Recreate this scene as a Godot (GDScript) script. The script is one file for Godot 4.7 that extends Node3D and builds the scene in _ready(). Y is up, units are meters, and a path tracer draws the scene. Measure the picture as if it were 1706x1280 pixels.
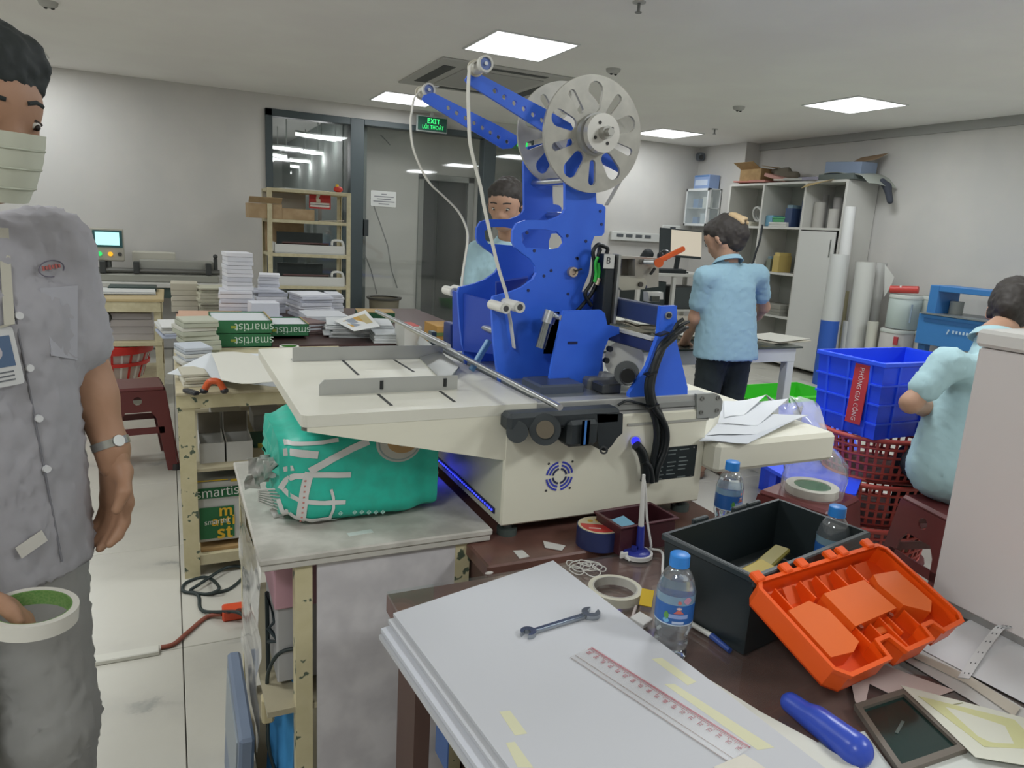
extends Node3D

# A printing workshop: a blue tape applicator machine on a bench, carts of paper, workers, shelves along the walls.

var mats := {}
var names := {}
var machine_root: Node3D
var proto_bottle: Node3D
const ZFRONT := -1.285


# ---------- mesh builder: collects triangles with normals and texture coordinates ----------
class Mb:
	var v := PackedVector3Array()
	var n := PackedVector3Array()
	var u := PackedVector2Array()
	var t := Transform3D()

	func at(x: Transform3D) -> Mb:
		t = x
		return self

	func tri(a: Vector3, b: Vector3, c: Vector3, na: Vector3, nb: Vector3, nc: Vector3, ua := Vector2(), ub := Vector2(), uc := Vector2()) -> void:
		v.append(t * a); v.append(t * c); v.append(t * b)
		n.append((t.basis * na).normalized()); n.append((t.basis * nc).normalized()); n.append((t.basis * nb).normalized())
		u.append(ua); u.append(uc); u.append(ub)

	# four corners in order round the face; turned so that it faces «out»
	func face(a: Vector3, b: Vector3, c: Vector3, d: Vector3, out: Vector3) -> void:
		var k := (b - a).cross(c - a)
		if k.length_squared() < 1e-14:
			k = (c - a).cross(d - a)
		if k.length_squared() < 1e-16:
			return
		k = k.normalized()
		if k.dot(out) < 0.0:
			var s := b
			b = d
			d = s
			k = -k
		tri(a, b, c, k, k, k, Vector2(0, 0), Vector2(1, 0), Vector2(1, 1))
		tri(a, c, d, k, k, k, Vector2(0, 0), Vector2(1, 1), Vector2(0, 1))

	func tri_flat(a: Vector3, b: Vector3, c: Vector3, out: Vector3) -> void:
		var k := (b - a).cross(c - a).normalized()
		if k.dot(out) < 0.0:
			tri(a, c, b, -k, -k, -k)
		else:
			tri(a, b, c, k, k, k)

	func box(c: Vector3, s: Vector3, bev := 0.0) -> Mb:
		var h := s * 0.5
		bev = minf(bev, minf(h.x, minf(h.y, h.z)) * 0.9)
		for a in 3:
			var e := (a + 1) % 3
			var f := (a + 2) % 3
			for sg in [-1.0, 1.0]:
				var q: Array[Vector3] = []
				for k in [[-1.0, -1.0], [1.0, -1.0], [1.0, 1.0], [-1.0, 1.0]]:
					var p := Vector3()
					p[a] = sg * h[a]
					p[e] = k[0] * (h[e] - bev)
					p[f] = k[1] * (h[f] - bev)
					q.append(c + p)
				var o := Vector3()
				o[a] = sg
				face(q[0], q[1], q[2], q[3], o)
				if bev > 0.0:
					for s1 in [-1.0, 1.0]:
						var p0 := Vector3()
						var p1 := Vector3()
						p0[a] = sg * h[a]; p0[e] = s1 * (h[e] - bev)
						p1[a] = sg * (h[a] - bev); p1[e] = s1 * h[e]
						var lo := Vector3(); lo[f] = -(h[f] - bev)
						var o2 := Vector3(); o2[a] = sg; o2[e] = s1
						face(c + p0 + lo, c + p1 + lo, c + p1 - lo, c + p0 - lo, o2)
		if bev > 0.0:
			for x in [-1.0, 1.0]:
				for y in [-1.0, 1.0]:
					for z in [-1.0, 1.0]:
						var g := Vector3(x, y, z)
						tri_flat(c + g * Vector3(h.x, h.y - bev, h.z - bev), c + g * Vector3(h.x - bev, h.y, h.z - bev), c + g * Vector3(h.x - bev, h.y - bev, h.z), g)
		return self

	# box from one corner to the opposite one
	func span(a: Vector3, b: Vector3, bev := 0.0) -> Mb:
		return box((a + b) * 0.5, (b - a).abs(), bev)

	# square bar between two points
	func bar(a: Vector3, b: Vector3, w: float, h: float, up := Vector3.UP, bev := 0.0) -> Mb:
		var keep := t
		var d := (b - a).normalized()
		var x := up.cross(d)
		if x.length() < 1e-4:
			x = Vector3.RIGHT.cross(d)
		x = x.normalized()
		t = keep * Transform3D(Basis(x, d.cross(x), d), (a + b) * 0.5)
		box(Vector3(), Vector3(w, h, a.distance_to(b)), bev)
		t = keep
		return self

	func cyl(a: Vector3, b: Vector3, r0: float, r1 := -1.0, seg := 20, cap := true) -> Mb:
		if r1 < 0.0:
			r1 = r0
		var d := (b - a).normalized()
		var x := d.cross(Vector3.UP if absf(d.y) < 0.9 else Vector3.RIGHT).normalized()
		var y := d.cross(x)
		var sl := (r0 - r1) / maxf(a.distance_to(b), 1e-6)
		for i in seg:
			var p := TAU * i / seg
			var q := TAU * (i + 1) / seg
			var e := x * cos(p) + y * sin(p)
			var f := x * cos(q) + y * sin(q)
			var ne := (e + d * sl).normalized()
			var nf := (f + d * sl).normalized()
			var up := Vector2(float(i) / seg, 0)
			var uq := Vector2(float(i + 1) / seg, 0)
			tri(a + e * r0, a + f * r0, b + f * r1, ne, nf, nf, up, uq, uq + Vector2(0, 1))
			tri(a + e * r0, b + f * r1, b + e * r1, ne, nf, ne, up, uq + Vector2(0, 1), up + Vector2(0, 1))
			if cap:
				if r0 > 0.0:
					tri(a, a + f * r0, a + e * r0, -d, -d, -d)
				if r1 > 0.0:
					tri(b, b + e * r1, b + f * r1, d, d, d)
		return self

	# ring with a square section (a washer, a roll of tape) along the axis a-b
	func ring(a: Vector3, b: Vector3, ro: float, ri: float, seg := 32) -> Mb:
		cyl(a, b, ro, ro, seg, false)
		var d := (b - a).normalized()
		var x := d.cross(Vector3.UP if absf(d.y) < 0.9 else Vector3.RIGHT).normalized()
		var y := d.cross(x)
		for i in seg:
			var e := x * cos(TAU * i / seg) + y * sin(TAU * i / seg)
			var f := x * cos(TAU * (i + 1) / seg) + y * sin(TAU * (i + 1) / seg)
			tri(a + f * ri, a + e * ri, b + f * ri, -f, -e, -f)
			tri(a + e * ri, b + e * ri, b + f * ri, -e, -e, -f)
			face(a + e * ri, a + e * ro, a + f * ro, a + f * ri, -d)
			face(b + e * ri, b + e * ro, b + f * ro, b + f * ri, d)
		return self

	func tube(p: Array, r: float, seg := 8) -> Mb:
		var m := p.size()
		var d: Vector3 = ((p[1] as Vector3) - p[0]).normalized()
		var x: Vector3 = d.cross(Vector3.UP if absf(d.y) < 0.9 else Vector3.RIGHT).normalized()
		var prev: Array[Vector3] = []
		var pn: Array[Vector3] = []
		for i in m:
			var c: Vector3 = p[i]
			d = ((p[mini(i + 1, m - 1)] as Vector3) - p[maxi(i - 1, 0)]).normalized()
			x = (x - d * x.dot(d)).normalized()
			var y: Vector3 = d.cross(x)
			var now: Array[Vector3] = []
			var nn: Array[Vector3] = []
			for k in seg:
				var e: Vector3 = x * cos(TAU * k / seg) + y * sin(TAU * k / seg)
				now.append(c + e * r)
				nn.append(e)
			if i > 0:
				for k in seg:
					var j := (k + 1) % seg
					tri(prev[k], prev[j], now[j], pn[k], pn[j], nn[j])
					tri(prev[k], now[j], now[k], pn[k], nn[j], nn[k])
			if i == 0 or i == m - 1:
				var o: Vector3 = d if i > 0 else -d
				for k in seg:
					tri_flat(c, now[k], now[(k + 1) % seg], o)
			prev = now
			pn = nn
		return self

	# profile of (radius, height) turned round the y axis
	func lathe(p: Array, seg := 28) -> Mb:
		var m := p.size()
		var sn: Array[Vector2] = []
		for i in m - 1:
			var d: Vector2 = (p[i + 1] as Vector2) - p[i]
			sn.append(Vector2(d.y, -d.x).normalized())
		for i in m - 1:
			var n0 := sn[i]
			var n1 := sn[i]
			if i > 0 and sn[i - 1].dot(sn[i]) > 0.7:
				n0 = (sn[i - 1] + sn[i]).normalized()
			if i < m - 2 and sn[i + 1].dot(sn[i]) > 0.7:
				n1 = (sn[i + 1] + sn[i]).normalized()
			var a: Vector2 = p[i]
			var b: Vector2 = p[i + 1]
			for k in seg:
				var c0 := Vector3(cos(TAU * k / seg), 0, -sin(TAU * k / seg))
				var c1 := Vector3(cos(TAU * (k + 1) / seg), 0, -sin(TAU * (k + 1) / seg))
				var y := Vector3.UP
				var u0 := Vector2(float(k) / seg, float(i) / (m - 1))
				var u1 := Vector2(float(k + 1) / seg, float(i + 1) / (m - 1))
				if a.x > 1e-6:
					tri(c0 * a.x + y * a.y, c1 * a.x + y * a.y, c1 * b.x + y * b.y, c0 * n0.x + y * n0.y, c1 * n0.x + y * n0.y, c1 * n1.x + y * n1.y, u0, Vector2(u1.x, u0.y), u1)
				if b.x > 1e-6:
					tri(c0 * a.x + y * a.y, c1 * b.x + y * b.y, c0 * b.x + y * b.y, c0 * n0.x + y * n0.y, c1 * n1.x + y * n1.y, c0 * n1.x + y * n1.y, u0, u1, Vector2(u0.x, u1.y))
		return self

	# outline in the local x-y plane, from z0 to z1, with holes
	func prism(outer: Array, z0: float, z1: float, holes := []) -> Mb:
		var poly := PackedVector2Array(outer)
		if Geometry2D.is_polygon_clockwise(poly):
			poly.reverse()
		_walls(poly, z0, z1, 1.0)
		var rest := []
		for h in holes:
			var q := PackedVector2Array(h)
			if not Geometry2D.is_polygon_clockwise(q):
				q.reverse()
			_walls(q, z0, z1, 1.0)
			rest.append(q)
		# each hole is joined to the outline by a cut to the nearest corner
		rest.sort_custom(func(p, q): return _right(p).x > _right(q).x)
		for q: PackedVector2Array in rest:
			var best := 1e9
			var bi := 0
			var bj := 0
			for i in poly.size():
				for j in q.size():
					var d := poly[i].distance_squared_to(q[j])
					if d < best and _clear(poly[i], q[j], poly, rest):
						best = d
						bi = i
						bj = j
			var joined := PackedVector2Array()
			for i in bi + 1:
				joined.append(poly[i])
			for j in q.size() + 1:
				joined.append(q[(bj + j) % q.size()])
			for i in range(bi, poly.size()):
				joined.append(poly[i])
			poly = joined
		for k in _ears(poly):
			var a: Vector2 = poly[k[0]]
			var b: Vector2 = poly[k[1]]
			var c: Vector2 = poly[k[2]]
			var zf := maxf(z0, z1)
			var zb := minf(z0, z1)
			tri(Vector3(a.x, a.y, zf), Vector3(b.x, b.y, zf), Vector3(c.x, c.y, zf), Vector3.BACK, Vector3.BACK, Vector3.BACK, a, b, c)
			tri(Vector3(a.x, a.y, zb), Vector3(c.x, c.y, zb), Vector3(b.x, b.y, zb), Vector3.FORWARD, Vector3.FORWARD, Vector3.FORWARD, a, c, b)
		return self

	func _right(p: PackedVector2Array) -> Vector2:
		var best := p[0]
		for q in p:
			if q.x > best.x:
				best = q
		return best

	func _clear(a: Vector2, b: Vector2, poly: PackedVector2Array, rest: Array) -> bool:
		var s := a + (b - a) * 0.001
		var e := b + (a - b) * 0.001
		for i in poly.size():
			if Geometry2D.segment_intersects_segment(s, e, poly[i], poly[(i + 1) % poly.size()]) != null:
				return false
		for q: PackedVector2Array in rest:
			for i in q.size():
				if Geometry2D.segment_intersects_segment(s, e, q[i], q[(i + 1) % q.size()]) != null:
					return false
		return true

	func _ears(p: PackedVector2Array) -> Array:
		var out := []
		var idx := range(p.size())
		var guard := 0
		while idx.size() > 2 and guard < 20000:
			guard += 1
			var cut := -1
			var m := idx.size()
			for i in m:
				var a := p[idx[(i + m - 1) % m]]
				var b := p[idx[i]]
				var c := p[idx[(i + 1) % m]]
				var ar := (b - a).cross(c - b)
				if ar <= 1e-12:
					if absf(ar) <= 1e-12:
						cut = i
						break
					continue
				var ok := true
				for j in m:
					var q := p[idx[j]]
					if q == a or q == b or q == c:
						continue
					if (b - a).cross(q - a) >= 0.0 and (c - b).cross(q - b) >= 0.0 and (a - c).cross(q - c) >= 0.0:
						ok = false
						break
				if ok:
					cut = i
					break
			if cut < 0:
				cut = 0
			out.append([idx[(cut + m - 1) % m], idx[cut], idx[(cut + 1) % m]])
			idx.remove_at(cut)
		return out

	func _walls(p: PackedVector2Array, z0: float, z1: float, _s: float) -> void:
		for i in p.size():
			var a := p[i]
			var b := p[(i + 1) % p.size()]
			var d := b - a
			var a0 := Vector3(a.x, a.y, z0)
			var b0 := Vector3(b.x, b.y, z0)
			face(a0, b0, Vector3(b.x, b.y, z1), Vector3(a.x, a.y, z1), Vector3(d.y, -d.x, 0))

	# flat strip of a given width along «side», following points, with thickness
	func strip(p: Array, side: Vector3, w: float, th: float) -> Mb:
		var s := side.normalized() * w * 0.5
		for i in p.size() - 1:
			var a: Vector3 = p[i]
			var b: Vector3 = p[i + 1]
			var na := _side_normal(p, i, side) * th
			var nb := _side_normal(p, i + 1, side) * th
			face(a - s + na, b - s + nb, b + s + nb, a + s + na, na)
			face(a - s - na, b - s - nb, b + s - nb, a + s - na, -na)
			face(a - s + na, b - s + nb, b - s - nb, a - s - na, -s)
			face(a + s + na, b + s + nb, b + s - nb, a + s - na, s)
		return self

	func _side_normal(p: Array, i: int, side: Vector3) -> Vector3:
		var d: Vector3 = (p[mini(i + 1, p.size() - 1)] as Vector3) - p[maxi(i - 1, 0)]
		return d.cross(side).normalized()

	# a sheet over a grid of points g[row][column], with a little thickness
	func sheet(g: Array, th := 0.0006) -> Mb:
		var rows := g.size()
		var cols: int = g[0].size()
		var nn := []
		for i in rows:
			var r := []
			for j in cols:
				var du: Vector3 = g[i][mini(j + 1, cols - 1)] - g[i][maxi(j - 1, 0)]
				var dv: Vector3 = g[mini(i + 1, rows - 1)][j] - g[maxi(i - 1, 0)][j]
				r.append(dv.cross(du).normalized())
			nn.append(r)
		for i in rows - 1:
			for j in cols - 1:
				var a: Vector3 = g[i][j]
				var b: Vector3 = g[i][j + 1]
				var c: Vector3 = g[i + 1][j + 1]
				var d: Vector3 = g[i + 1][j]
				var na: Vector3 = nn[i][j]
				var nb: Vector3 = nn[i][j + 1]
				var nc: Vector3 = nn[i + 1][j + 1]
				var nd: Vector3 = nn[i + 1][j]
				var ua := Vector2(float(j) / (cols - 1), float(i) / (rows - 1))
				var uc := Vector2(float(j + 1) / (cols - 1), float(i + 1) / (rows - 1))
				tri(a + na * th, d + nd * th, c + nc * th, na, nd, nc, ua, Vector2(ua.x, uc.y), uc)
				tri(a + na * th, c + nc * th, b + nb * th, na, nc, nb, ua, uc, Vector2(uc.x, ua.y))
				tri(a - na * th, c - nc * th, d - nd * th, -na, -nc, -nd)
				tri(a - na * th, b - nb * th, c - nc * th, -na, -nb, -nc)
				if i == 0: face(a + na * th, b + nb * th, b - nb * th, a - na * th, a - d)
				if i == rows - 2: face(d + nd * th, c + nc * th, c - nc * th, d - nd * th, d - a)
				if j == 0: face(a + na * th, d + nd * th, d - nd * th, a - na * th, a - b)
				if j == cols - 2: face(b + nb * th, c + nc * th, c - nc * th, b - nb * th, b - a)
		return self

	# ball or egg
	func ball(c: Vector3, r: Vector3, seg := 16) -> Mb:
		var rings := seg / 2
		for i in rings:
			for k in seg:
				var q := []
				for s in [[i, k], [i + 1, k], [i + 1, k + 1], [i, k + 1]]:
					var a: float = PI * s[0] / rings
					var b: float = TAU * s[1] / seg
					q.append(Vector3(sin(a) * cos(b), cos(a), -sin(a) * sin(b)))
				var m := []
				for e: Vector3 in q:
					m.append((e / r).normalized())
				if i > 0:
					tri(c + q[0] * r, c + q[2] * r, c + q[3] * r, m[0], m[2], m[3])
				if i < rings - 1:
					tri(c + q[0] * r, c + q[1] * r, c + q[2] * r, m[0], m[1], m[2])
		return self

	# one smooth skin over tapered capsules [a, b, ra, rb], joined by a soft minimum, as surface nets
	func skin(caps: Array, cell: float, k := 0.012, wrinkle: FastNoiseLite = null, amp := 0.0, low := -1e9, high := 1e9) -> Mb:
		var lo := Vector3(1e9, 1e9, 1e9)
		var hi := -lo
		for c in caps:
			var rr := maxf(c[2], c[3]) + cell * 3.0 + k
			for e in [c[0], c[1]]:
				lo = lo.min(e - Vector3(rr, rr, rr))
				hi = hi.max(e + Vector3(rr, rr, rr))
		var nx := int((hi.x - lo.x) / cell) + 2
		var ny := int((hi.y - lo.y) / cell) + 2
		var nz := int((hi.z - lo.z) / cell) + 2
		var acc := PackedFloat32Array()
		acc.resize(nx * ny * nz)
		for c in caps:
			var a: Vector3 = c[0]
			var ab: Vector3 = c[1] - a
			var ra: float = c[2]
			var dr: float = c[3] - c[2]
			var l2 := maxf(ab.length_squared(), 1e-9)
			var reach := maxf(c[2], c[3]) + maxf(k * 4.0, cell * 2.5)
			var p0 := (a.min(c[1]) - Vector3(reach, reach, reach) - lo) / cell
			var p1 := (a.max(c[1]) + Vector3(reach, reach, reach) - lo) / cell
			for z in range(maxi(0, int(p0.z)), mini(nz, int(p1.z) + 2)):
				for y in range(maxi(0, int(p0.y)), mini(ny, int(p1.y) + 2)):
					var row := (z * ny + y) * nx
					for x in range(maxi(0, int(p0.x)), mini(nx, int(p1.x) + 2)):
						var q := lo + Vector3(x, y, z) * cell - a
						var s := clampf(q.dot(ab) / l2, 0.0, 1.0)
						var d := (q - ab * s).length() - ra - dr * s
						if d < k * 5.0:
							acc[row + x] += exp(clampf(-d / k, -6.0, 30.0))
		if low > -1e8 or high < 1e8:
			for y in ny:
				var wy := lo.y + y * cell
				if wy < low or wy > high:
					for z in nz:
						for x in nx:
							acc[(z * ny + y) * nx + x] = minf(acc[(z * ny + y) * nx + x], 0.0)
		var cellv := {}
		var vp: Array[Vector3] = []
		var off := [0, 1, nx, nx + 1, nx * ny, nx * ny + 1, nx * ny + nx, nx * ny + nx + 1]
		var cor: Array[Vector3] = [Vector3(0, 0, 0), Vector3(1, 0, 0), Vector3(0, 1, 0), Vector3(1, 1, 0), Vector3(0, 0, 1), Vector3(1, 0, 1), Vector3(0, 1, 1), Vector3(1, 1, 1)]
		var edges := [[0, 1], [2, 3], [4, 5], [6, 7], [0, 2], [1, 3], [4, 6], [5, 7], [0, 4], [1, 5], [2, 6], [3, 7]]
		for z in nz - 1:
			for y in ny - 1:
				for x in nx - 1:
					var i := (z * ny + y) * nx + x
					var inside := 0
					for o in off:
						if acc[i + o] > 1.0:
							inside += 1
					if inside == 0 or inside == 8:
						continue
					var sum := Vector3()
					var cnt := 0
					for e in edges:
						var f0 := log(maxf(acc[i + off[e[0]]], 0.002))
						var f1 := log(maxf(acc[i + off[e[1]]], 0.002))
						if (f0 > 0.0) != (f1 > 0.0):
							sum += cor[e[0]].lerp(cor[e[1]], f0 / (f0 - f1))
							cnt += 1
					cellv[i] = vp.size()
					vp.append(lo + (Vector3(x, y, z) + sum / maxi(cnt, 1)) * cell)
		var vn: Array[Vector3] = []
		vn.resize(vp.size())
		vn.fill(Vector3())
		var quads := []
		for i: int in cellv:
			for ax in 3:
				var st: int = [1, nx, nx * ny][ax]
				var s1: int = [nx, nx * ny, 1][ax]
				var s2: int = [nx * ny, 1, nx][ax]
				var f0 := acc[i] > 1.0
				var f1 := acc[i + st] > 1.0
				if f0 == f1 or not (cellv.has(i - s1) and cellv.has(i - s2) and cellv.has(i - s1 - s2)):
					continue
				var q := [cellv[i], cellv[i - s1], cellv[i - s1 - s2], cellv[i - s2]]
				if not f0:
					q.reverse()
				quads.append(q)
				var nrm := (vp[q[2]] - vp[q[0]]).cross(vp[q[3]] - vp[q[1]])
				for e in q:
					vn[e] += nrm
		for i in vp.size():
			vn[i] = vn[i].normalized()
		if wrinkle and amp > 0.0:
			for i in vp.size():
				vp[i] += vn[i] * wrinkle.get_noise_3dv(vp[i]) * amp
			for i in vn.size():
				vn[i] = Vector3()
			for q in quads:
				var nrm := (vp[q[2]] - vp[q[0]]).cross(vp[q[3]] - vp[q[1]])
				for e in q:
					vn[e] += nrm
			for i in vn.size():
				vn[i] = vn[i].normalized()
		for q in quads:
			tri(vp[q[0]], vp[q[1]], vp[q[2]], vn[q[0]], vn[q[1]], vn[q[2]])
			tri(vp[q[0]], vp[q[2]], vp[q[3]], vn[q[0]], vn[q[2]], vn[q[3]])
		return self

	func mesh(m: Material) -> ArrayMesh:
		var a := []
		a.resize(Mesh.ARRAY_MAX)
		a[Mesh.ARRAY_VERTEX] = v
		a[Mesh.ARRAY_NORMAL] = n
		a[Mesh.ARRAY_TEX_UV] = u
		var am := ArrayMesh.new()
		am.add_surface_from_arrays(Mesh.PRIMITIVE_TRIANGLES, a)
		am.surface_set_material(0, m)
		return am


# ---------- nodes ----------
func numbered(called: String) -> String:
	var k: int = names.get(called, 0)
	names[called] = k + 1
	return called if k == 0 else "%s_%03d" % [called, k]


func tag(o: Node3D, label := "", category := "", group := "", kind := "") -> Node3D:
	for k in [["label", label], ["category", category], ["group", group], ["kind", kind]]:
		if k[1] != "":
			o.set_meta(k[0], k[1])
	return o


# a thing with parts: a node at its base
func thing(called: String, base: Vector3, label: String, category: String, group := "") -> Node3D:
	var o := Node3D.new()
	o.name = numbered(called)
	add_child(o)
	o.position = base
	return tag(o, label, category, group)


# a part; its shape was collected in world coordinates, or (own = true) in the thing's own
func part(b: Mb, called: String, m: Material, to: Node3D, own := false) -> MeshInstance3D:
	var shift := Vector3()
	if not own:
		var p: Node3D = to
		while p != self:
			shift += p.position
			p = p.get_parent()
	if shift != Vector3():
		for i in b.v.size():
			b.v[i] -= shift
	var o := MeshInstance3D.new()
	o.name = called
	o.mesh = b.mesh(m)
	to.add_child(o, true)
	return o


# a thing of one mesh
func solo(b: Mb, called: String, m: Material, label: String, category: String, group := "", kind := "") -> MeshInstance3D:
	var lo := Vector3(1e9, 1e9, 1e9)
	var hi := -lo
	for p in b.v:
		lo = lo.min(p)
		hi = hi.max(p)
	var base := Vector3((lo.x + hi.x) / 2, lo.y, (lo.z + hi.z) / 2)
	for i in b.v.size():
		b.v[i] -= base
	var o := MeshInstance3D.new()
	o.name = numbered(called)
	o.mesh = b.mesh(m)
	o.position = base
	add_child(o)
	tag(o, label, category, group, kind)
	return o


func struct(b: Mb, called: String, m: Material, to: Node3D = self) -> MeshInstance3D:
	var o := MeshInstance3D.new()
	o.name = called
	o.mesh = b.mesh(m)
	to.add_child(o, true)
	if to == self:
		o.set_meta("kind", "structure")
	return o


func dup(o: Node3D, at: Vector3, turn := 0.0, label := "", group := "") -> Node3D:
	var r: Node3D = o.duplicate()
	var stem := String(o.name)
	var cut := RegEx.create_from_string("_\\d{3}$").sub(stem, "")
	r.name = numbered(cut)
	add_child(r)
	r.position = at
	r.rotation.y = turn
	if label != "":
		r.set_meta("label", label)
	if group != "":
		r.set_meta("group", group)
	return r


# lettering: letters h tall, centred on the place given, facing the +z of xf; xf is in world coordinates
func letters(words: String, h: float, m: Material, to: Node3D, xf: Transform3D, called := "lettering", bold := false, depth := 0.0006) -> MeshInstance3D:
	var tm := TextMesh.new()
	var f := SystemFont.new()
	f.font_names = PackedStringArray(["Droid Sans"])
	if bold:
		f.font_weight = 700
	tm.font = f
	tm.text = words
	tm.font_size = 32
	tm.pixel_size = h / (32.0 * 0.72)
	tm.depth = depth
	tm.curve_step = 4.0
	tm.material = m
	var o := MeshInstance3D.new()
	o.name = called
	o.mesh = tm
	var p: Node3D = to
	while p != self:
		xf.origin -= p.position
		p = p.get_parent()
	o.transform = xf
	to.add_child(o, true)
	return o


func place(p: Vector3, turn := Vector3()) -> Transform3D:
	return Transform3D(Basis.from_euler(turn), p)


# ---------- materials ----------
func flat(c: String, rough := 0.6, metal := 0.0, spec := 0.5) -> StandardMaterial3D:
	var key := "%s %s %s %s" % [c, rough, metal, spec]
	if not mats.has(key):
		var m := StandardMaterial3D.new()
		m.albedo_color = Color(c)
		m.roughness = rough
		m.metallic = metal
		m.metallic_specular = spec
		m.resource_name = "plain " + c
		mats[key] = m
	return mats[key]


# two tones mixed by noise over the surface
func grain(c0: String, c1: String, freq: float, scale: Vector3, rough := 0.7, octaves := 4, seed_no := 1, metal := 0.0) -> StandardMaterial3D:
	var key := "g%s%s%s%s%s" % [c0, c1, freq, scale, seed_no]
	if not mats.has(key):
		var ns := FastNoiseLite.new()
		ns.seed = seed_no
		ns.noise_type = FastNoiseLite.TYPE_SIMPLEX_SMOOTH
		ns.frequency = freq
		ns.fractal_octaves = octaves
		var g := Gradient.new()
		g.set_color(0, Color(c0))
		g.set_color(1, Color(c1))
		g.set_offset(0, 0.25)
		g.set_offset(1, 0.75)
		mats[key] = noisy(ns, g, scale, rough, metal)
	return mats[key]


func noisy(ns: FastNoiseLite, g: Gradient, scale: Vector3, rough: float, metal := 0.0) -> StandardMaterial3D:
	var tx := NoiseTexture2D.new()
	tx.width = 512
	tx.height = 512
	tx.seamless = true
	tx.noise = ns
	tx.color_ramp = g
	var m := StandardMaterial3D.new()
	m.albedo_texture = tx
	m.roughness = rough
	m.metallic = metal
	m.uv1_triplanar = true
	m.uv1_world_triplanar = true
	m.uv1_scale = scale
	return m


func glow(c: String, energy: float) -> StandardMaterial3D:
	var m := StandardMaterial3D.new()
	m.albedo_color = Color(c)
	m.emission_enabled = true
	m.emission = Color(c)
	m.emission_energy_multiplier = energy
	return m


func pane(c: String, alpha: float, rough := 0.03) -> StandardMaterial3D:
	var m := StandardMaterial3D.new()
	m.albedo_color = Color(Color(c), alpha)
	m.transparency = BaseMaterial3D.TRANSPARENCY_ALPHA
	m.roughness = rough
	m.cull_mode = BaseMaterial3D.CULL_DISABLED
	return m


func ngon(c: Vector2, r: float, seg := 16, sx := 1.0) -> Array:
	var p := []
	for i in seg:
		p.append(c + Vector2(cos(TAU * i / seg) * r * sx, sin(TAU * i / seg) * r))
	return p


# rounded rectangle outline
func rrect(c: Vector2, w: float, h: float, r: float, seg := 5) -> Array:
	var p := []
	for q in 4:
		var k := Vector2([1, -1, -1, 1][q] * (w / 2 - r), [1, 1, -1, -1][q] * (h / 2 - r)) + c
		for i in seg + 1:
			var a := PI / 2 * (q + float(i) / seg)
			p.append(k + Vector2(cos(a), sin(a)) * r)
	return p


# smooth curve through points
func curve(p: Array, per := 8) -> Array:
	var out := []
	for i in p.size() - 1:
		var a: Vector3 = p[maxi(i - 1, 0)]
		var b: Vector3 = p[i]
		var c: Vector3 = p[i + 1]
		var d: Vector3 = p[mini(i + 2, p.size() - 1)]
		for k in per:
			out.append(b.cubic_interpolate(c, a, d, float(k) / per))
	out.append(p[-1])
	return out


static func v3(x := 0.0, y := 0.0, z := 0.0) -> Vector3:
	return Vector3(x, y, z)


static func v2(x := 0.0, y := 0.0) -> Vector2:
	return Vector2(x, y)


func _ready() -> void:
	var cam = Camera3D.new()
	cam.name = "camera"
	cam.fov = 55.894
	cam.near = 0.03
	cam.far = 60.0
	cam.transform = Transform3D(Basis.from_euler(v3(deg_to_rad(-12.026), deg_to_rad(-25.525), deg_to_rad(3.239))), v3(0, 1.36, 0))
	add_child(cam)
	var env = Environment.new()
	env.background_mode = Environment.BG_COLOR
	env.background_color = Color(0.02, 0.02, 0.022)
	env.tonemap_mode = Environment.TONE_MAPPER_LINEAR
	env.tonemap_exposure = 1.47
	env.sdfgi_enabled = true
	env.ssao_enabled = true
	env.ssil_enabled = true
	var we = WorldEnvironment.new()
	we.name = "environment"
	we.environment = env
	add_child(we)
	ceiling_lights(1.15)
	room()
	lobby()
	back_left()
	paper_tables()
	machine()
	machine_small_parts()
	cart_near()
	bench()
	toolbox()
	right_back()
	right_side()
	people()


# square LED panels in a grid on the ceiling, 0.6 m wide
func ceiling_lights(power: float) -> void:
	var white = glow("fbfdff", 1.6)
	var frame = flat("d8d9d6", 0.5)
	var first: Node3D
	var said = {
		"0,0": "square white LED ceiling panel at the far left, half behind the masked man's hair",
		"1,0": "square white LED ceiling panel before the dark glazed wall, behind the rear tape arm",
		"2,0": "square white LED ceiling panel in the far right corner, right of the big reel",
		"1,1": "large square white LED ceiling panel above the front tape arm",
		"2,1": "square white LED ceiling panel nearest the right wall, above the shelf unit",
	}
	for i in 3:
		for j in 4:
			var c = v3([-1.157, 2.175, 5.335][i], 2.56, -7.33 + 2.6 * j)
			var label: String = said.get("%d,%d" % [i, j], "square white LED ceiling panel out of the picture, nearer the camera")
			if first == null:
				first = thing("ceiling_light", c, label, "ceiling light", "square LED ceiling panels")
				part(Mb.new().prism(rrect(v2(), 0.6, 0.6, 0.01), 0.0, 0.008, [rrect(v2(), 0.57, 0.57, 0.008)]).at(Transform3D()), "frame", frame, first, true).rotation.x = PI / 2
				part(Mb.new().box(v3(0, -0.004, 0), v3(0.57, 0.006, 0.57)), "diffuser", white, first, true)
			else:
				dup(first, c, 0.0, label)
			var l = AreaLight3D.new()
			l.name = "panel_light"
			l.area_size = v2(0.57, 0.57)
			l.light_color = Color(0.97, 0.99, 1.0)
			l.light_energy = power * [0.72, 0.95, 1.5, 1.7][j]
			l.area_normalize_energy = true
			l.area_range = 14.0
			l.area_attenuation = 2.0
			l.shadow_enabled = true
			l.position = c + v3(0, -0.012, 0)
			l.rotation.x = -PI / 2
			add_child(l, true)


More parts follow.
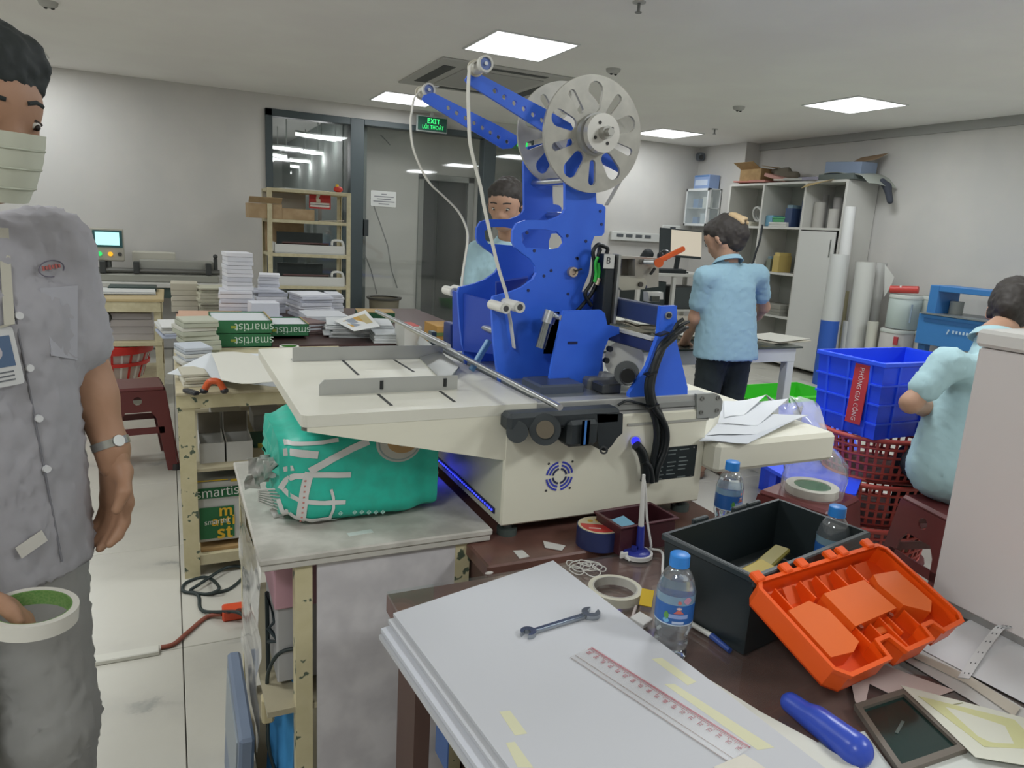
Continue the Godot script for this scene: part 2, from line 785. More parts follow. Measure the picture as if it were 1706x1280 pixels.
func marble(seed_no: int) -> StandardMaterial3D:
	var key = "marble%d" % seed_no
	if not mats.has(key):
		var ns = FastNoiseLite.new()
		ns.seed = seed_no
		ns.noise_type = FastNoiseLite.TYPE_SIMPLEX_SMOOTH
		ns.fractal_type = FastNoiseLite.FRACTAL_RIDGED
		ns.fractal_octaves = 3
		ns.frequency = 0.0035
		ns.domain_warp_enabled = true
		ns.domain_warp_amplitude = 40.0
		ns.domain_warp_frequency = 0.01
		var g = Gradient.new()
		g.offsets = PackedFloat32Array([0.0, 0.6, 0.84, 0.93, 1.0])
		g.colors = PackedColorArray([Color("cbc8bd"), Color("c8c5ba"), Color("c1beb4"), Color("a4a39c"), Color("929490")])
		var m = noisy(ns, g, v3(0.4, 0.4, 0.4) * (1.0 + 0.07 * seed_no), 0.28)
		mats[key] = m
	return mats[key]


func room() -> void:
	var wall = grain("ccc9c4", "c6c4c0", 0.006, v3(0.4, 0.4, 0.4), 0.85)
	var b = Mb.new()
	b.span(v3(-3.3, -0.2, 3.4), v3(6.9, -0.012, -8.3))
	var fl = struct(b, "floor", flat("8b8981", 0.6))
	var tiles: Array[Mesh] = []
	for s in 4:
		tiles.append(Mb.new().box(v3(0, -0.006, 0), v3(0.797, 0.012, 0.797), 0.0015).mesh(marble(s + 1)))
	var r = RandomNumberGenerator.new()
	r.seed = 11
	for i in range(-4, 9):
		for j in range(-8, 5):
			var o = MeshInstance3D.new()
			o.name = "tile"
			o.mesh = tiles[r.randi() % 4]
			o.position = v3(-0.01 + 0.8 * i + 0.4, 0, -2.3 + 0.8 * j + 0.4)
			if o.position.x < -2.95 or o.position.x > 6.3 or o.position.z < -7.9 or o.position.z > 1.6:
				continue
			fl.add_child(o, true)
	b = Mb.new()
	b.span(v3(-3.3, 2.56, 3.4), v3(6.9, 2.7, -8.3))
	struct(b, "ceiling", grain("f3f1ec", "efece8", 0.005, v3(0.3, 0.3, 0.3), 0.9))
	b = Mb.new()
	b.span(v3(-3.3, -0.1, -8.2), v3(0.925, 2.56, -8.08))
	b.span(v3(0.925, 2.42, -8.2), v3(3.95, 2.56, -8.08))
	b.span(v3(3.95, -0.1, -8.2), v3(6.9, 2.56, -8.08))
	struct(b, "wall_back", wall)
	b = Mb.new()
	b.span(v3(6.65, -0.1, -8.2), v3(6.8, 2.56, 3.3))
	struct(b, "wall_right", wall)
	struct(Mb.new().span(v3(6.42, 0, -8.08), v3(6.65, 2.56, -7.2)), "wall_column", wall)
	struct(Mb.new().span(v3(6.625, 2.475, -7.2), v3(6.65, 2.56, 3.2)), "trim_1", flat("a3a39f", 0.8))
	struct(Mb.new().span(v3(-3.3, -0.1, -8.2), v3(-3.2, 2.56, 3.3)), "wall_left", flat("f2f1ee", 0.85))
	struct(Mb.new().span(v3(-3.3, -0.1, 3.2), v3(6.8, 2.56, 3.3)), "wall_front", flat("f2f1ee", 0.85))
	# air outlet in the ceiling, left of and behind the large light
	var o = thing("air_outlet", v3(2.45, 2.56, -5.95), "recessed ceiling air outlet with dark slots behind the front tape arm", "air vent")
	var ring_m = flat("b5b4af", 0.6)
	part(Mb.new().span(v3(1.85, 2.545, -6.5), v3(3.05, 2.56, -5.35), 0.004), "cover", ring_m, o)
	for q in [[v3(1.93, 2.542, -6.3), v3(2.03, 2.546, -5.55)], [v3(2.86, 2.542, -6.3), v3(2.96, 2.546, -5.55)], [v3(2.15, 2.542, -5.47), v3(2.75, 2.546, -5.41)], [v3(2.15, 2.542, -6.43), v3(2.75, 2.546, -6.37)]]:
		part(Mb.new().span(q[0], q[1]), "slot", flat("4e504e", 0.7), o)
	part(Mb.new().span(v3(2.1, 2.538, -6.28), v3(2.79, 2.546, -5.57), 0.003), "grille", flat("a9a8a4", 0.6), o)
	for q in [[v3(4.724, 2.56, -5.459), "round ceiling smoke detector between the two right-hand light panels"], [v3(3.023, 2.56, -4.9), "small round ceiling sensor right of the large light panel above the reel"], [v3(-0.612, 2.56, -5.576), "round ceiling smoke detector at the top left above the masked man"]]:
		var d = thing("smoke_detector", q[0], q[1], "smoke detector", "round ceiling detectors")
		part(Mb.new().at(Transform3D(Basis(), q[0])).lathe([v2(0.0, -0.035), v2(0.03, -0.033), v2(0.05, -0.02), v2(0.055, 0.0)]), "housing", flat("b1b0ab", 0.5), d)
		part(Mb.new().ball(q[0] + v3(-0.015, -0.034, 0), v3(0.012, 0.01, 0.012), 10).ball(q[0] + v3(0.022, -0.034, 0), v3(0.012, 0.01, 0.012), 10), "eye", flat("3f403e", 0.4), d)
	for q in [[v3(5.469, 2.56, -6.666), "small ceiling sprinkler head right of the far corner light panel"], [v3(2.275, 2.56, -3.486), "small ceiling sprinkler head at the top edge above the machine"]]:
		var d = thing("sprinkler", q[0], q[1], "sprinkler", "ceiling sprinklers")
		part(Mb.new().cyl(q[0] + v3(0, 0, 0), q[0] + v3(0, -0.006, 0), 0.035), "rosette", flat("b5b4af", 0.4), d)
		part(Mb.new().cyl(q[0], q[0] + v3(0, -0.05, 0), 0.008).cyl(q[0] + v3(0, -0.05, 0), q[0] + v3(0, -0.054, 0), 0.018), "nozzle", flat("7c7d7a", 0.35, 0.6), d)
	# small grey camera high in the corner
	var c = thing("corner_camera", v3(6.36, 2.36, -7.95), "small dark camera high up in the far right corner of the room", "camera")
	part(Mb.new().box(v3(6.36, 2.43, -7.98), v3(0.1, 0.1, 0.1), 0.02), "housing", flat("5d636a", 0.4), c)
	part(Mb.new().cyl(v3(6.33, 2.42, -7.93), v3(6.31, 2.41, -7.9), 0.03), "lens", flat("222428", 0.2), c)


func lobby() -> void:
	var dark = flat("414b4e", 0.45)
	# glazed partition in the opening of the back wall
	var w = struct(Mb.new().span(v3(0.925, 0, -8.18), v3(0.995, 2.42, -8.05), 0.004).span(v3(0.925, 2.35, -8.18), v3(1.86, 2.42, -8.05), 0.004).span(v3(0.925, 0, -8.18), v3(1.86, 0.09, -8.05), 0.004), "window_1", dark)
	struct(Mb.new().span(v3(0.995, 0.09, -8.12), v3(1.79, 2.35, -8.112)), "pane", pane("aebfba", 0.06), w)
	struct(Mb.new().span(v3(1.785, 0, -8.19), v3(1.93, 2.42, -8.04), 0.004), "mullion", dark, w)
	var d = struct(Mb.new().span(v3(1.93, 2.36, -8.19), v3(3.95, 2.42, -8.04), 0.004).span(v3(3.32, 0, -8.19), v3(3.47, 2.36, -8.04), 0.004).span(v3(3.88, 0, -8.19), v3(3.95, 2.36, -8.04), 0.004), "door_1", dark)
	struct(Mb.new().span(v3(1.93, 0.02, -8.12), v3(3.32, 2.36, -8.112)), "pane", pane("b4c0ba", 0.03), d)
	struct(Mb.new().span(v3(3.47, 0.02, -8.12), v3(3.88, 2.36, -8.112)), "pane", pane("aebfba", 0.06), d)
	struct(Mb.new().span(v3(1.935, 1.2, -8.1), v3(1.985, 1.38, -8.02), 0.004), "door_lock", flat("2c3234", 0.4), d)
	# the lobby behind: marble wall with a dark lift door
	var stone = grain("cbcbc2", "d6d5cc", 0.004, v3(0.5, 0.5, 0.5), 0.35, 3, 5)
	var b = Mb.new()
	b.span(v3(1.9, 0, -9.0), v3(2.848, 2.6, -8.9))
	b.span(v3(2.848, 1.916, -9.0), v3(3.52, 2.6, -8.9))
	b.span(v3(3.52, 0, -9.0), v3(4.6, 2.6, -8.9))
	var lw = struct(b, "wall_lobby", stone)
	var veins = flat("7d7f79", 0.5)
	for q in [[v3(2.226, 1.638, -8.898), v3(2.349, 1.326, -8.898), v3(2.444, 1.077, -8.898), v3(2.496, 0.785, -8.898), v3(2.578, 0.562, -8.898)], [v3(2.147, 0.993, -8.898), v3(2.239, 0.777, -8.898), v3(2.319, 0.484, -8.898)], [v3(2.331, 2.374, -8.898), v3(2.412, 2.307, -8.898), v3(2.45, 2.269, -8.898)]]:
		struct(Mb.new().strip(q, v3(0.9, 0.4, 0), 0.014, 0.001), "vein", veins, lw)
	struct(Mb.new().span(v3(1.9, -0.1, -9.4), v3(4.6, 0.0, -8.2)), "floor_lobby", flat("7d7d76", 0.3))
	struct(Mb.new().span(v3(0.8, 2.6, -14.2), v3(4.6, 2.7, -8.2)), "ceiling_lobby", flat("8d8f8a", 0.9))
	struct(Mb.new().span(v3(4.5, 0, -9.4), v3(4.6, 2.6, -8.2)), "wall_lobby_side", flat("777a76", 0.8))
	var lift = struct(Mb.new().span(v3(2.817, 0, -8.9), v3(2.88, 1.974, -8.87), 0.003).span(v3(3.466, 0, -8.9), v3(3.548, 1.974, -8.87), 0.003).span(v3(2.817, 1.902, -8.9), v3(3.548, 1.974, -8.87), 0.003), "door_2", flat("8f918b", 0.3, 0.5))
	struct(Mb.new().span(v3(2.872, 0, -9.06), v3(3.092, 1.916, -9.02)), "door_leaf", flat("0f1413", 0.35), lift)
	struct(Mb.new().span(v3(3.124, 0, -9.06), v3(3.489, 1.916, -9.02)), "door_leaf", flat("0c1110", 0.35), lift)
	struct(Mb.new().span(v3(2.848, 0, -9.1), v3(3.53, 2.5, -9.06)), "door_back", flat("3a413e", 0.6), lift)
	# dim office seen through the left pane
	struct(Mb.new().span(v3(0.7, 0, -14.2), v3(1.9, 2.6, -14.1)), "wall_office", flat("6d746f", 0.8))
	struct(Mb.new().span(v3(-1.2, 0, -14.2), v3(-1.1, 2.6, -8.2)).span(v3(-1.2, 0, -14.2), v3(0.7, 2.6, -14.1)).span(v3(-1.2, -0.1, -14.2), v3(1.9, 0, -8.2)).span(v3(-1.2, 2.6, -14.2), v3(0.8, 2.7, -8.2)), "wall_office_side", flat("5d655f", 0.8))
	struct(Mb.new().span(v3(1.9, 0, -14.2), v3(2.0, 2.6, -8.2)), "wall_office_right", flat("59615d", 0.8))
	var tube_m = glow("f4faf6", 1.1)
	var rows = [[v3(1.423, 2.339, -9.4), v3(2.034, 2.31, -9.4)], [v3(1.227, 2.228, -10.2), v3(1.634, 2.221, -10.2)], [v3(1.619, 2.205, -10.2), v3(2.048, 2.206, -10.2)], [v3(1.322, 2.213, -11.2), v3(1.576, 2.195, -11.2)], [v3(1.626, 2.158, -11.2), v3(2.041, 2.161, -11.2)], [v3(1.77, 2.139, -12.2), v3(2.073, 2.137, -12.2)], [v3(1.439, 2.218, -12.2), v3(1.519, 2.207, -12.2)], [v3(1.885, 2.083, -13), v3(2.081, 2.07, -13)]]
	var where = ["topmost", "second, left end of its row", "second, right end of its row", "third, at the left edge", "fourth, in the middle", "fifth, in the middle", "short one low at the left edge", "lowest"]
	for i in rows.size():
		var y: float = (rows[i][0] as Vector3).y
		var a: Vector3 = rows[i][0]
		var e: Vector3 = rows[i][1]
		var t = thing("tube_light", v3((a.x + e.x) / 2, a.y, a.z), "long white ceiling tube light in the dim office behind the left window, " + where[i] + " of the reflections", "tube light", "office tube lights")
		t.set_meta("label", "white tube light seen through the left window pane, " + where[i])
		part(Mb.new().bar(a, e, 0.05, 0.035), "tube", tube_m, t)
		part(Mb.new().bar(a + v3(0, 0.03, 0), e + v3(0, 0.03, 0), 0.07, 0.02), "fixture", flat("8d948f", 0.5), t)
		part(Mb.new().span(v3((a.x + e.x) / 2 - 0.006, a.y + 0.03, a.z - 0.006), v3((a.x + e.x) / 2 + 0.006, 2.6, a.z + 0.006)), "hanger", flat("6d746f", 0.5), t)
		var l = OmniLight3D.new()
		l.name = "tube_glow"
		l.light_energy = 0.10
		l.omni_range = 8.0
		l.omni_attenuation = 2.0
		l.light_size = 0.1
		l.shadow_enabled = true
		l.position = (a + e) / 2 + v3(0, -0.06, 0)
		add_child(l, true)
	# notice on the glass
	var no = thing("paper_notice", v3(2.176, 1.526, -8.1), "white paper notice with small lettering stuck on the glass by the lift", "notice")
	part(Mb.new().span(v3(2.026, 1.53, -8.108), v3(2.31, 1.696, -8.105)), "sheet", flat("c7c8c4", 0.7), no)
	for k in 5:
		var y = 1.662 - 0.026 * k
		var hw: float = [0.03, 0.11, 0.08, 0.12, 0.06][k]
		part(Mb.new().span(v3(2.174 - hw, y - 0.005, -8.105), v3(2.174 + hw, y + 0.005, -8.104)), "print_line", flat("74757a", 0.7), no)
	# green exit sign hanging from the ceiling
	var e = thing("exit_sign", v3(2.646, 2.35, -7.9), "green lit exit sign hanging below the ceiling in front of the glazed wall", "exit sign")
	var sg = [v3(2.466, 2.485, -7.9), v3(2.812, 2.373, -7.9)]
	var c = v3((sg[0].x + sg[1].x) / 2, (sg[0].y + sg[1].y) / 2, -7.9)
	part(Mb.new().box(c + v3(0, 0, -0.02), v3(0.35, 0.165, 0.03), 0.004), "housing", flat("9fa5a2", 0.4), e)
	part(Mb.new().box(c, v3(0.325, 0.138, 0.012)), "sign_face", flat("1d4a3e", 0.4), e)
	part(Mb.new().span(c + v3(-0.02, 0.08, -0.025), c + v3(0.02, 2.56 - c.y, -0.015)), "bracket", flat("b5b7b3", 0.4), e)
	var gg = glow("35e070", 0.9)
	letters("EXIT", 0.05, gg, e, place(c + v3(0.01, 0.03, 0.007)), "sign_lettering", true)
	letters("LÔI THOÁT", 0.036, gg, e, place(c + v3(0.005, -0.034, 0.007)), "sign_lettering")
	part(Mb.new().bar(c + v3(-0.078, -0.01, 0.007), c + v3(-0.07, -0.002, 0.007), 0.004, 0.001, Vector3.BACK), "accent_mark", gg, e)
	# second small green lamp, right of the rear plate
	var g2 = thing("green_sign", v3(3.8, 2.337, -8), "small green lit sign on the glass between the tape arms and the blue plate", "exit sign")
	part(Mb.new().span(v3(3.709, 2.309, -8), v3(3.838, 2.361, -8) + v3(0, 0, 0.02), 0.003), "sign_face", glow("2fbf5a", 0.8), g2)
	part(Mb.new().span(v3(3.84, 2.321, -8), v3(3.885, 2.359, -8) + v3(0, 0, 0.02), 0.003), "cap", flat("cfd3d0", 0.4), g2)


func cream() -> StandardMaterial3D:
	return grain("c9c09f", "bfb593", 0.02, v3(1.5, 1.5, 1.5), 0.55, 3, 3)


# cream paint with chips down to dark steel
func chipped() -> StandardMaterial3D:
	if not mats.has("chipped"):
		var ns = FastNoiseLite.new()
		ns.seed = 8
		ns.frequency = 0.02
		ns.fractal_octaves = 4
		var g = Gradient.new()
		g.offsets = PackedFloat32Array([0.0, 0.25, 0.265, 1.0])
		g.colors = PackedColorArray([Color("4d5a50"), Color("57624f"), Color("cbc19c"), Color("c2b891")])
		mats["chipped"] = noisy(ns, g, v3(1.6, 1.6, 1.6), 0.55)
	return mats["chipped"]


# angle-iron post: two thin legs of an L
func angle_post(b: Mb, x: float, z: float, y0: float, y1: float, w: float, sx: float, sz: float) -> Mb:
	b.span(v3(x, y0, z), v3(x + sx * w, y1, z + sz * 0.004))
	b.span(v3(x, y0, z + sz * 0.004), v3(x + sx * 0.004, y1, z + sz * w))
	return b


# pile of paper bundles, each bundle a part, slightly shifted and turned
func pile(called: String, c: Vector3, w: float, d: float, h: float, count: int, tones: Array, jitter: float, turn: float, seed_no: int, label: String, category: String, group: String) -> Node3D:
	var o = thing(called, c, label, category, group)
	var r = RandomNumberGenerator.new()
	r.seed = seed_no
	var y = 0.0
	for i in count:
		var th = h / count * r.randf_range(0.85, 1.15)
		if i == count - 1:
			th = maxf(h - y, 0.002)
		var b = Mb.new()
		b.at(place(v3(r.randf_range(-jitter, jitter), y + th / 2, r.randf_range(-jitter, jitter)), v3(0, turn + r.randf_range(-jitter, jitter) * 5.0, 0)))
		b.box(v3(), v3(w * r.randf_range(0.97, 1.03), th - 0.0015, d * r.randf_range(0.97, 1.03)), 0.0015)
		part(b, "bundle", flat(tones[r.randi() % tones.size()], 0.8), o, true)
		y += th
	return o


func back_left() -> void:
	var cr = cream()
	# steel rack by the window
	var z0 = -7.0
	var z1 = -7.45
	var xl = 0.812
	var xr = 1.563
	var top = 1.609
	var lev = [1.336, 1.03, 0.735, 0.35]
	var o = thing("shelf_rack", v3((xl + xr) / 2, 0, z0), "cream painted open steel rack with five shelves in front of the left window", "shelf")
	for q in [[xl, z0, 1.0, -1.0], [xr, z0, -1.0, -1.0], [xl, z1, 1.0, 1.0], [xr, z1, -1.0, 1.0]]:
		part(angle_post(Mb.new(), q[0], q[1], 0.0, top, 0.04, q[2], q[3]), "post", cr, o)
	for y: float in [top] + lev:
		part(Mb.new().span(v3(xl + 0.006, y - 0.03, z0 - 0.005), v3(xr - 0.006, y, z1 + 0.005), 0.003), "shelf", cr, o)
	# things on the rack
	var shelf_z = -7.2
	tag(solo(Mb.new().at(place(v3(xl + 0.33, top + 0.004, -7.2), v3(0, 0.2, 0))).box(v3(), v3(0.42, 0.008, 0.3)), "paper_sheet", flat("c9cbc8"), "loose white papers lying on top of the cream rack", "paper"))
	var tb = thing("toy_figure", v3(xr - 0.1, top, -7.1), "tiny red and yellow trinket on the top right of the cream rack", "trinket")
	part(Mb.new().ball(v3(xr - 0.1, top + 0.03, -7.1), v3(0.045, 0.03, 0.03), 12), "body", flat("c0392f"), tb)
	part(Mb.new().cyl(v3(xr - 0.11, top + 0.03, -7.1), v3(xr - 0.11, top + 0.075, -7.1), 0.022, 0.012), "cap", flat("d8a92e"), tb)
	var kr = grain("b39a78", "a88e6c", 0.02, v3(1, 1, 1), 0.85, 3, 4)
	var cb = thing("cardboard_box", v3(xl - 0.02, lev[0], -7.2), "flat brown cardboard box sticking out left on the rack's second shelf", "box", "cardboard boxes")
	part(Mb.new().span(v3(xl - 0.16, lev[0], -7.3), v3(xl + 0.13, lev[0] + 0.13, -7.02), 0.002), "body", kr, cb)
	part(Mb.new().at(place(v3(xl - 0.02, lev[0] + 0.135, -7.0), v3(-0.5, 0, 0))).box(v3(0, 0, 0.05), v3(0.28, 0.004, 0.1)), "flap", kr, cb)
	tag(solo(Mb.new().span(v3(xl + 0.07, lev[0], -7.16), v3(xl + 0.42, lev[0] + 0.1, -7.03), 0.002), "cardboard_box", kr, "low brown cardboard carton behind the left posts on the rack's second shelf", "box", "cardboard boxes"))
	tag(solo(Mb.new().at(place(v3(xl + 0.2, lev[1] + 0.14, -7.38), v3(-0.12, 0, 0))).box(v3(), v3(0.36, 0.27, 0.006)), "cardboard_sheet", kr, "brown cardboard sheet leaning at the back of the rack's third shelf", "cardboard"))
	tag(solo(Mb.new().at(place(v3(xl + 0.2, lev[0] + 0.13, -7.4), v3(-0.1, 0, 0))).box(v3(), v3(0.4, 0.25, 0.006)), "cardboard_sheet", flat("b9b3a4"), "pale grey cardboard sheet leaning at the back of the rack's second shelf", "cardboard"))
	var rs = thing("red_sign", v3(1.312, 1.458, -7.2), "red sign with a white flame mark and white lines on the rack's second shelf", "sign")
	part(Mb.new().span(v3(1.212, 1.451, -7.2), v3(1.413, 1.614, -7.2) + v3(0, 0, -0.006)), "board", flat("c8352f", 0.5), rs)
	part(Mb.new().at(place(v3(1.295, 1.545, -7.197))).prism([v2(-0.015, -0.04), v2(0.02, -0.04), v2(0.022, -0.01), v2(0.008, 0.0), v2(0.02, 0.035), v2(-0.012, 0.045), v2(-0.02, 0.0)], 0, 0.002), "flame_mark", flat("e6dfca"), rs)
	for k in 2:
		part(Mb.new().span(v3(1.222, 1.485, -7.197) + v3(0, -0.018 * k, 0), v3(1.401, 1.502, -7.197) + v3(0, -0.018 * k + 0.006, 0.002)), "print_line", flat("e4dcd4"), rs)
	part(Mb.new().span(v3(1.295, 1.457, -7.2) + v3(0, -0.12, -0.006), v3(1.329, 1.459, -7.2) + v3(0, 0, -0.002)), "stake", flat("7e7a72"), rs)
	tag(solo(Mb.new().at(place(v3(xr - 0.16, lev[0] + 0.008, -7.1), v3(0, -0.3, 0.06))).box(v3(), v3(0.22, 0.01, 0.16), 0.002), "paper_pad", flat("d2c6b2"), "small cream paper pad at the right end of the rack's second shelf", "paper"))
	for k in 2:
		var y: float = lev[1 + k]
		var t = thing("paper_tray", v3(xl + 0.4, y, -7.15), "white tray with a dark red board on the rack's %s shelf" % ["third", "fourth"][k], "tray", "white trays on the cream rack")
		part(Mb.new().span(v3(xl + 0.06, y, -7.38), v3(xr - 0.05, y + 0.012, -7.02)).span(v3(xl + 0.06, y, -7.03), v3(xr - 0.05, y + 0.085, -7.02), 0.003).span(v3(xl + 0.06, y, -7.38), v3(xl + 0.07, y + 0.1, -7.02), 0.003), "body", flat("d4d4cf", 0.5), t)
		part(Mb.new().at(place(v3(xl + 0.34, y + 0.09, -7.05), v3(-0.35, 0, 0))).box(v3(), v3(0.42, 0.012, 0.07)), "board", flat("553a37", 0.6), t)
		part(Mb.new().tube(curve([v3(xr - 0.17, y + 0.09, -7.04), v3(xr - 0.16, y + 0.13, -7.04), v3(xr - 0.1, y + 0.135, -7.04), v3(xr - 0.065, y + 0.11, -7.04), v3(xr - 0.05, y + 0.01, -7.04)], 5), 0.012), "handle", flat("dbdbd6", 0.4), t)
		part(Mb.new().span(v3(xl + 0.12, y + 0.02, -7.36), v3(xr - 0.2, y + 0.19, -7.34)), "dark_panel", flat("353d3c", 0.5), t)
	# worktop along the back wall with a creasing machine and its control panel
	var wt = thing("work_counter", v3(-0.2, 0, -7.7), "long white work counter along the back wall under the control panel", "counter")
	part(Mb.new().span(v3(-1.6, 0.66, -8.03), v3(0.74, 0.7, -7.4), 0.004), "worktop", flat("c9c8c2", 0.5), wt)
	part(Mb.new().span(v3(-1.55, 0.56, -7.47), v3(0.7, 0.66, -7.44)), "apron", flat("3e4f4a", 0.5), wt)
	for q in [[-1.5, -7.45], [0.66, -7.45], [-1.5, -7.98], [0.66, -7.98], [-0.4, -7.45]]:
		part(Mb.new().span(v3(q[0], 0, q[1]), v3(q[0] + 0.045, 0.66, q[1] - 0.045), 0.003), "leg", flat("c4c3bb", 0.5), wt)
	part(Mb.new().span(v3(-1.55, 0.6, -8.02), v3(0.7, 0.66, -8.0)), "back_apron", flat("c4c3bb", 0.5), wt)
	var cp = thing("creasing_machine", v3(-0.1, 0.7, -7.65), "flat grey paper creasing machine with a raised touch screen control panel by the back wall", "machine")
	var gm = flat("a4a49c", 0.45, 0.3)
	part(Mb.new().span(v3(-0.75, 0.7, -7.9), v3(0.42, 0.77, -7.5), 0.01), "bed", flat("99998f", 0.5), cp)
	part(Mb.new().span(v3(-0.261, 0.808, -7.6) + v3(0, 0, 0), v3(0.38, 0.9, -7.7), 0.01), "beam", gm, cp)
	part(Mb.new().span(v3(-0.32, 0.86, -7.9), v3(0.05, 0.965, -7.72), 0.008), "cover", flat("bcb9ac", 0.5), cp)
	part(Mb.new().cyl(v3(-0.6, 0.8, -7.55), v3(0.43, 0.8, -7.55), 0.025), "roller", flat("6f6f6b", 0.35, 0.6), cp)
	for x in [-0.55, -0.28, 0.33]:
		part(Mb.new().box(v3(x, 0.83, -7.54), v3(0.05, 0.11, 0.08), 0.006), "clamp", flat("3c3e3d", 0.4), cp)
	part(Mb.new().cyl(v3(0.395, 0.82, -7.56), v3(0.395, 0.93, -7.56), 0.018).ball(v3(0.395, 0.95, -7.56), v3(0.022, 0.022, 0.022), 10), "knob", flat("3c3e3d", 0.4), cp)
	part(Mb.new().cyl(v3(-0.512, 0.75, -7.62), v3(-0.512, 0.93, -7.62), 0.028), "post", flat("6e706d", 0.4, 0.5), cp)
	var pa = part(Mb.new().at(place((v3(-0.629, 0.889, -7.6) + v3(-0.391, 1.156, -7.6)) / 2, v3(-0.12, 0.1, 0))).box(v3(), v3(0.27, 0.29, 0.07), 0.008), "panel", flat("a9a598", 0.5), cp)
	var px = place((v3(-0.629, 0.889, -7.6) + v3(-0.391, 1.156, -7.6)) / 2, v3(-0.12, 0.1, 0))
	part(Mb.new().at(px).box(v3(0.005, 0.05, 0.036), v3(0.235, 0.15, 0.012), 0.003), "screen_frame", flat("1f5457", 0.3), pa)
	part(Mb.new().at(px).box(v3(0.003, 0.052, 0.043), v3(0.19, 0.115, 0.004)), "screen", glow("a8e4e2", 0.75), pa)
	part(Mb.new().at(px).cyl(v3(-0.065, -0.085, 0.035), v3(-0.065, -0.085, 0.055), 0.02), "green_button_light", glow("35c566", 0.7), pa)
	part(Mb.new().at(px).cyl(v3(0.02, -0.085, 0.035), v3(0.02, -0.085, 0.055), 0.02), "amber_button_light", glow("e0a32a", 0.7), pa)
	part(Mb.new().at(px).cyl(v3(0.095, -0.085, 0.035), v3(0.095, -0.085, 0.05), 0.017), "switch", flat("3a3937", 0.4), pa)
	# cream trolley at the left with a red basket
	var ct = thing("paper_cart", v3(-0.45, 0, -5.9), "cream steel trolley with paper on two levels behind the masked man's arm", "cart", "cream steel carts")
	for q in [[-0.86, -5.58, 1.0, -1.0], [-0.07, -5.58, -1.0, -1.0], [-0.86, -6.3, 1.0, 1.0], [-0.07, -6.3, -1.0, 1.0]]:
		part(angle_post(Mb.new(), q[0], q[1], 0.06, 0.735, 0.045, q[2], q[3]), "leg", cr, ct)
	part(Mb.new().span(v3(-0.88, 0.735, -5.56), v3(-0.05, 0.755, -6.32), 0.003), "tabletop", flat("b9a67c", 0.6), ct)
	part(Mb.new().span(v3(-0.86, 0.665, -5.572), v3(-0.07, 0.735, -5.566)).span(v3(-0.066, 0.665, -5.57), v3(-0.06, 0.735, -6.31)), "apron", cr, ct)
	var my = 0.456
	part(Mb.new().span(v3(-0.86, my - 0.03, -5.575), v3(-0.07, my, -6.3), 0.002), "middle_shelf", cr, ct)
	part(Mb.new().span(v3(-0.86, 0.14, -5.575), v3(-0.07, 0.17, -6.3), 0.002), "lower_shelf", cr, ct)
	for q in [[-0.8, -5.62], [-0.12, -5.62], [-0.8, -6.24], [-0.12, -6.24]]:
		part(Mb.new().cyl(v3(q[0] - 0.012, 0.03, q[1]), v3(q[0] + 0.012, 0.03, q[1]), 0.03).span(v3(q[0] - 0.016, 0.03, q[1] - 0.01), v3(q[0] + 0.016, 0.065, q[1] + 0.01)), "caster", flat("3a3a38", 0.5), ct)
	pile("paper_stack", v3(-0.32, 0.755, -5.95), 0.4, 0.3, 0.025, 3, ["cfcfcb", "c4c7c6"], 0.02, 0.1, 3, "low pile of white sheets on the left trolley's top", "paper stack", "paper stacks on the left trolley")
	pile("paper_stack", v3(-0.6, 0.755, -5.8), 0.2, 0.25, 0.03, 3, ["d6d6d2"], 0.01, -0.1, 5, "small white stack beside the man's sleeve on the left trolley's top", "paper stack", "paper stacks on the left trolley")
	tag(solo(Mb.new().span(v3(-0.42, 0.755, -6.28), v3(-0.1, 0.79, -6.05), 0.004), "cutting_mat", flat("30403c", 0.6), "dark green cutting mat block at the back of the left trolley's top", "mat"))
	pile("paper_stack", v3(-0.26, my, -5.8), 0.26, 0.3, 0.19, 4, ["bdb6b4", "b3adac", "c1bdb9"], 0.008, 0.0, 7, "grey stack of cut paper on the left trolley's middle shelf", "paper stack", "paper stacks on the left trolley")
	pile("paper_stack", v3(-0.62, my, -5.8), 0.24, 0.3, 0.2, 5, ["a8a29f", "b1aaa6"], 0.01, 0.0, 9, "grey paper stack by the man's elbow on the middle shelf", "paper stack", "paper stacks on the left trolley")
	tag(solo(Mb.new().skin([[v3(-0.45, my + 0.03, -5.66), v3(-0.42, my + 0.16, -5.66), 0.03, 0.045]], 0.012), "dark_cloth", flat("4a4a47", 0.9), "dark bundled cloth between the two stacks on the trolley's middle shelf", "cloth"))
	# red basket
	var rb = thing("red_basket", v3(-0.42, 0.17, -5.85), "round red plastic basket with white mesh on the left trolley's lower shelf", "basket")
	var red = flat("c9322b", 0.4)
	var ry = 0.17
	part(Mb.new().at(place(v3(-0.42, ry, -5.85))).lathe([v2(0.2, 0.0), v2(0.27, 0.22), v2(0.275, 0.22), v2(0.205, 0.0)], 36), "body", flat("b8a8a2", 0.5), rb)
	part(Mb.new().at(place(v3(-0.42, ry, -5.85))).lathe([v2(0.268, 0.19), v2(0.285, 0.19), v2(0.295, 0.245), v2(0.27, 0.25), v2(0.262, 0.2)], 36), "rim", red, rb)
	part(Mb.new().at(place(v3(-0.42, ry, -5.85))).lathe([v2(0.245, 0.1), v2(0.258, 0.1), v2(0.262, 0.125), v2(0.248, 0.125)], 36), "hoop", red, rb)
	for k in 26:
		var a = TAU * k / 26
		var dirv = v3(cos(a), 0, sin(a))
		part(Mb.new().bar(v3(-0.42, ry + 0.002, -5.85) + dirv * 0.208, v3(-0.42, ry + 0.2, -5.85) + dirv * 0.27, 0.014, 0.006, dirv), "slat", flat("dad5d0", 0.5) if k % 2 else red, rb)
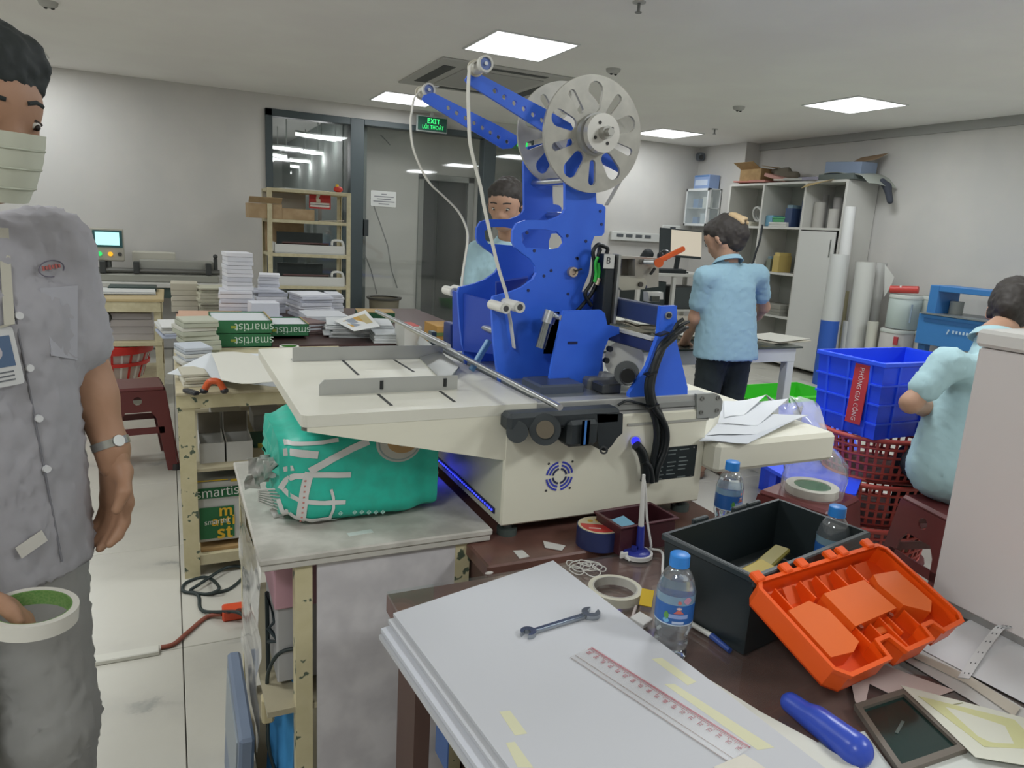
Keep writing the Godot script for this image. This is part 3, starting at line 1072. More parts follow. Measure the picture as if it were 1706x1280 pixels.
	part(Mb.new().at(place(v3(-0.42, ry, -5.85))).lathe([v2(0.0, 0.004), v2(0.2, 0.004), v2(0.2, 0.0), v2(0.0, 0.0)], 30), "bottom", red, rb)
	# maroon plastic stool in front
	var st = stool(v3(-0.195, 0, -4.079 - 0.18), 0.1, "maroon plastic stool on the marble floor behind the masked man's forearm")
	st.set_meta("group", "maroon plastic stools")
	# waste bin by the lift
	var wb = thing("waste_bin", v3(2.06, 0, -7.6), "grey round bin with a dark rim standing before the lift glass", "bin")
	var by = 0.568
	part(Mb.new().at(place(v3(2.06, 0, -7.6))).lathe([v2(0.0, 0.0), v2(0.13, 0.0), v2(0.16, by), v2(0.15, by), v2(0.12, 0.02), v2(0.0, 0.02)], 28), "body", flat("76705f", 0.6), wb)
	part(Mb.new().at(place(v3(2.06, by, -7.6))).lathe([v2(0.145, -0.02), v2(0.18, -0.01), v2(0.19, 0.012), v2(0.15, 0.01)], 28), "rim", flat("4b4a45", 0.5), wb)


# square plastic stool with splayed legs and arched openings; base centre at «at»
func stool(at: Vector3, turn: float, label: String) -> Node3D:
	if not names.has("_stool"):
		names["_stool"] = 1
		var o = thing("plastic_stool", at, label, "stool")
		o.rotation.y = turn
		var red = flat("64302f", 0.35)
		part(Mb.new().box(v3(0, 0.435, 0), v3(0.27, 0.025, 0.27), 0.01), "seat", red, o, true)
		for k in 4:
			var q = Basis(Vector3.UP, PI / 2 * k)
			var slope = Transform3D(q, v3()) * Transform3D(Basis(Vector3.RIGHT, -0.12), v3(0, 0.43, 0.132))
			part(Mb.new().at(slope).prism([v2(-0.135, 0), v2(-0.175, -0.43), v2(-0.125, -0.43), v2(-0.085, -0.15), v2(-0.06, -0.11), v2(0.06, -0.11), v2(0.085, -0.15), v2(0.125, -0.43), v2(0.175, -0.43), v2(0.135, 0)], -0.004, 0.004, [ngon(v2(0.0, -0.05), 0.022, 10)]), "leg_panel", red, o, true)
			part(Mb.new().at(slope).box(v3(0, -0.21, 0.0), v3(0.24, 0.035, 0.008)), "stretcher", red, o, true)
			var foot = Transform3D(q, v3()) * v3(0.165, 0.012, 0.172)
			part(Mb.new().cyl(foot - v3(0, 0.012, 0), foot + v3(0, 0.02, 0), 0.025, 0.02), "foot", flat("2e2a29", 0.5), o, true)
		return o
	return dup(find_child("plastic_stool", false, false), at, turn, label)


func paper_tables() -> void:
	var cr = chipped()
	var ty = 0.725
	# cream steel table in front
	var zf = -2.78
	var zb = -3.70
	var o = thing("steel_table", v3(0.35, 0, -3.2), "worn cream steel table with cartons below, left of the green sack", "table", "cream steel tables")
	for q in [[0.005, zf, 1.0, -1.0], [0.76, zf, -1.0, -1.0], [0.005, zb, 1.0, 1.0], [0.76, zb, -1.0, 1.0]]:
		part(angle_post(Mb.new(), q[0], q[1], 0.0, ty - 0.03, 0.055, q[2], q[3]), "leg", cr, o)
	part(Mb.new().span(v3(0.0, ty - 0.012, zf + 0.01), v3(0.77, ty, zb - 0.01), 0.002), "tabletop", grain("c5bb9d", "b7ab8b", 0.02, v3(1, 1, 1), 0.6, 4, 9), o)
	part(Mb.new().span(v3(0.005, ty - 0.06, zf - 0.001), v3(0.76, ty - 0.012, zf + 0.004)).span(v3(0.001, ty - 0.06, zf), v3(0.006, ty - 0.012, zb)), "apron", cr, o)
	var ym = 0.429
	part(Mb.new().span(v3(0.01, ym - 0.012, zf - 0.006), v3(0.755, ym, zb + 0.006)), "middle_shelf", flat("a89f84", 0.6), o)
	var yl = 0.085
	part(Mb.new().span(v3(0.01, yl - 0.04, zf - 0.006), v3(0.755, yl, zb + 0.006)), "lower_shelf", cream(), o)
	# cartons below
	var wh = flat("c3c2bd", 0.7)
	var labels = ["open white carton below the steel table, left of two", "open white carton below the steel table, right of two"]
	for k in 2:
		var x0: float = [0.073, 0.168][k]
		var x1: float = [0.162, 0.263][k]
		var y1 = 0.506
		var cb = thing("open_carton", v3((x0 + x1) / 2, ym, -2.95), labels[k], "box", "open white cartons under the table")
		part(Mb.new().span(v3(x0, ym, -2.85), v3(x1, y1, -2.854)).span(v3(x0, ym, -3.05), v3(x1, y1 + 0.07, -3.054)).span(v3(x0, ym, -2.854), v3(x0 + 0.003, y1, -3.05)).span(v3(x1 - 0.003, ym, -2.854), v3(x1, y1, -3.05)).span(v3(x0, ym, -2.854), v3(x1, ym + 0.003, -3.05)), "body", wh, cb)
		part(Mb.new().span(v3(x0 + 0.004, y1 - 0.015, -3.049), v3(x1 - 0.004, y1 + 0.07, -3.046)), "inside", flat("6d675b", 0.8), cb)
	tag(solo(Mb.new().span(v3(0.126, 0.534, -3.06) + v3(0, -0.12, 0), v3(0.241, 0.575, -3.06) + v3(0, 0, -0.2), 0.002), "white_carton", wh, "closed white carton behind the two open ones below the steel table", "box"))
	tag(solo(Mb.new().span(v3(0.306, 0.27, -3.25) + v3(0, 0.01, 0), v3(0.427, 0.5, -3.25) + v3(0, 0, -0.2), 0.002), "grey_carton", flat("9b9a97", 0.7), "tall grey carton at the back right below the steel table", "box"))
	var dg = thing("green_carton", v3(0.332, 0.349, -3), "dark green carton with yellow and pale print below the steel table, behind the cart", "box")
	part(Mb.new().span(v3(0.281, 0.382, -3), v3(0.404, 0.442, -3) + v3(0, 0, -0.2), 0.002), "body", flat("1f4a3a", 0.6), dg)
	part(Mb.new().span(v3(0.297, 0.425, -2.998), v3(0.328, 0.448, -2.998) + v3(0, 0, 0.001)), "yellow_print", flat("a8a040", 0.6), dg)
	part(Mb.new().span(v3(0.335, 0.422, -2.998), v3(0.383, 0.444, -2.998) + v3(0, 0, 0.001)), "pale_print", flat("9da79d", 0.6), dg)
	# paper carton with green print
	var a4 = thing("paper_carton", v3(0.162, 0.062, -2.83), "white paper carton with green and yellow print on the lower shelf of the steel table", "box")
	var zc = -2.83
	part(Mb.new().span(v3(0.052, 0.118, -2.83), v3(0.292, 0.359, -2.83) + v3(0, 0, -0.3), 0.002), "body", flat("c6c7c2", 0.6), a4)
	part(Mb.new().span(v3(0.057, 0.295, -2.826), v3(0.291, 0.336, -2.826) + v3(0, 0, -0.003)), "green_band", flat("226b3f", 0.6), a4)
	part(Mb.new().span(v3(0.06, 0.364, -2.826) , v3(0.169, 0.368, -2.826) + v3(0, 0, -0.003)).span(v3(0.178, 0.355, -2.826) , v3(0.213, 0.366, -2.826) + v3(0, 0, -0.003)), "yellow_print", flat("d2b22d", 0.6), a4)
	part(Mb.new().span(v3(0.065, 0.131, -2.826), v3(0.188, 0.258, -2.826) + v3(0, 0, -0.003)), "green_square", flat("2a7044", 0.6), a4)
	letters("smartist", 0.034, flat("dfe3dc", 0.6), a4, place(v3(0.138, 0.319, -2.822), v3(0, 0, 0.04)))
	letters("m", 0.042, flat("d8ae2e", 0.6), a4, place(v3(0.157, 0.241, -2.822), v3(0, 0, 0)), "yellow_lettering", true)
	letters("arti", 0.036, flat("d8ae2e", 0.6), a4, place(v3(0.148, 0.2, -2.822), v3(0, 0, 0)), "yellow_lettering", true)
	letters("st", 0.05, flat("d8ae2e", 0.6), a4, place(v3(0.153, 0.153, -2.822), v3(0, 0, 0)), "yellow_lettering", true)
	letters("smartist", 0.018, flat("dfe3dc", 0.6), a4, place(v3(0.126, 0.201, -2.82), v3(0, 0, 0.04)))
	letters("A4", 0.026, flat("cf9640", 0.6), a4, place(v3(0.234, 0.139, -2.822), v3(0, 0, 0.03)))
	part(Mb.new().span(v3(0.208, 0.169, -2.826), v3(0.259, 0.167, -2.826) + v3(0, 0, -0.003)), "print_line", flat("3c4a46", 0.6), a4)
	part(Mb.new().span(v3(0.065, 0.086, -2.81), v3(0.295, 0.098, -2.81) + v3(0, 0, -0.3), 0.001), "cardboard_tray", flat("a98a5c", 0.8), a4)
	tag(solo(Mb.new().span(v3(0.067, 0.384, -2.83) + v3(0, 0, -0.05), v3(0.214, 0.398, -2.83) + v3(0, 0, -0.2), 0.002), "paper_ream", flat("2a4a3c", 0.7), "dark green ream lying on the printed paper carton", "paper"))
	# dark table behind, carrying most of the stacks
	var t3 = thing("dark_table", v3(0.85, 0, -4.5), "dark maroon topped table carrying the many paper stacks", "table")
	part(Mb.new().span(v3(0.02, ty - 0.03, -3.76), v3(1.7, ty, -5.35), 0.004), "tabletop", flat("4a3533", 0.4), t3)
	for q in [[0.06, -3.8], [1.62, -3.8], [0.06, -5.27], [1.62, -5.27]]:
		part(Mb.new().span(v3(q[0], 0, q[1]), v3(q[0] + 0.05, ty - 0.03, q[1] - 0.05), 0.003), "leg", cream(), t3)
	part(Mb.new().span(v3(0.06, 0.2, -3.8), v3(1.66, 0.23, -5.3)), "lower_shelf", cream(), t3)
	var W = ["d9dae0", "cfd1da", "c5c8d2", "e0e0e4"]
	var G = ["a9a793", "b6b49f", "9a9a86", "c1bea9"]
	var g1 = "white paper stacks on the dark table"
	# [px left, right, top, bottom on the photograph are turned into sizes at the stack's own distance]
	var tall = pile("paper_stack", v3(0.378, 0.9, -4.85), 0.15, 0.2, 1.13 - 0.9, 9, ["d4d5da", "c6c8d0", "dcdce0"], 0.004, 0.08, 21, "tall upright stack of white paper blocks, the highest on the dark table", "paper stack", g1)
	pile("paper_stack", v3(0.369, 0.725, -4.85), 0.19, 0.24, 0.9 - 0.725, 7, W, 0.012, -0.05, 22, "fanned white stack directly under the tallest stack", "paper stack", g1)
	pile("paper_stack", v3(0.59, 0.725, -5.15), 0.2, 0.24, 0.875 - 0.725, 7, W, 0.014, 0.1, 23, "uneven white stack right of the tallest stack, at the back", "paper stack", g1)
	pile("paper_stack", v3(0.598, 0.875, -5.15), 0.13, 0.18, 0.98 - 0.875, 5, W, 0.008, -0.1, 24, "small white stack resting on the uneven stack at the back", "paper stack", g1)
	tag(solo(Mb.new().at(place(v3(0.494, 0.761, -4.5) + v3(0, 0, 0), v3(0, 0.08, 0))).span(v3(-0.08, 0, -0.08), v3(0.08, 0.861 - 0.761, 0.05), 0.003), "paper_block", flat("d5d6dd", 0.7), "smooth white block of paper standing before the back stacks", "paper block"))
	pile("paper_stack", v3(0.493, 0.725, -4.5), 0.26, 0.3, 0.761 - 0.725, 4, ["9aa2b4", "c9ccd6", "b4bac8"], 0.012, 0.05, 41, "low bluish stack under the smooth white paper block", "paper stack", g1)
	pile("paper_stack", v3(0.827, 0.725, -4.9), 0.21, 0.26, 0.879 - 0.725, 8, W, 0.012, 0.2, 25, "loose white stack under the rack's right half", "paper stack", g1)
	pile("paper_stack", v3(0.994, 0.725, -4.95), 0.09, 0.24, 0.876 - 0.725, 8, ["c9cbd2", "d5d6da"], 0.006, -0.05, 26, "narrow grey-white stack at the right end of the back row", "paper stack", g1)
	pile("paper_stack", v3(0.836, 0.725, -4.45), 0.24, 0.28, 0.801 - 0.725, 4, ["c6c8cc", "bcbfc4"], 0.005, 0.03, 27, "square grey-white ream stack in front of the loose stack", "paper stack", g1)
	pile("paper_stack", v3(0.595, 0.725, -4.2), 0.3, 0.25, 0.791 - 0.725, 6, ["d7d8e0", "c2b2b4", "d9dbe4", "7d6a68"], 0.02, 0.35, 28, "sliding heap of pink and white sheets behind the green lids", "paper stack", g1)
	pile("paper_stack", v3(0.234, 0.725, -5.1), 0.17, 0.25, 0.893 - 0.725, 9, G, 0.01, 0.1, 29, "grey-green stack of old booklets left of the tallest stack", "paper stack", g1)
	pile("paper_stack", v3(0.079, 0.725, -5.2), 0.16, 0.22, 0.908 - 0.725, 5, ["bdb7a6", "b6b09e"], 0.003, 0.0, 30, "square beige block of paper at the left end of the back row", "paper stack", g1)
	pile("paper_stack", v3(0.201, 0.725, -4.6), 0.35, 0.25, 0.78 - 0.725, 3, ["a7a494", "c9a48c", "b9b7ab"], 0.012, 0.0, 31, "wide low pile of grey and orange folders behind the green lids", "paper stack", g1)
	pile("paper_stack", v3(0.045, 0.725, -4.15), 0.22, 0.28, 0.789 - 0.725, 5, ["c3c8d6", "aeb4c4", "d3d3d0"], 0.012, 0.1, 32, "bluish-white pile at the left edge of the dark table", "paper stack", g1)
	pile("paper_stack", v3(0.1, 0.725, -3.6), 0.15, 0.17, 0.16, 8, ["b7b9a8", "a9ac9b", "c6c5ba"], 0.012, 0.2, 33, "leaning grey-green pile at the back left of the cream table", "paper stack", "paper piles on the cream table")
	pile("paper_stack", v3(0.075, 0.725, -3.3), 0.11, 0.16, 0.085, 6, ["bcc2ca", "a8aeb4", "c8c8c2"], 0.008, 0.25, 34, "bluish-grey pile at the left edge of the cream table", "paper stack", "paper piles on the cream table")
	pile("paper_stack", v3(0.065, 0.725, -2.93), 0.09, 0.16, 0.05, 4, ["b9b4a2", "c7c3b4"], 0.006, 0.1, 42, "small beige pile at the front left corner of the cream table", "paper stack", "paper piles on the cream table")
	# green box lids with print upside down
	var gr = flat("2a6b43", 0.55)
	var dk = flat("1f5636", 0.55)
	var lid_at = [v3(0.307, 0.685, -3.72), v3(0.309, 0.741, -3.72), v3(0.525, 0.633, -4.02)]
	var lid_says = ["lower of two stacked green carton lids with white print, on the cream table", "upper of two stacked green carton lids, white paper inside", "single green carton lid half behind the stacked pair"]
	for k in 3:
		var c: Vector3 = lid_at[k]
		if k != 1:
			c.y = 0.725
		else:
			c.y = 0.725 + 0.066
		if k == 2:
			c.z = -3.95
			c.y = 0.74
		var hh = 0.065
		var w = 0.275
		var lid = thing("carton_lid", c, lid_says[k], "box lid", "green carton lids")
		var b = Mb.new().at(place(c, v3(0, 0.0, 0)))
		var d = 0.36 if k < 2 else 0.3
		b.span(v3(-w / 2, 0, 0), v3(w / 2, 0.003, -d)).span(v3(-w / 2, 0, 0), v3(w / 2, hh, -0.003)).span(v3(-w / 2, 0, -d), v3(w / 2, hh, -d + 0.003))
		b.span(v3(-w / 2, 0, 0), v3(-w / 2 + 0.003, hh, -d)).span(v3(w / 2 - 0.003, 0, 0), v3(w / 2, hh, -d))
		part(b, "body", gr, lid)
		part(Mb.new().at(place(c)).span(v3(-w / 2 + 0.004, 0.004, -0.004), v3(w / 2 - 0.004, hh - 0.006, -d + 0.004)), "paper", flat("d2d6d8", 0.7), lid)
		part(Mb.new().at(place(c)).span(v3(w / 2 - 0.006, hh, 0), v3(w / 2 + 0.001, hh + 0.002, -d)), "edge", flat("a78f5f", 0.8), lid)
		letters("smartist" if k < 2 else "smartist", 0.036, flat("c9d8cb", 0.6), lid, place(c + v3(0.055, hh * 0.5, 0.0006), v3(0, 0, PI)))
		letters("smartist", 0.03, flat("b9cdbd", 0.6), lid, place(c + v3(-w / 2 - 0.0006, hh * 0.5, -0.13), v3(0, -PI / 2, PI)))
		part(Mb.new().at(place(c)).span(v3(-0.055, hh * 0.4, 0), v3(-0.03, hh * 0.6, 0.001)), "yellow_print", flat("8f9a3a", 0.6), lid)
	# a carton farther right behind the print
	var fc = thing("green_carton", v3(1.21, 0.681, -4.6), "brown topped green carton behind the printed picture, near the bin", "box")
	part(Mb.new().at(place(v3(1.218, 0.685, -4.6), v3(0, -0.15, 0))).span(v3(-0.14, 0, -0.2), v3(0.1, 0.1, 0), 0.002), "body", dk, fc)
	part(Mb.new().at(place(v3(1.218, 0.685, -4.6), v3(0, -0.15, 0))).span(v3(-0.14, 0.1, -0.2), v3(0.1, 0.103, 0)), "top", flat("a2885c", 0.8), fc)
	letters("smartist", 0.034, flat("a9c3b0", 0.6), fc, place(v3(1.218, 0.685, -4.6) + v3(0.01, 0.05, 0.004), v3(0, -0.15, PI)))
	# heap of prints with a yellow picture on top
	pile("paper_stack", v3(0.967, 0.725, -4.1), 0.36, 0.3, 0.075, 7, ["d7d9da", "c9cccd", "dfe0e0", "bfc3c4"], 0.018, -0.15, 35, "broad heap of white prints under the yellow picture", "paper stack", g1)
	pile("paper_stack", v3(1.054, 0.725, -3.85), 0.14, 0.2, 0.055, 4, ["c4c8ca", "d3d6d7"], 0.006, -0.1, 36, "grey-white stack left of the white and red box", "paper stack", g1)
	var pr = thing("printed_picture", v3(0.929, 0.811, -4), "white sheet printed with a yellow picture lying on the print heap", "print")
	var q4 = [v3(0.813, 0.81, -4.033), v3(1.05, 0.84, -4.287), v3(0.995, 0.82, -3.745), v3(0.851, 0.8, -3.715)]
	part(Mb.new().sheet([[q4[0], q4[1]], [q4[3], q4[2]]], 0.001), "sheet", flat("d9dad8", 0.7), pr)
	for k in [[0.12, 0.25, "c2973c"], [0.45, 0.58, "c2973c"], [0.2, 0.32, "8b94a0"], [0.62, 0.74, "b9a876"]]:
		var a: Vector3 = q4[0].lerp(q4[1], k[0] + 0.02)
		var b2: Vector3 = q4[0].lerp(q4[1], k[1] + 0.14)
		var c2: Vector3 = q4[3].lerp(q4[2], k[1] + 0.14)
		var d2: Vector3 = q4[3].lerp(q4[2], k[0] + 0.02)
		var lift = v3(0, 0.0016 if k[2] == "c2973c" else 0.0022, 0)
		part(Mb.new().sheet([[a.lerp(d2, 0.2) + lift, b2.lerp(c2, 0.2) + lift], [a.lerp(d2, 0.75) + lift, b2.lerp(c2, 0.75) + lift]], 0.0004), "picture_patch", flat(k[2], 0.6), pr)
	# small boxes at the right end
	var rx = thing("white_box", v3(1.131, 0.725, -3.57), "white box with a red top behind the wing table's back fence", "box")
	part(Mb.new().span(v3(1.086, 0.721, -3.6), v3(1.18, 0.837, -3.6) + v3(0, 0, -0.18), 0.002), "body", flat("cfd0cb", 0.6), rx)
	part(Mb.new().span(v3(1.096, 0.837, -3.602) + v3(0, 0, -0.02), v3(1.171, 0.84, -3.602) + v3(0, 0.001, -0.16)), "red_print", flat("c2504a", 0.6), rx)
	var yb = thing("cardboard_box", v3(1.336, 0.725, -3.586), "yellow-brown cardboard box sealed with green tape left of the rear blue plate", "box", "cardboard boxes")
	part(Mb.new().span(v3(1.193, 0.744, -3.4), v3(1.326, 0.868, -3.4) + v3(0, 0, -0.2), 0.002), "body", flat("b78d4c", 0.8), yb)
	part(Mb.new().span(v3(1.19, 0.82, -3.397), v3(1.327, 0.837, -3.397) + v3(0, 0, 0.002)), "green_tape", flat("5d7442", 0.5), yb)
	# tape roll by the wing
	var tr = thing("tape_roll", v3(0.474, 0.725, -3.352), "white tape roll with a green core standing by the wing table's back corner", "tape roll", "tape rolls")
	var tc = v3(0.466, 0.725, -3.294)
	part(Mb.new().ring(tc, tc + v3(0, 0.075, 0), 0.042, 0.033), "tape", flat("d3d2cb", 0.6), tr)
	part(Mb.new().ring(tc, tc + v3(0, 0.0745, 0), 0.033, 0.03), "core", flat("4f8a3c", 0.6), tr)
	# white sheets over the front of the cream table
	var s0 = [v3(-0.027, 0.745, -2.976), v3(0.136, 0.8, -3.1), v3(0.197, 0.79, -2.914), v3(0.076, 0.74, -2.841)]
	var g = []
	for i in 5:
		var row = []
		for j in 9:
			var a: Vector3 = v3(0.132, 0.79, -3.156).lerp(v3(0.35, 0.79, -3.101), j / 8.0)
			var e: Vector3 = v3(-0.026, 0.74, -3).lerp(v3(0.344, 0.755, -2.612), j / 8.0)
			var p = a.lerp(e, i / 4.0)
			p.y += 0.012 * sin(j * 0.7) * sin(i * 0.8) + 0.01
			row.append(p)
		g.append(row)
	tag(solo(Mb.new().sheet(g, 0.0008), "paper_sheet", flat("d3d7da", 0.7), "large white sheet draped over the front of the cream table, its tip hanging left", "paper"))
	g = []
	for i in 4:
		var row = []
		for j in 6:
			var a: Vector3 = v3(0.138, 0.8, -3.141).lerp(v3(0.348, 0.8, -3.102), j / 5.0)
			var e: Vector3 = v3(0.143, 0.8, -2.621).lerp(v3(0.305, 0.8, -2.523), j / 5.0)
			var p = a.lerp(e, i / 3.0)
			p.y += 0.008 * sin(j * 0.9 + i)
			row.append(p)
		g.append(row)
	tag(solo(Mb.new().sheet(g, 0.0008), "paper_sheet", flat("d2d0c5", 0.7), "cream sheet lying on the large white sheet beside the wing table", "paper"))
	# orange clip and black cutter at the table's front edge
	var cl = thing("paper_clamp", v3(0.126, 0.725, -2.777), "orange and black hand clamp at the cream table's front edge under the white sheet", "clamp")
	var k0 = v3(0.093, 0.735, -2.749)
	var k1 = v3(0.16, 0.735, -2.736)
	part(Mb.new().tube(curve([k0, k0.lerp(k1, 0.25) + v3(0, 0.03, 0), k0.lerp(k1, 0.5) + v3(0, 0.035, 0), k0.lerp(k1, 0.75) + v3(0, 0.03, 0), k1], 5), 0.012), "handle", flat("cf5a2b", 0.4), cl)
	part(Mb.new().ball(k0, v3(0.015, 0.012, 0.015), 10).ball(k1, v3(0.015, 0.012, 0.015), 10), "tip", flat("2a2a2c", 0.4), cl)
	var kc = thing("box_cutter", v3(0.05, 0.725, -2.782), "black box cutter on the front left corner of the cream table", "cutter")
	part(Mb.new().bar(v3(0.031, 0.735, -2.771), v3(0.068, 0.735, -2.706), 0.022, 0.014, Vector3.UP, 0.003), "handle", flat("25262a", 0.4), kc)
	part(Mb.new().bar(v3(0.064, 0.733, -2.725), v3(0.104, 0.733, -2.737), 0.008, 0.004), "blade", flat("3d4045", 0.35, 0.5), kc)
	# on the floor: orange socket strip, black cable, white cable duct
	var ps = thing("socket_strip", v3(0.175, 0, -2.466), "orange socket strip lying on the marble floor left of the near cart", "power strip")
	part(Mb.new().bar(v3(0.115, 0.02, -2.442), v3(0.252, 0.02, -2.437), 0.06, 0.04, Vector3.UP, 0.006), "body", flat("d8502d", 0.4), ps)
	for k in 4:
		var p: Vector3 = v3(0.136, 0.04, -2.406).lerp(v3(0.233, 0.04, -2.406), k / 3.0)
		part(Mb.new().cyl(p, p + v3(0, 0.0015, 0), 0.012), "socket", flat("5b2a1e", 0.6), ps)
	part(Mb.new().tube(curve([v3(0.115, 0.02, -2.434), v3(0.068, 0.008, -2.455), v3(0.01, 0.008, -2.38), v3(-0.035, 0.008, -2.318), v3(-0.073, 0.008, -2.31)], 6), 0.0075), "cord", flat("8a4a38", 0.5), ps)
	var bc = thing("black_cable", v3(0.067, 0, -2.662), "black power cable looped on the floor by the cream table's front leg", "cable")
	part(Mb.new().tube(curve([v3(0.188, 0.03, -2.341), v3(0.159, 0.05, -2.379), v3(0.057, 0.006, -2.505), v3(0.045, 0.006, -2.625), v3(-0.003, 0.006, -2.674), v3(0.012, 0.006, -2.741), v3(0.081, 0.006, -2.758), v3(0.116, 0.03, -2.609), v3(0.075, 0.006, -2.623), v3(0.023, 0.006, -2.665), v3(0.048, 0.02, -2.676), v3(0.158, 0.02, -2.791), v3(0.227, 0.006, -2.771), v3(0.158, 0.006, -2.642), v3(0.075, 0.006, -2.623)], 7), 0.006), "cord", flat("23302f", 0.5), bc)
	part(Mb.new().tube([v3(0.188, 0.03, -2.341), v3(0.195, 0.05, -2.334), v3(0.199, 0.05, -2.3), v3(0.192, 0.03, -2.307), v3(0.183, 0.03, -2.326)], 0.006).box(v3(0.189, 0.05, -2.352), v3(0.03, 0.04, 0.03), 0.005), "plug", flat("202624", 0.5), bc)
	var du = thing("cable_duct", v3(-0.162, 0, -2.3), "flat white cable duct on the marble floor in front of the masked man", "cable duct")
	part(Mb.new().bar(v3(-0.406, 0.008, -2.3), v3(-0.077, 0.008, -2.297), 0.04, 0.016, Vector3.UP, 0.003), "duct", flat("cfcdc2", 0.5), du)


func machine() -> void:
	var cream_m = flat("e2dfcc", 0.42)
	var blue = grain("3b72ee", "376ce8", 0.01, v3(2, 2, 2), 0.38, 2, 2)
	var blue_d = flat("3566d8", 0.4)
	var steel = flat("a9aba8", 0.32, 0.75)
	var alu = flat("b4b5b2", 0.42, 0.45)
	var chrome = flat("c9cccf", 0.28, 1.0)
	var black = flat("1d2123", 0.45)
	var white = flat("d6d5cd", 0.5)
	var belt = flat("d5d3ca", 0.6)
	var xl = 0.605
	var xr = 1.126
	var yb = 0.75
	var yd = 1.014
	var zb = -2.08
	var o = thing("tape_applicator", v3((xl + xr) / 2, 0.72, -1.68), "large blue and cream machine with two reels and white tape belts on a bench", "machine")
	machine_root = o
	# cabinet: four feet, thin-walled body with a fan grille and a lit button
	for q in [[xl + 0.03, ZFRONT - 0.03], [xr - 0.03, ZFRONT - 0.03], [xl + 0.03, zb + 0.03], [xr - 0.03, zb + 0.03]]:
		part(Mb.new().cyl(v3(q[0], 0.72, q[1]), v3(q[0], 0.735, q[1]), 0.022).cyl(v3(q[0], 0.735, q[1]), v3(q[0], yb, q[1]), 0.012), "foot", flat("4a5450", 0.4), o)
	var bd = part(Mb.new().span(v3(xl, yb, zb), v3(xr, 0.977, ZFRONT), 0.004), "body", cream_m, o)
	var fc = v3(0.738, 0.85, -1.285) + v3(0, 0, 0.0006)
	for k in 4:
		for ring_no in 3:
			var r0: float = 0.014 + 0.0075 * ring_no
			var p = []
			for s in 9:
				var a = PI / 2 * k + 0.16 + (PI / 2 - 0.32) * s / 8.0
				p.append(v2(cos(a), sin(a)) * r0)
			for s in 9:
				var a = PI / 2 * k + 0.16 + (PI / 2 - 0.32) * (8 - s) / 8.0
				p.append(v2(cos(a), sin(a)) * (r0 + 0.0042))
			part(Mb.new().at(place(fc)).prism(p, 0, 0.0008), "fan_slot", flat("3c47b4", 0.5) if ring_no else flat("2b3157", 0.5), bd)
	for q in [v2(-0.028, 0.03), v2(0.03, 0.03), v2(-0.03, -0.03), v2(0.028, -0.03)]:
		part(Mb.new().cyl(fc + v3(q.x, q.y, 0), fc + v3(q.x, q.y, 0.002), 0.0028, 0.0006, 10), "screw", flat("3a3a3a", 0.4, 0.5), bd)
	# black nameplate with pale print
	var np = part(Mb.new().span(v3(0.978, 0.815, -1.285), v3(1.102, 0.892, -1.285) + v3(0, 0, 0.0015)), "nameplate", flat("20282a", 0.4), o)
	var n0 = v3(0.984, 0.885, -1.285)
	for k in 8:
		var y: float = 0.884 - 0.0095 * k
		for s in [[0.006, 0.028, 0.0], [0.036, 0.06, 0.5], [0.068, 0.095, 1.0]]:
			if (k + int(s[2] * 2)) % 5 != 3:
				part(Mb.new().span(v3(n0.x + s[0], y - 0.0012, ZFRONT + 0.0015), v3(n0.x + s[1] - 0.003 * (k % 3), y + 0.0012, ZFRONT + 0.002)), "print_line", flat("77807e", 0.5), np)
	for q in [v3(1.092, 0.887, -1.285), v3(1.092, 0.816, -1.285)]:
		part(Mb.new().cyl(q, q + v3(0, 0, 0.003), 0.0006, 0.002, 10), "rivet", chrome, np)
	# blue light strip along the foot of the left side
	var strip_m = glow("3a46ff", 1.3)
	part(Mb.new().span(v3(xl - 0.003, yb + 0.018, ZFRONT - 0.03), v3(xl, yb + 0.03, zb + 0.15)), "light_strip", flat("1d2146", 0.4), o)
	for k in 46:
		part(Mb.new().box(v3(xl - 0.004, yb + 0.024, ZFRONT - 0.04 - 0.0125 * k), v3(0.002, 0.004, 0.004)), "led_light", strip_m, o)
	var sl = OmniLight3D.new()
	sl.name = "strip_glow"
	sl.light_color = Color(0.25, 0.28, 1.0)
	sl.light_energy = 0.0006
	sl.light_size = 0.02
	sl.shadow_enabled = true
	sl.omni_range = 3.0
	sl.omni_attenuation = 2.0
	sl.position = v3(xl - 0.03, yb + 0.024, ZFRONT - 0.3)
	add_child(sl, true)
	# deck and left wing table
	var wl = 0.202
	var wb = -2.0
	var wing = []
	for q in rrect(v2((wl + 0.68) / 2, -(wb + ZFRONT) / 2), 0.68 - wl, ZFRONT - wb, 0.015):
		wing.append(q)
	var flat_deck = Transform3D(Basis(Vector3.RIGHT, -PI / 2), v3())
	part(Mb.new().at(flat_deck).prism(wing, yd - 0.022, yd), "wing_table", flat("d9d7c9", 0.35), o)
	part(Mb.new().prism([v2(wl + 0.01, yd - 0.022), v2(wl + 0.01, yd - 0.03), v2(xl, 0.896), v2(xl + 0.12, 0.896), v2(xl + 0.12, yd - 0.022)], ZFRONT - 0.005, ZFRONT - 0.001), "gusset", cream_m, o)
	part(Mb.new().prism([v2(wl + 0.01, yd - 0.022), v2(wl + 0.01, yd - 0.03), v2(xl, 0.896), v2(xl, yd - 0.022)], wb + 0.02, wb + 0.015), "gusset", cream_m, o)
	part(Mb.new().cyl(v3(wl + 0.03, yd - 0.06, ZFRONT - 0.12), v3(wl + 0.03, yd - 0.02, ZFRONT - 0.12), 0.012), "levelling_screw", flat("77776f", 0.4, 0.5), o)
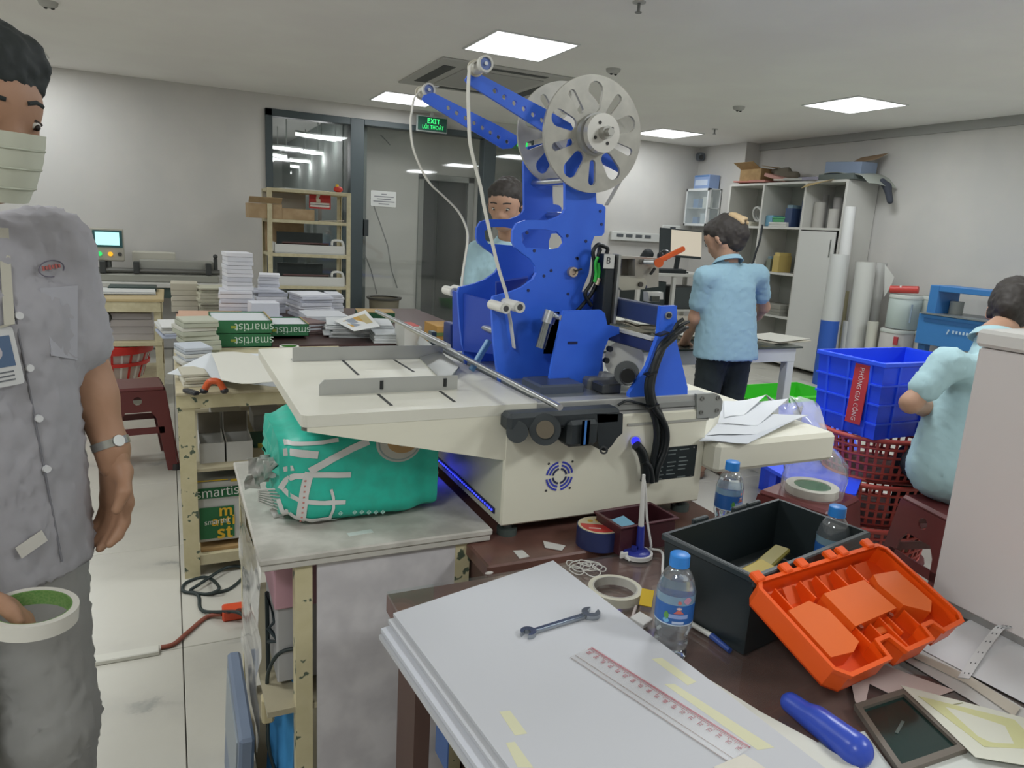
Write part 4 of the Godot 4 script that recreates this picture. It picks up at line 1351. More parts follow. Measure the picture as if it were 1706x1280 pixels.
	# slots and side fences on the wing table
	var slots = [[v3(0.385, 1.014, -1.801), v3(0.382, 1.014, -1.621)], [v3(0.515, 1.014, -1.792), v3(0.519, 1.014, -1.634)], [v3(0.377, 1.014, -1.425), v3(0.378, 1.014, -1.327)], [v3(0.512, 1.014, -1.427), v3(0.509, 1.014, -1.329)]]
	for q in slots:
		part(Mb.new().bar(q[0] + v3(0, 0.0004, 0), q[1] + v3(0, 0.0004, 0), 0.006, 0.001), "slot", flat("3a3c3a", 0.6), o)
	var f1 = [v3(0.26, 1.014, -1.433), v3(0.555, 1.014, -1.443)]
	var fz: float = ((f1[0] as Vector3).z + (f1[1] as Vector3).z) / 2
	var fence = part(Mb.new().at(place(v3(0, 0, fz))).prism([v2(f1[0].x, yd), v2(f1[0].x, yd + 0.022), v2(f1[0].x + 0.01, yd + 0.032), v2(f1[1].x, yd + 0.032), v2(f1[1].x, yd)], 0, 0.0025).span(v3(f1[0].x + 0.01, yd, -0.03), v3(f1[1].x, yd + 0.0025, 0)), "side_fence", alu, o)
	part(Mb.new().cyl(v3(0.387, yd + 0.008, fz + 0.002), v3(0.387, yd + 0.026, fz + 0.002), 0.004), "clamp_screw", black, fence)
	part(Mb.new().cyl(v3(0.526, yd + 0.008, fz + 0.002), v3(0.526, yd + 0.026, fz + 0.002), 0.004), "clamp_screw", black, fence)
	var f2 = [v3(0.263, 1.014, -1.802), v3(0.651, 1.014, -1.809)]
	var fz2: float = ((f2[0] as Vector3).z + (f2[1] as Vector3).z) / 2
	part(Mb.new().at(place(v3(0, 0, fz2))).prism([v2(f2[0].x, yd), v2(f2[0].x, yd + 0.035), v2(f2[1].x, yd + 0.035), v2(f2[1].x, yd)], 0, 0.0025).span(v3(f2[0].x, yd, -0.03), v3(f2[1].x, yd + 0.0025, 0)), "side_fence", alu, o)
	# bare deck in the middle
	part(Mb.new().span(v3(0.68, 0.985, zb), v3(xr - 0.01, 1.0, ZFRONT - 0.002), 0.002), "deck", flat("9c9f9c", 0.35, 0.5), o)
	part(Mb.new().span(v3(0.7, 1.0, -1.95), v3(0.86, 1.012, -1.32), 0.002), "press_plate", flat("8f9496", 0.3, 0.6), o)
	# tilted pale guide plates left of the front plate
	part(Mb.new().sheet([[v3(0.677, 1.03, -2.081), v3(0.62, 1.03, -1.597)], [v3(0.595, 1.016, -1.878), v3(0.545, 1.016, -1.485)]], 0.002), "guide_plate", steel, o)
	# right output table with papers is a separate bench part
	part(Mb.new().span(v3(xr, 0.832, -1.9), v3(1.509, 0.905, -1.24), 0.01), "output_table", flat("dfdccb", 0.4), o)
	# main side plates: the front one, and its twin farther back
	var plate = [v2(0.8339, 1.5295), v2(0.8432, 1.4144), v2(0.8377, 1.4031), v2(0.8271, 1.3956), v2(0.8025, 1.3861), v2(0.7421, 1.3827), v2(0.7213, 1.3749), v2(0.7117, 1.3583), v2(0.7117, 1.3341), v2(0.7186, 1.3209), v2(0.7377, 1.308), v2(0.7603, 1.2951), v2(0.7739, 1.2789), v2(0.7782, 1.2637), v2(0.7698, 1.2481), v2(0.7428, 1.2294), v2(0.7126, 1.2178), v2(0.6706, 1.2075), v2(0.6669, 1.1937), v2(0.6757, 1.1155), v2(0.6849, 1.0584), v2(0.6975, 1.0001), v2(0.9886, 0.998), v2(0.9799, 1.051), v2(0.9631, 1.1725), v2(0.9345, 1.202), v2(0.9038, 1.2221), v2(0.9202, 1.2659), v2(0.9231, 1.3077), v2(0.9208, 1.3333), v2(0.9273, 1.3549), v2(0.949, 1.3573), v2(0.9551, 1.3647), v2(0.9528, 1.424), v2(0.9438, 1.4304), v2(0.9268, 1.4321), v2(0.923, 1.4554), v2(0.9206, 1.4992), v2(0.9296, 1.5272), v2(0.9904, 1.5076), v2(0.9803, 1.5399), v2(0.928, 1.5784), v2(0.8821, 1.5818), v2(0.8433, 1.57)]
	var slot = [v2(0.7333, 1.3526), v2(0.7495, 1.3629), v2(0.7914, 1.365), v2(0.825, 1.3612), v2(0.8421, 1.3481), v2(0.8463, 1.3358), v2(0.8375, 1.3243), v2(0.8186, 1.3193), v2(0.7773, 1.3205), v2(0.7462, 1.3206), v2(0.7362, 1.3324)]
	var bolts = [v2(0.8835, 1.302), v2(0.8853, 1.3007), v2(0.8159, 1.2703), v2(0.9385, 1.4147), v2(0.9448, 1.3841), v2(0.9049, 1.3425), v2(0.8531, 1.3528), v2(0.747, 1.3546), v2(0.7683, 1.3146), v2(0.7977, 1.2572), v2(0.7589, 1.2227), v2(0.8659, 1.2157)]
	for k in 2:
		var zp: float = [-1.535, -1.755][k]
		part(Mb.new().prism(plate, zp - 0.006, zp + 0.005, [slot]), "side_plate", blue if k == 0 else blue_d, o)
		if k == 0:
			for q in bolts:
				part(Mb.new().cyl(v3(q.x, q.y, zp + 0.004), v3(q.x, q.y, zp + 0.0065), 0.004, 0.0035, 12), "bolt", flat("38416d", 0.4, 0.4), o)
	# brass and steel cam on the plate
	var cam = v3(0.871, 1.269, -1.53)
	part(Mb.new().ring(cam, cam + v3(0, 0, 0.012), 0.012, 0.007, 20).cyl(cam, cam + v3(0, 0, 0.008), 0.006), "cam_knob", flat("c8b6a4", 0.3, 0.6), o)
	part(Mb.new().bar(cam + v3(0.004, 0.003, 0.012), cam + v3(0.02, 0.008, 0.014), 0.004, 0.004), "cam_pin", black, o)
	# spacers between the two plates
	for q in [v2(0.8867, 1.2449), v2(0.7126, 1.1151), v2(0.9146, 1.4021), v2(0.8666, 1.4813), v2(0.8107, 1.0553)]:
		part(Mb.new().cyl(v3(q.x, q.y, -1.75), v3(q.x, q.y, -1.54), 0.009, 0.009, 14), "spacer", chrome, o)
	# arms with rows of round holes
	var arm = [v2(0.5931, 1.6609), v2(0.5874, 1.6673), v2(0.5924, 1.6763), v2(0.614, 1.6852), v2(0.6352, 1.6784), v2(0.7889, 1.629), v2(0.8513, 1.6063), v2(0.8586, 1.5952), v2(0.8532, 1.5842), v2(0.8399, 1.5723), v2(0.8151, 1.5685), v2(0.7676, 1.5883)]
	var holes = []
	for q in [v2(0.6577, 1.6538), v2(0.6807, 1.6439), v2(0.7056, 1.6344), v2(0.7298, 1.625), v2(0.7536, 1.6155), v2(0.7769, 1.6064), v2(0.8005, 1.5969), v2(0.8261, 1.5879)]:
		holes.append(ngon(q, 0.0058, 12))
	var pul = v3(0.609, 1.693, -1.5)
	for k in 2:
		var zp: float = [-1.548, -1.845][k]
		part(Mb.new().prism(arm, zp - 0.006, zp + 0.002, holes), "tape_arm", blue, o)
		# pulley on the arm's end: flanged roller
		var c = v3(pul.x, pul.y, [-1.49, -1.86][k])
		var pu = part(Mb.new().cyl(c + v3(0, 0, -0.055), c + v3(0, 0, -0.004), 0.0135, -1, 24), "pulley", flat("cfccbf", 0.4), o)
		part(Mb.new().ring(c + v3(0, 0, -0.008), c + v3(0, 0, 0.004), 0.0165, 0.0125, 28), "flange", white, pu)
		part(Mb.new().ring(c + v3(0, 0, -0.06), c + v3(0, 0, -0.052), 0.0175, 0.006, 28), "flange", flat("c4bfae", 0.4), pu)
		part(Mb.new().cyl(c + v3(0, 0, -0.004), c + v3(0, 0, 0.0), 0.0125, -1, 20), "bearing", flat("6d7fb4", 0.3, 0.5), pu)
		part(Mb.new().cyl(c + v3(0, 0, -0.075), c + v3(0, 0, 0.005), 0.004, -1, 12), "axle", chrome, pu)
	# reels: a disc with ten slots, five wide and five narrow, on a stepped hub
	var rc = v3(0.885, 1.581, -1.5)
	var cuts = []
	for k in 5:
		var a = deg_to_rad(90.0 + 72.0 * k + 2.0)
		var w = Transform2D(a - PI / 2, v2())
		var q = []
		for i in 9:
			q.append(w * (v2(0, 0.096) + v2(cos(PI * i / 8.0), sin(PI * i / 8.0)) * 0.019))
		for i in 9:
			q.append(w * (v2(0, 0.064) + v2(cos(PI + PI * i / 8.0), sin(PI + PI * i / 8.0)) * 0.015))
		cuts.append(q)
		w = Transform2D(a - PI / 2 + deg_to_rad(36.0), v2())
		q = []
		for i in 7:
			q.append(w * (v2(0, 0.102) + v2(cos(PI * i / 6.0), sin(PI * i / 6.0)) * 0.0095))
		for i in 7:
			q.append(w * (v2(0, 0.062) + v2(cos(PI + PI * i / 6.0), sin(PI + PI * i / 6.0)) * 0.0075))
		cuts.append(q)
	var disc = Mb.new().prism(ngon(v2(), 0.128, 64), -0.004, 0.004, cuts)
	var reel_m = grain("b3b1a8", "a9a79f", 0.02, v3(2, 2, 2), 0.4, 3, 6, 0.35)
	for k in 2:
		var c = v3(rc.x, rc.y, [-1.5, -1.70][k])
		if k == 1:
			c += v3(0.03, 0.02, 0)
		var rd = part(Mb.new().at(place(c)).prism(ngon(v2(), 0.128, 64), -0.004, 0.004, cuts), "reel_disc", reel_m, o)
		part(Mb.new().cyl(c + v3(0, 0, 0.003), c + v3(0, 0, 0.022), 0.046, -1, 36), "hub", alu, rd)
		part(Mb.new().cyl(c + v3(0, 0, 0.022), c + v3(0, 0, 0.03), 0.039, -1, 36), "hub_groove", flat("8a7d72", 0.5), rd)
		part(Mb.new().cyl(c + v3(0, 0, 0.03), c + v3(0, 0, 0.046), 0.043, 0.042, 36), "hub_cap", flat("cfcdc6", 0.35, 0.4), rd)
		part(Mb.new().cyl(c + v3(0, 0, 0.046), c + v3(0, 0, 0.064), 0.014, -1, 20).cyl(c + v3(0, 0, 0.064), c + v3(0, 0, 0.078), 0.009, -1, 6), "hub_nut", flat("b5b4ae", 0.3, 0.8), rd)
		for q in 4:
			var a = 0.5 + PI / 2 * q
			var e = c + v3(cos(a), sin(a), 0) * 0.024
			part(Mb.new().cyl(e + v3(0, 0, 0.044), e + v3(0, 0, 0.0475), 0.0038, -1, 12), "hub_screw", flat("2b2a2a", 0.5), rd)
		part(Mb.new().cyl(c + v3(0, 0, -0.05), c, 0.012), "reel_shaft", chrome, rd)
	# white tape belts hanging from the pulleys in a loose curve to the guide rollers
	var zt = -1.515
	var b1 = [v3(0.625, 1.681, -1.515), v3(0.602, 1.699, -1.515), v3(0.586, 1.692, -1.515), v3(0.583, 1.673, -1.515), v3(0.583, 1.63, -1.515), v3(0.587, 1.582, -1.515), v3(0.591, 1.54, -1.515), v3(0.603, 1.498, -1.515), v3(0.62, 1.449, -1.515), v3(0.63, 1.411, -1.515), v3(0.641, 1.373, -1.515), v3(0.655, 1.328, -1.515), v3(0.672, 1.276, -1.515), v3(0.69, 1.231, -1.515), v3(0.7, 1.204, -1.515)]
	part(Mb.new().strip(curve(b1, 4), Vector3.BACK, 0.017, 0.0008), "tape_belt", belt, o)
	var b1b = [v3(0.702, 1.18, -1.515), v3(0.71, 1.153, -1.515), v3(0.716, 1.123, -1.515), v3(0.723, 1.089, -1.515)]
	part(Mb.new().strip(curve(b1b, 4), Vector3.BACK, 0.017, 0.0008), "tape_belt", belt, o)
	var b2 = [v3(0.642, 1.708, -1.885), v3(0.61, 1.702, -1.885), v3(0.582, 1.678, -1.885), v3(0.574, 1.641, -1.885), v3(0.571, 1.612, -1.885), v3(0.579, 1.554, -1.885), v3(0.603, 1.502, -1.885), v3(0.629, 1.466, -1.885), v3(0.669, 1.435, -1.885), v3(0.711, 1.399, -1.885), v3(0.736, 1.357, -1.885), v3(0.741, 1.325, -1.885), v3(0.737, 1.285, -1.885), v3(0.731, 1.235, -1.885), v3(0.729, 1.197, -1.885)]
	part(Mb.new().strip(curve(b2, 4), Vector3.BACK, 0.016, 0.0008), "tape_belt", belt, o)
	# back side belt behind the reel on the right
	part(Mb.new().strip([v3(1.055, 1.535, -1.6), v3(1.034, 1.497, -1.6), v3(1.013, 1.459, -1.6), v3(0.998, 1.433, -1.6)], Vector3.BACK, 0.016, 0.001), "tape_belt", flat("b9b7ae", 0.6), o)
	# guide rollers: pairs of white tubes
	for q in [[v3(0.667, 1.189, -1.45), 0.0115, -1.53], [v3(0.701, 1.192, -1.45), 0.0125, -1.53], [v3(0.688, 1.187, -1.83), 0.0125, -1.90], [v3(0.713, 1.189, -1.83), 0.0125, -1.90]]:
		var a: Vector3 = q[0]
		var e = v3(a.x, a.y, q[2])
		var ro = part(Mb.new().cyl(e, a, q[1], -1, 24), "guide_roller", flat("dcdad2", 0.4), o)
		part(Mb.new().ring(a + v3(0, 0, -0.004), a + v3(0, 0, 0.002), q[1], q[1] * 0.6, 24), "roller_rim", white, ro)
		part(Mb.new().cyl(a + v3(0, 0, -0.003), a + v3(0, 0, 0.0005), q[1] * 0.6, -1, 16), "roller_core", flat("55565a", 0.35, 0.4), ro)
	# blue cover over the cutting head, in front of the front plate
	var shield = [v2(0.8, 1.1871), v2(0.898, 1.1903), v2(0.9102, 1.182), v2(0.9194, 1.1553), v2(0.9532, 1.1494), v2(0.9548, 1.1337), v2(0.9274, 1.124), v2(0.9155, 1.0928), v2(0.9109, 1.054), v2(0.898, 1.0139), v2(0.7731, 1.0118), v2(0.7808, 1.0746)]
	part(Mb.new().prism(shield, -1.436, -1.428), "head_cover", blue, o)
	part(Mb.new().span(v3(0.817, 1.111, -1.428), v3(0.842, 1.117, -1.4265)), "cover_slot", flat("1a2250", 0.5), o)
	# air cylinder with chrome ends left of the cover
	part(Mb.new().cyl(v3(0.769, 1.096, -1.47), v3(0.786, 1.168, -1.47), 0.012, -1, 20), "air_cylinder", flat("8f9494", 0.2, 0.9), o)
	part(Mb.new().cyl(v3(0.783, 1.154, -1.47), v3(0.791, 1.182, -1.47), 0.016, -1, 20), "cylinder_head", chrome, o)
	part(Mb.new().span(v3(0.794, 1.076, -1.5), v3(0.83, 1.176, -1.5), 0.003), "cylinder_mount", black, o)
	part(Mb.new().cyl(v3(0.797, 1.171, -1.46) + v3(0, 0, 0), v3(0.797, 1.171, -1.46) + v3(0, 0, 0.03), 0.006), "cylinder_pin", chrome, o)
	# black upright with the letter plate
	part(Mb.new().span(v3(0.93, 1.144, -1.47), v3(0.956, 1.316, -1.47) + v3(0, 0, -0.05), 0.003), "upright", flat("22282b", 0.5), o)
	var lp = part(Mb.new().span(v3(0.92, 1.283, -1.467), v3(0.949, 1.316, -1.467) + v3(0, 0, 0.001)), "letter_plate", flat("cfd0cb", 0.5), o)
	letters("B", 0.014, flat("26282a", 0.6), lp, place(v3(0.932, 1.301, -1.465)))
	part(Mb.new().span(v3(0.964, 1.152, -1.46), v3(0.957, 1.317, -1.46) + v3(0, 0, -0.03), 0.001), "upright_edge", steel, o)
	# steel head block with pocket, lever and clamp
	var hb = part(Mb.new().prism([v2(0.9575, 1.3136), v2(1.0787, 1.3122), v2(1.0852, 1.2425), v2(1.0517, 1.239), v2(1.051, 1.2448), v2(0.9638, 1.2517)], -1.5, -1.47, [[v2(0.9683, 1.307), v2(1.0091, 1.3084), v2(1.0135, 1.2671), v2(0.9725, 1.2661)]]), "head_block", flat("a8a59c", 0.35, 0.55), o)
	part(Mb.new().prism([v2(0.9574, 1.2636), v2(1.0364, 1.2626), v2(1.0443, 1.2541), v2(1.0393, 1.2366), v2(0.9741, 1.2327), v2(0.9594, 1.2438)], -1.475, -1.462), "block_step", flat("b0ad9f", 0.35, 0.5), hb)
	part(Mb.new().span(v3(0.992, 1.264, -1.499), v3(1.029, 1.307, -1.499) + v3(0, 0, -0.004)), "pocket", flat("5f5a52", 0.6), hb)
	part(Mb.new().cyl(v3(1.027, 1.302, -1.47), v3(1.027, 1.302, -1.47) + v3(0, 0, 0.012), 0.007, -1, 16), "block_screw", flat("8d8b86", 0.3, 0.8), hb)
	part(Mb.new().cyl(v3(1.024, 1.248, -1.462), v3(1.024, 1.248, -1.462) + v3(0, 0, 0.006), 0.006, -1, 16), "block_screw", flat("4d4a45", 0.4, 0.6), hb)
	part(Mb.new().cyl(v3(1.027, 1.302, -1.47) + v3(0, 0, 0.012), v3(1.044, 1.303, -1.44), 0.006), "lever_shaft", chrome, hb)
	part(Mb.new().bar(v3(1.054, 1.305, -1.44), v3(1.128, 1.339, -1.44), 0.012, 0.012, Vector3.UP, 0.003), "lever_handle", flat("dd5f24", 0.35), hb)
	part(Mb.new().cyl(v3(1.065, 1.301, -1.45), v3(1.043, 1.303, -1.42), 0.011, -1, 16), "lever_boss", flat("d05a22", 0.35), hb)
	part(Mb.new().bar(v3(1.063, 1.289, -1.46), v3(1.05, 1.272, -1.46), 0.008, 0.006, Vector3.UP, 0.002), "black_lever", black, hb)
	part(Mb.new().ball(v3(1.118, 1.321, -1.5), v3(0.014, 0.012, 0.012), 12).box(v3(1.111, 1.315, -1.5), v3(0.025, 0.02, 0.02), 0.004), "black_knob", black, hb)
	# front bracket on the right and the beam running back from it
	var bx = 0.990
	part(Mb.new().prism([v2(0.9678, 1.2144), v2(1.0098, 1.216), v2(1.0201, 1.1338), v2(1.0319, 1.1062), v2(1.064, 1.0285), v2(1.0707, 0.9639), v2(0.9114, 0.9621), v2(0.9051, 1.0215), v2(0.9464, 1.0811), v2(0.9676, 1.148)], -1.306, -1.294, []), "right_bracket", blue, o)
	part(Mb.new().cyl(v3(0.988, 1.195, -1.294), v3(0.988, 1.195, -1.294) + v3(0, 0, 0.004), 0.0085, -1, 20), "bracket_boss", alu, o)
	part(Mb.new().cyl(v3(0.987, 1.195, -1.29), v3(0.987, 1.195, -1.29) + v3(0, 0, 0.004), 0.0055, -1, 6), "bracket_bolt", black, o)
	for q in [v3(1.008, 0.996, -1.294), v3(1.047, 0.995, -1.294)]:
		part(Mb.new().cyl(q, q + v3(0, 0, 0.003), 0.004, -1, 12), "bolt", flat("2b3563", 0.4, 0.4), o)
	part(Mb.new().span(v3(bx - 0.018, 1.168, -1.9), v3(bx + 0.01, 1.212, -1.306), 0.003), "beam", flat("3a4870", 0.4, 0.2), o)
	part(Mb.new().span(v3(bx - 0.03, 1.109, -1.9), v3(bx - 0.012, 1.137, -1.306), 0.003), "lower_beam", flat("323b63", 0.45, 0.1), o)
	part(Mb.new().span(v3(bx - 0.032, 1.137, -1.9), v3(bx - 0.012, 1.143, -1.306)), "beam_edge", flat("c9c8c0", 0.4), o)
	part(Mb.new().prism([v2(1.0061, 1.2351), v2(1.0487, 1.2357), v2(1.0508, 1.2188), v2(1.0387, 1.2187), v2(1.0394, 1.213), v2(1.0086, 1.2128)], -1.42, -1.4), "sensor_block", flat("c4c5c0", 0.35, 0.4), o)
	part(Mb.new().span(v3(1.004, 1.215, -1.38), v3(1.026, 1.228, -1.38) + v3(0, 0, -0.01), 0.001), "sensor", flat("3d4038", 0.4), o)
	# aluminium rail along the deck's front with a bolted end plate
	var ry0 = 0.954
	var ry1 = 1.011
	part(Mb.new().span(v3(0.654, ry0 + 0.004, ZFRONT - 0.045), v3(1.125, ry1 + 0.002, ZFRONT - 0.004), 0.002), "rail", alu, o)
	part(Mb.new().span(v3(0.654, ry0 + 0.03, ZFRONT - 0.004), v3(1.086, ry0 + 0.034, ZFRONT - 0.0028)).span(v3(0.654, ry0 + 0.012, ZFRONT - 0.004), v3(1.086, ry0 + 0.0155, ZFRONT - 0.0028)), "rail_groove", flat("4f5150", 0.5), o)
	var ep = part(Mb.new().prism([v2(1.0833, 1.0141), v2(1.1356, 1.0145), v2(1.1508, 1.0081), v2(1.1618, 0.9945), v2(1.163, 0.9741), v2(1.1545, 0.9586), v2(1.1409, 0.9535), v2(1.0913, 0.9551)], ZFRONT - 0.006, ZFRONT + 0.002), "end_plate", flat("9da09c", 0.4, 0.35), o)
	for q in [v3(1.1, 1.004, -1.283), v3(1.146, 1.003, -1.283), v3(1.101, 0.971, -1.283), v3(1.147, 0.973, -1.283)]:
		part(Mb.new().ring(q, q + v3(0, 0, 0.003), 0.0052, 0.0028, 18).cyl(q, q + v3(0, 0, 0.0015), 0.003), "bolt", flat("8b8d89", 0.3, 0.7), ep)
	part(Mb.new().span(v3(0.901, ry0 - 0.004, ZFRONT - 0.002), v3(xr, ry0 + 0.002, ZFRONT + 0.002)), "rail_foot", flat("a9a89f", 0.4), o)
	# bright guide rods running back over the deck
	part(Mb.new().cyl(v3(0.63, 1.05, -1.112), v3(0.651 + 0.0, 1.05, -2.15), 0.006, -1, 14), "guide_rod", chrome, o)
	part(Mb.new().cyl(v3(0.593 - 0.02, 1.09, -1.55), v3(0.593 - 0.02, 1.09, -2.2), 0.006, -1, 14), "guide_rod", chrome, o)
	# rear blocks at the wing's back
	part(Mb.new().span(v3(0.685, 1.014, -2), v3(0.702, 1.055, -2) + v3(0, 0, -0.03), 0.002), "rod_holder", flat("59666a", 0.35, 0.4), o)
	part(Mb.new().span(v3(0.725, 1.011, -1.95), v3(0.747, 1.085, -1.95) + v3(0, 0, -0.06), 0.003), "rear_mount", flat("23356f", 0.4), o)
	part(Mb.new().bar(v3(0.652, 1.02, -1.6), v3(0.696, 1.094, -1.6), 0.012, 0.016, Vector3.BACK, 0.002), "tilted_guide", flat("5b86ad", 0.3, 0.3), o)
	# clutch disc and feed wheels right of the cover
	part(Mb.new().cyl(v3(1.024, 1.055, -1.5), v3(0.997, 1.064, -1.46), 0.048, -1, 36), "cam_disc", flat("b9b8b0", 0.35, 0.4), o)
	for q in [v3(0.949, 1.093, -1.46), v3(1.029, 1.063, -1.46), v3(0.942, 1.065, -1.46)]:
		part(Mb.new().cyl(q, q + v3(0, 0, 0.01), 0.007, -1, 14), "cam_bolt", black, o)
	part(Mb.new().cyl(v3(0.966, 1.044, -1.4), v3(0.925, 1.057, -1.34), 0.03, 0.028, 30), "feed_wheel", flat("6f7377", 0.15, 0.9), o)
	part(Mb.new().cyl(v3(0.929, 1.05, -1.34), v3(0.901, 1.06, -1.3), 0.02, 0.016, 24), "feed_wheel_hub", flat("2a2b2c", 0.2, 0.7), o)
	part(Mb.new().span(v3(0.864, 0.976, -1.4), v3(0.96, 1.035, -1.4) + v3(0, 0, -0.08), 0.006), "gear_housing", flat("8a8d8d", 0.35, 0.4), o)
	part(Mb.new().span(v3(0.859, 1.013, -1.33), v3(0.908, 1.035, -1.33) + v3(0, 0, -0.05), 0.003), "gear_block", flat("3f4244", 0.4, 0.3), o)
	part(Mb.new().span(v3(0.72, 0.993, -1.36), v3(0.831, 1.032, -1.36) + v3(0, 0, -0.1), 0.004), "knife_block", flat("515a6c", 0.35, 0.4), o)
	# dark gear motors hanging at the front
	var mo = part(Mb.new().span(v3(0.589, 0.968, -1.24), v3(0.852, 1.005, -1.24) + v3(0, 0, -0.045), 0.008), "motor_bracket", flat("2f3538", 0.5), o)
	part(Mb.new().cyl(v3(0.696, 0.956, -1.285), v3(0.663, 0.975, -1.225), 0.032, -1, 28), "motor", flat("33383a", 0.4, 0.3), mo)
	part(Mb.new().cyl(v3(0.663, 0.975, -1.225), v3(0.66, 0.977, -1.218), 0.018, -1, 24), "motor_cap", flat("6e6556", 0.4, 0.4), mo)
	part(Mb.new().cyl(v3(0.632, 0.955, -1.285), v3(0.607, 0.971, -1.235), 0.022, -1, 24), "motor", flat("2a3032", 0.4), mo)
	part(Mb.new().span(v3(0.718, 0.931, -1.225), v3(0.791, 0.987, -1.225) + v3(0, 0, -0.05), 0.008), "motor_box", flat("2e3437", 0.45), mo)
	part(Mb.new().prism([v2(0.7919, 0.9955), v2(0.856, 0.9918), v2(0.8589, 0.9494), v2(0.8463, 0.9396), v2(0.8357, 0.9245), v2(0.8219, 0.9123), v2(0.8067, 0.9162), v2(0.7989, 0.9366)], -1.28, -1.24), "motor_guard", flat("272d30", 0.5), mo)
	part(Mb.new().ring(v3(0.814, 0.916, -1.238), v3(0.809, 0.919, -1.23), 0.009, 0.005, 16), "eye_bolt", black, mo)
	var tg = part(Mb.new().span(v3(0.744, 0.938, -1.218), v3(0.763, 0.99, -1.218)), "motor_tag", flat("c9d0d6", 0.5), mo)
	part(Mb.new().span(v3(0.75, 0.939, -1.218) + v3(0, 0, 0.0005), v3(0.755, 0.99, -1.218) + v3(0, 0, 0.001)), "tag_stripe", flat("3f78bd", 0.5), tg)


func machine_small_parts() -> void:
	var o = machine_root
	var rub = flat("181d1f", 0.4)
	# lit blue button and the thick hose below it
	part(Mb.new().ring(v3(0.926, 0.914, -1.283), v3(0.92, 0.917, -1.275), 0.0125, 0.0095, 24), "button_ring", flat("9a9bb0", 0.3, 0.6), o)
	part(Mb.new().cyl(v3(0.926, 0.914, -1.283), v3(0.918, 0.918, -1.272), 0.0098, 0.009, 20), "button_light", glow("2b2bf2", 1.0), o)
	part(Mb.new().tube(curve([v3(0.913, 0.912, -1.262), v3(0.928, 0.897, -1.262), v3(0.94, 0.871, -1.262), v3(0.947, 0.842, -1.262), v3(0.946, 0.824, -1.262)], 6), 0.011, 12), "hose", rub, o)
	part(Mb.new().tube(curve([v3(0.934, 0.875, -1.258), v3(0.952, 0.857, -1.258), v3(0.962, 0.823, -1.258)], 6), 0.008, 10), "hose", rub, o)
	# bundle of black cables down the right bracket
	var k = 0
	for q in [[[v3(1.018, 1.17, -1.275), v3(0.979, 1.144, -1.275), v3(0.959, 1.104, -1.275), v3(0.947, 1.046, -1.275), v3(0.956, 1.007, -1.275), v3(0.976, 0.976, -1.275), v3(0.994, 0.94, -1.275), v3(0.996, 0.897, -1.275), v3(0.983, 0.86, -1.275), v3(0.979, 0.817, -1.275)], 0.009], [[v3(1.002, 1.163, -1.27), v3(0.963, 1.134, -1.27), v3(0.948, 1.094, -1.27), v3(0.934, 1.047, -1.27), v3(0.944, 1.004, -1.27), v3(0.964, 0.964, -1.27), v3(0.973, 0.922, -1.27), v3(0.969, 0.866, -1.27), v3(0.965, 0.819, -1.27)], 0.008], [[v3(0.99, 1.154, -1.262), v3(0.953, 1.121, -1.262), v3(0.938, 1.075, -1.262), v3(0.936, 1.036, -1.262), v3(0.952, 0.994, -1.262), v3(0.978, 0.965, -1.262), v3(0.993, 0.934, -1.262), v3(0.993, 0.897, -1.262), v3(0.978, 0.853, -1.262), v3(0.975, 0.822, -1.262)], 0.007]]:
		part(Mb.new().tube(curve(q[0], 5), q[1], 10), "cable", rub, o)
	for q in [v3(0.933, 1.073, -1.262), v3(0.946, 1, -1.262), v3(0.953, 1.159, -1.262)]:
		part(Mb.new().at(place(q, v3(0, 0, 0.3))).box(v3(), v3(0.026, 0.004, 0.02), 0.001), "cable_tie", flat("0f1213", 0.3), o)
	part(Mb.new().tube(curve([v3(0.869, 1.001, -1.28), v3(0.89, 1.009, -1.28), v3(0.922, 1.002, -1.28), v3(0.962, 0.992, -1.28)], 5), 0.003, 8), "cable", rub, o)
	for e in [[v3(0.997, 1.157, -1.275), v3(1.008, 1.173, -1.275), v3(1.032, 1.183, -1.275)], [v3(0.997, 1.154, -1.275), v3(1.015, 1.167, -1.275), v3(1.031, 1.17, -1.275)], [v3(0.993, 1.162, -1.275), v3(1, 1.178, -1.275), v3(1.015, 1.189, -1.275)]]:
		part(Mb.new().tube(curve(e, 4), 0.004, 8), "cable", rub, o)
	# black and green cables behind the front plate's right edge
	for e in [[v3(0.96, 1.192, -1.52), v3(0.95, 1.247, -1.52), v3(0.944, 1.29, -1.52), v3(0.938, 1.322, -1.52), v3(0.945, 1.333, -1.52), v3(0.961, 1.328, -1.52), v3(0.959, 1.314, -1.52)], [v3(0.916, 1.191, -1.5), v3(0.896, 1.219, -1.5), v3(0.912, 1.248, -1.5), v3(0.915, 1.291, -1.5), v3(0.909, 1.319, -1.5), v3(0.921, 1.336, -1.5), v3(0.938, 1.334, -1.5)], [v3(0.881, 1.175, -1.51), v3(0.919, 1.218, -1.51), v3(0.934, 1.262, -1.51), v3(0.93, 1.305, -1.51), v3(0.935, 1.326, -1.51)]]:
		part(Mb.new().tube(curve(e, 5), 0.005, 8), "cable", rub, o)
	for e in [[v3(0.913, 1.249, -1.49), v3(0.916, 1.27, -1.49), v3(0.912, 1.291, -1.49), v3(0.917, 1.308, -1.49)], [v3(0.923, 1.252, -1.49), v3(0.924, 1.275, -1.49), v3(0.92, 1.294, -1.49)]]:
		part(Mb.new().tube(curve(e, 5), 0.004, 8), "green_hose", flat("37c24a", 0.4), o)
	part(Mb.new().cyl(v3(0.92, 1.242, -1.49), v3(0.925, 1.258, -1.49), 0.006, -1, 12), "hose_fitting", flat("b5a894", 0.3, 0.6), o)
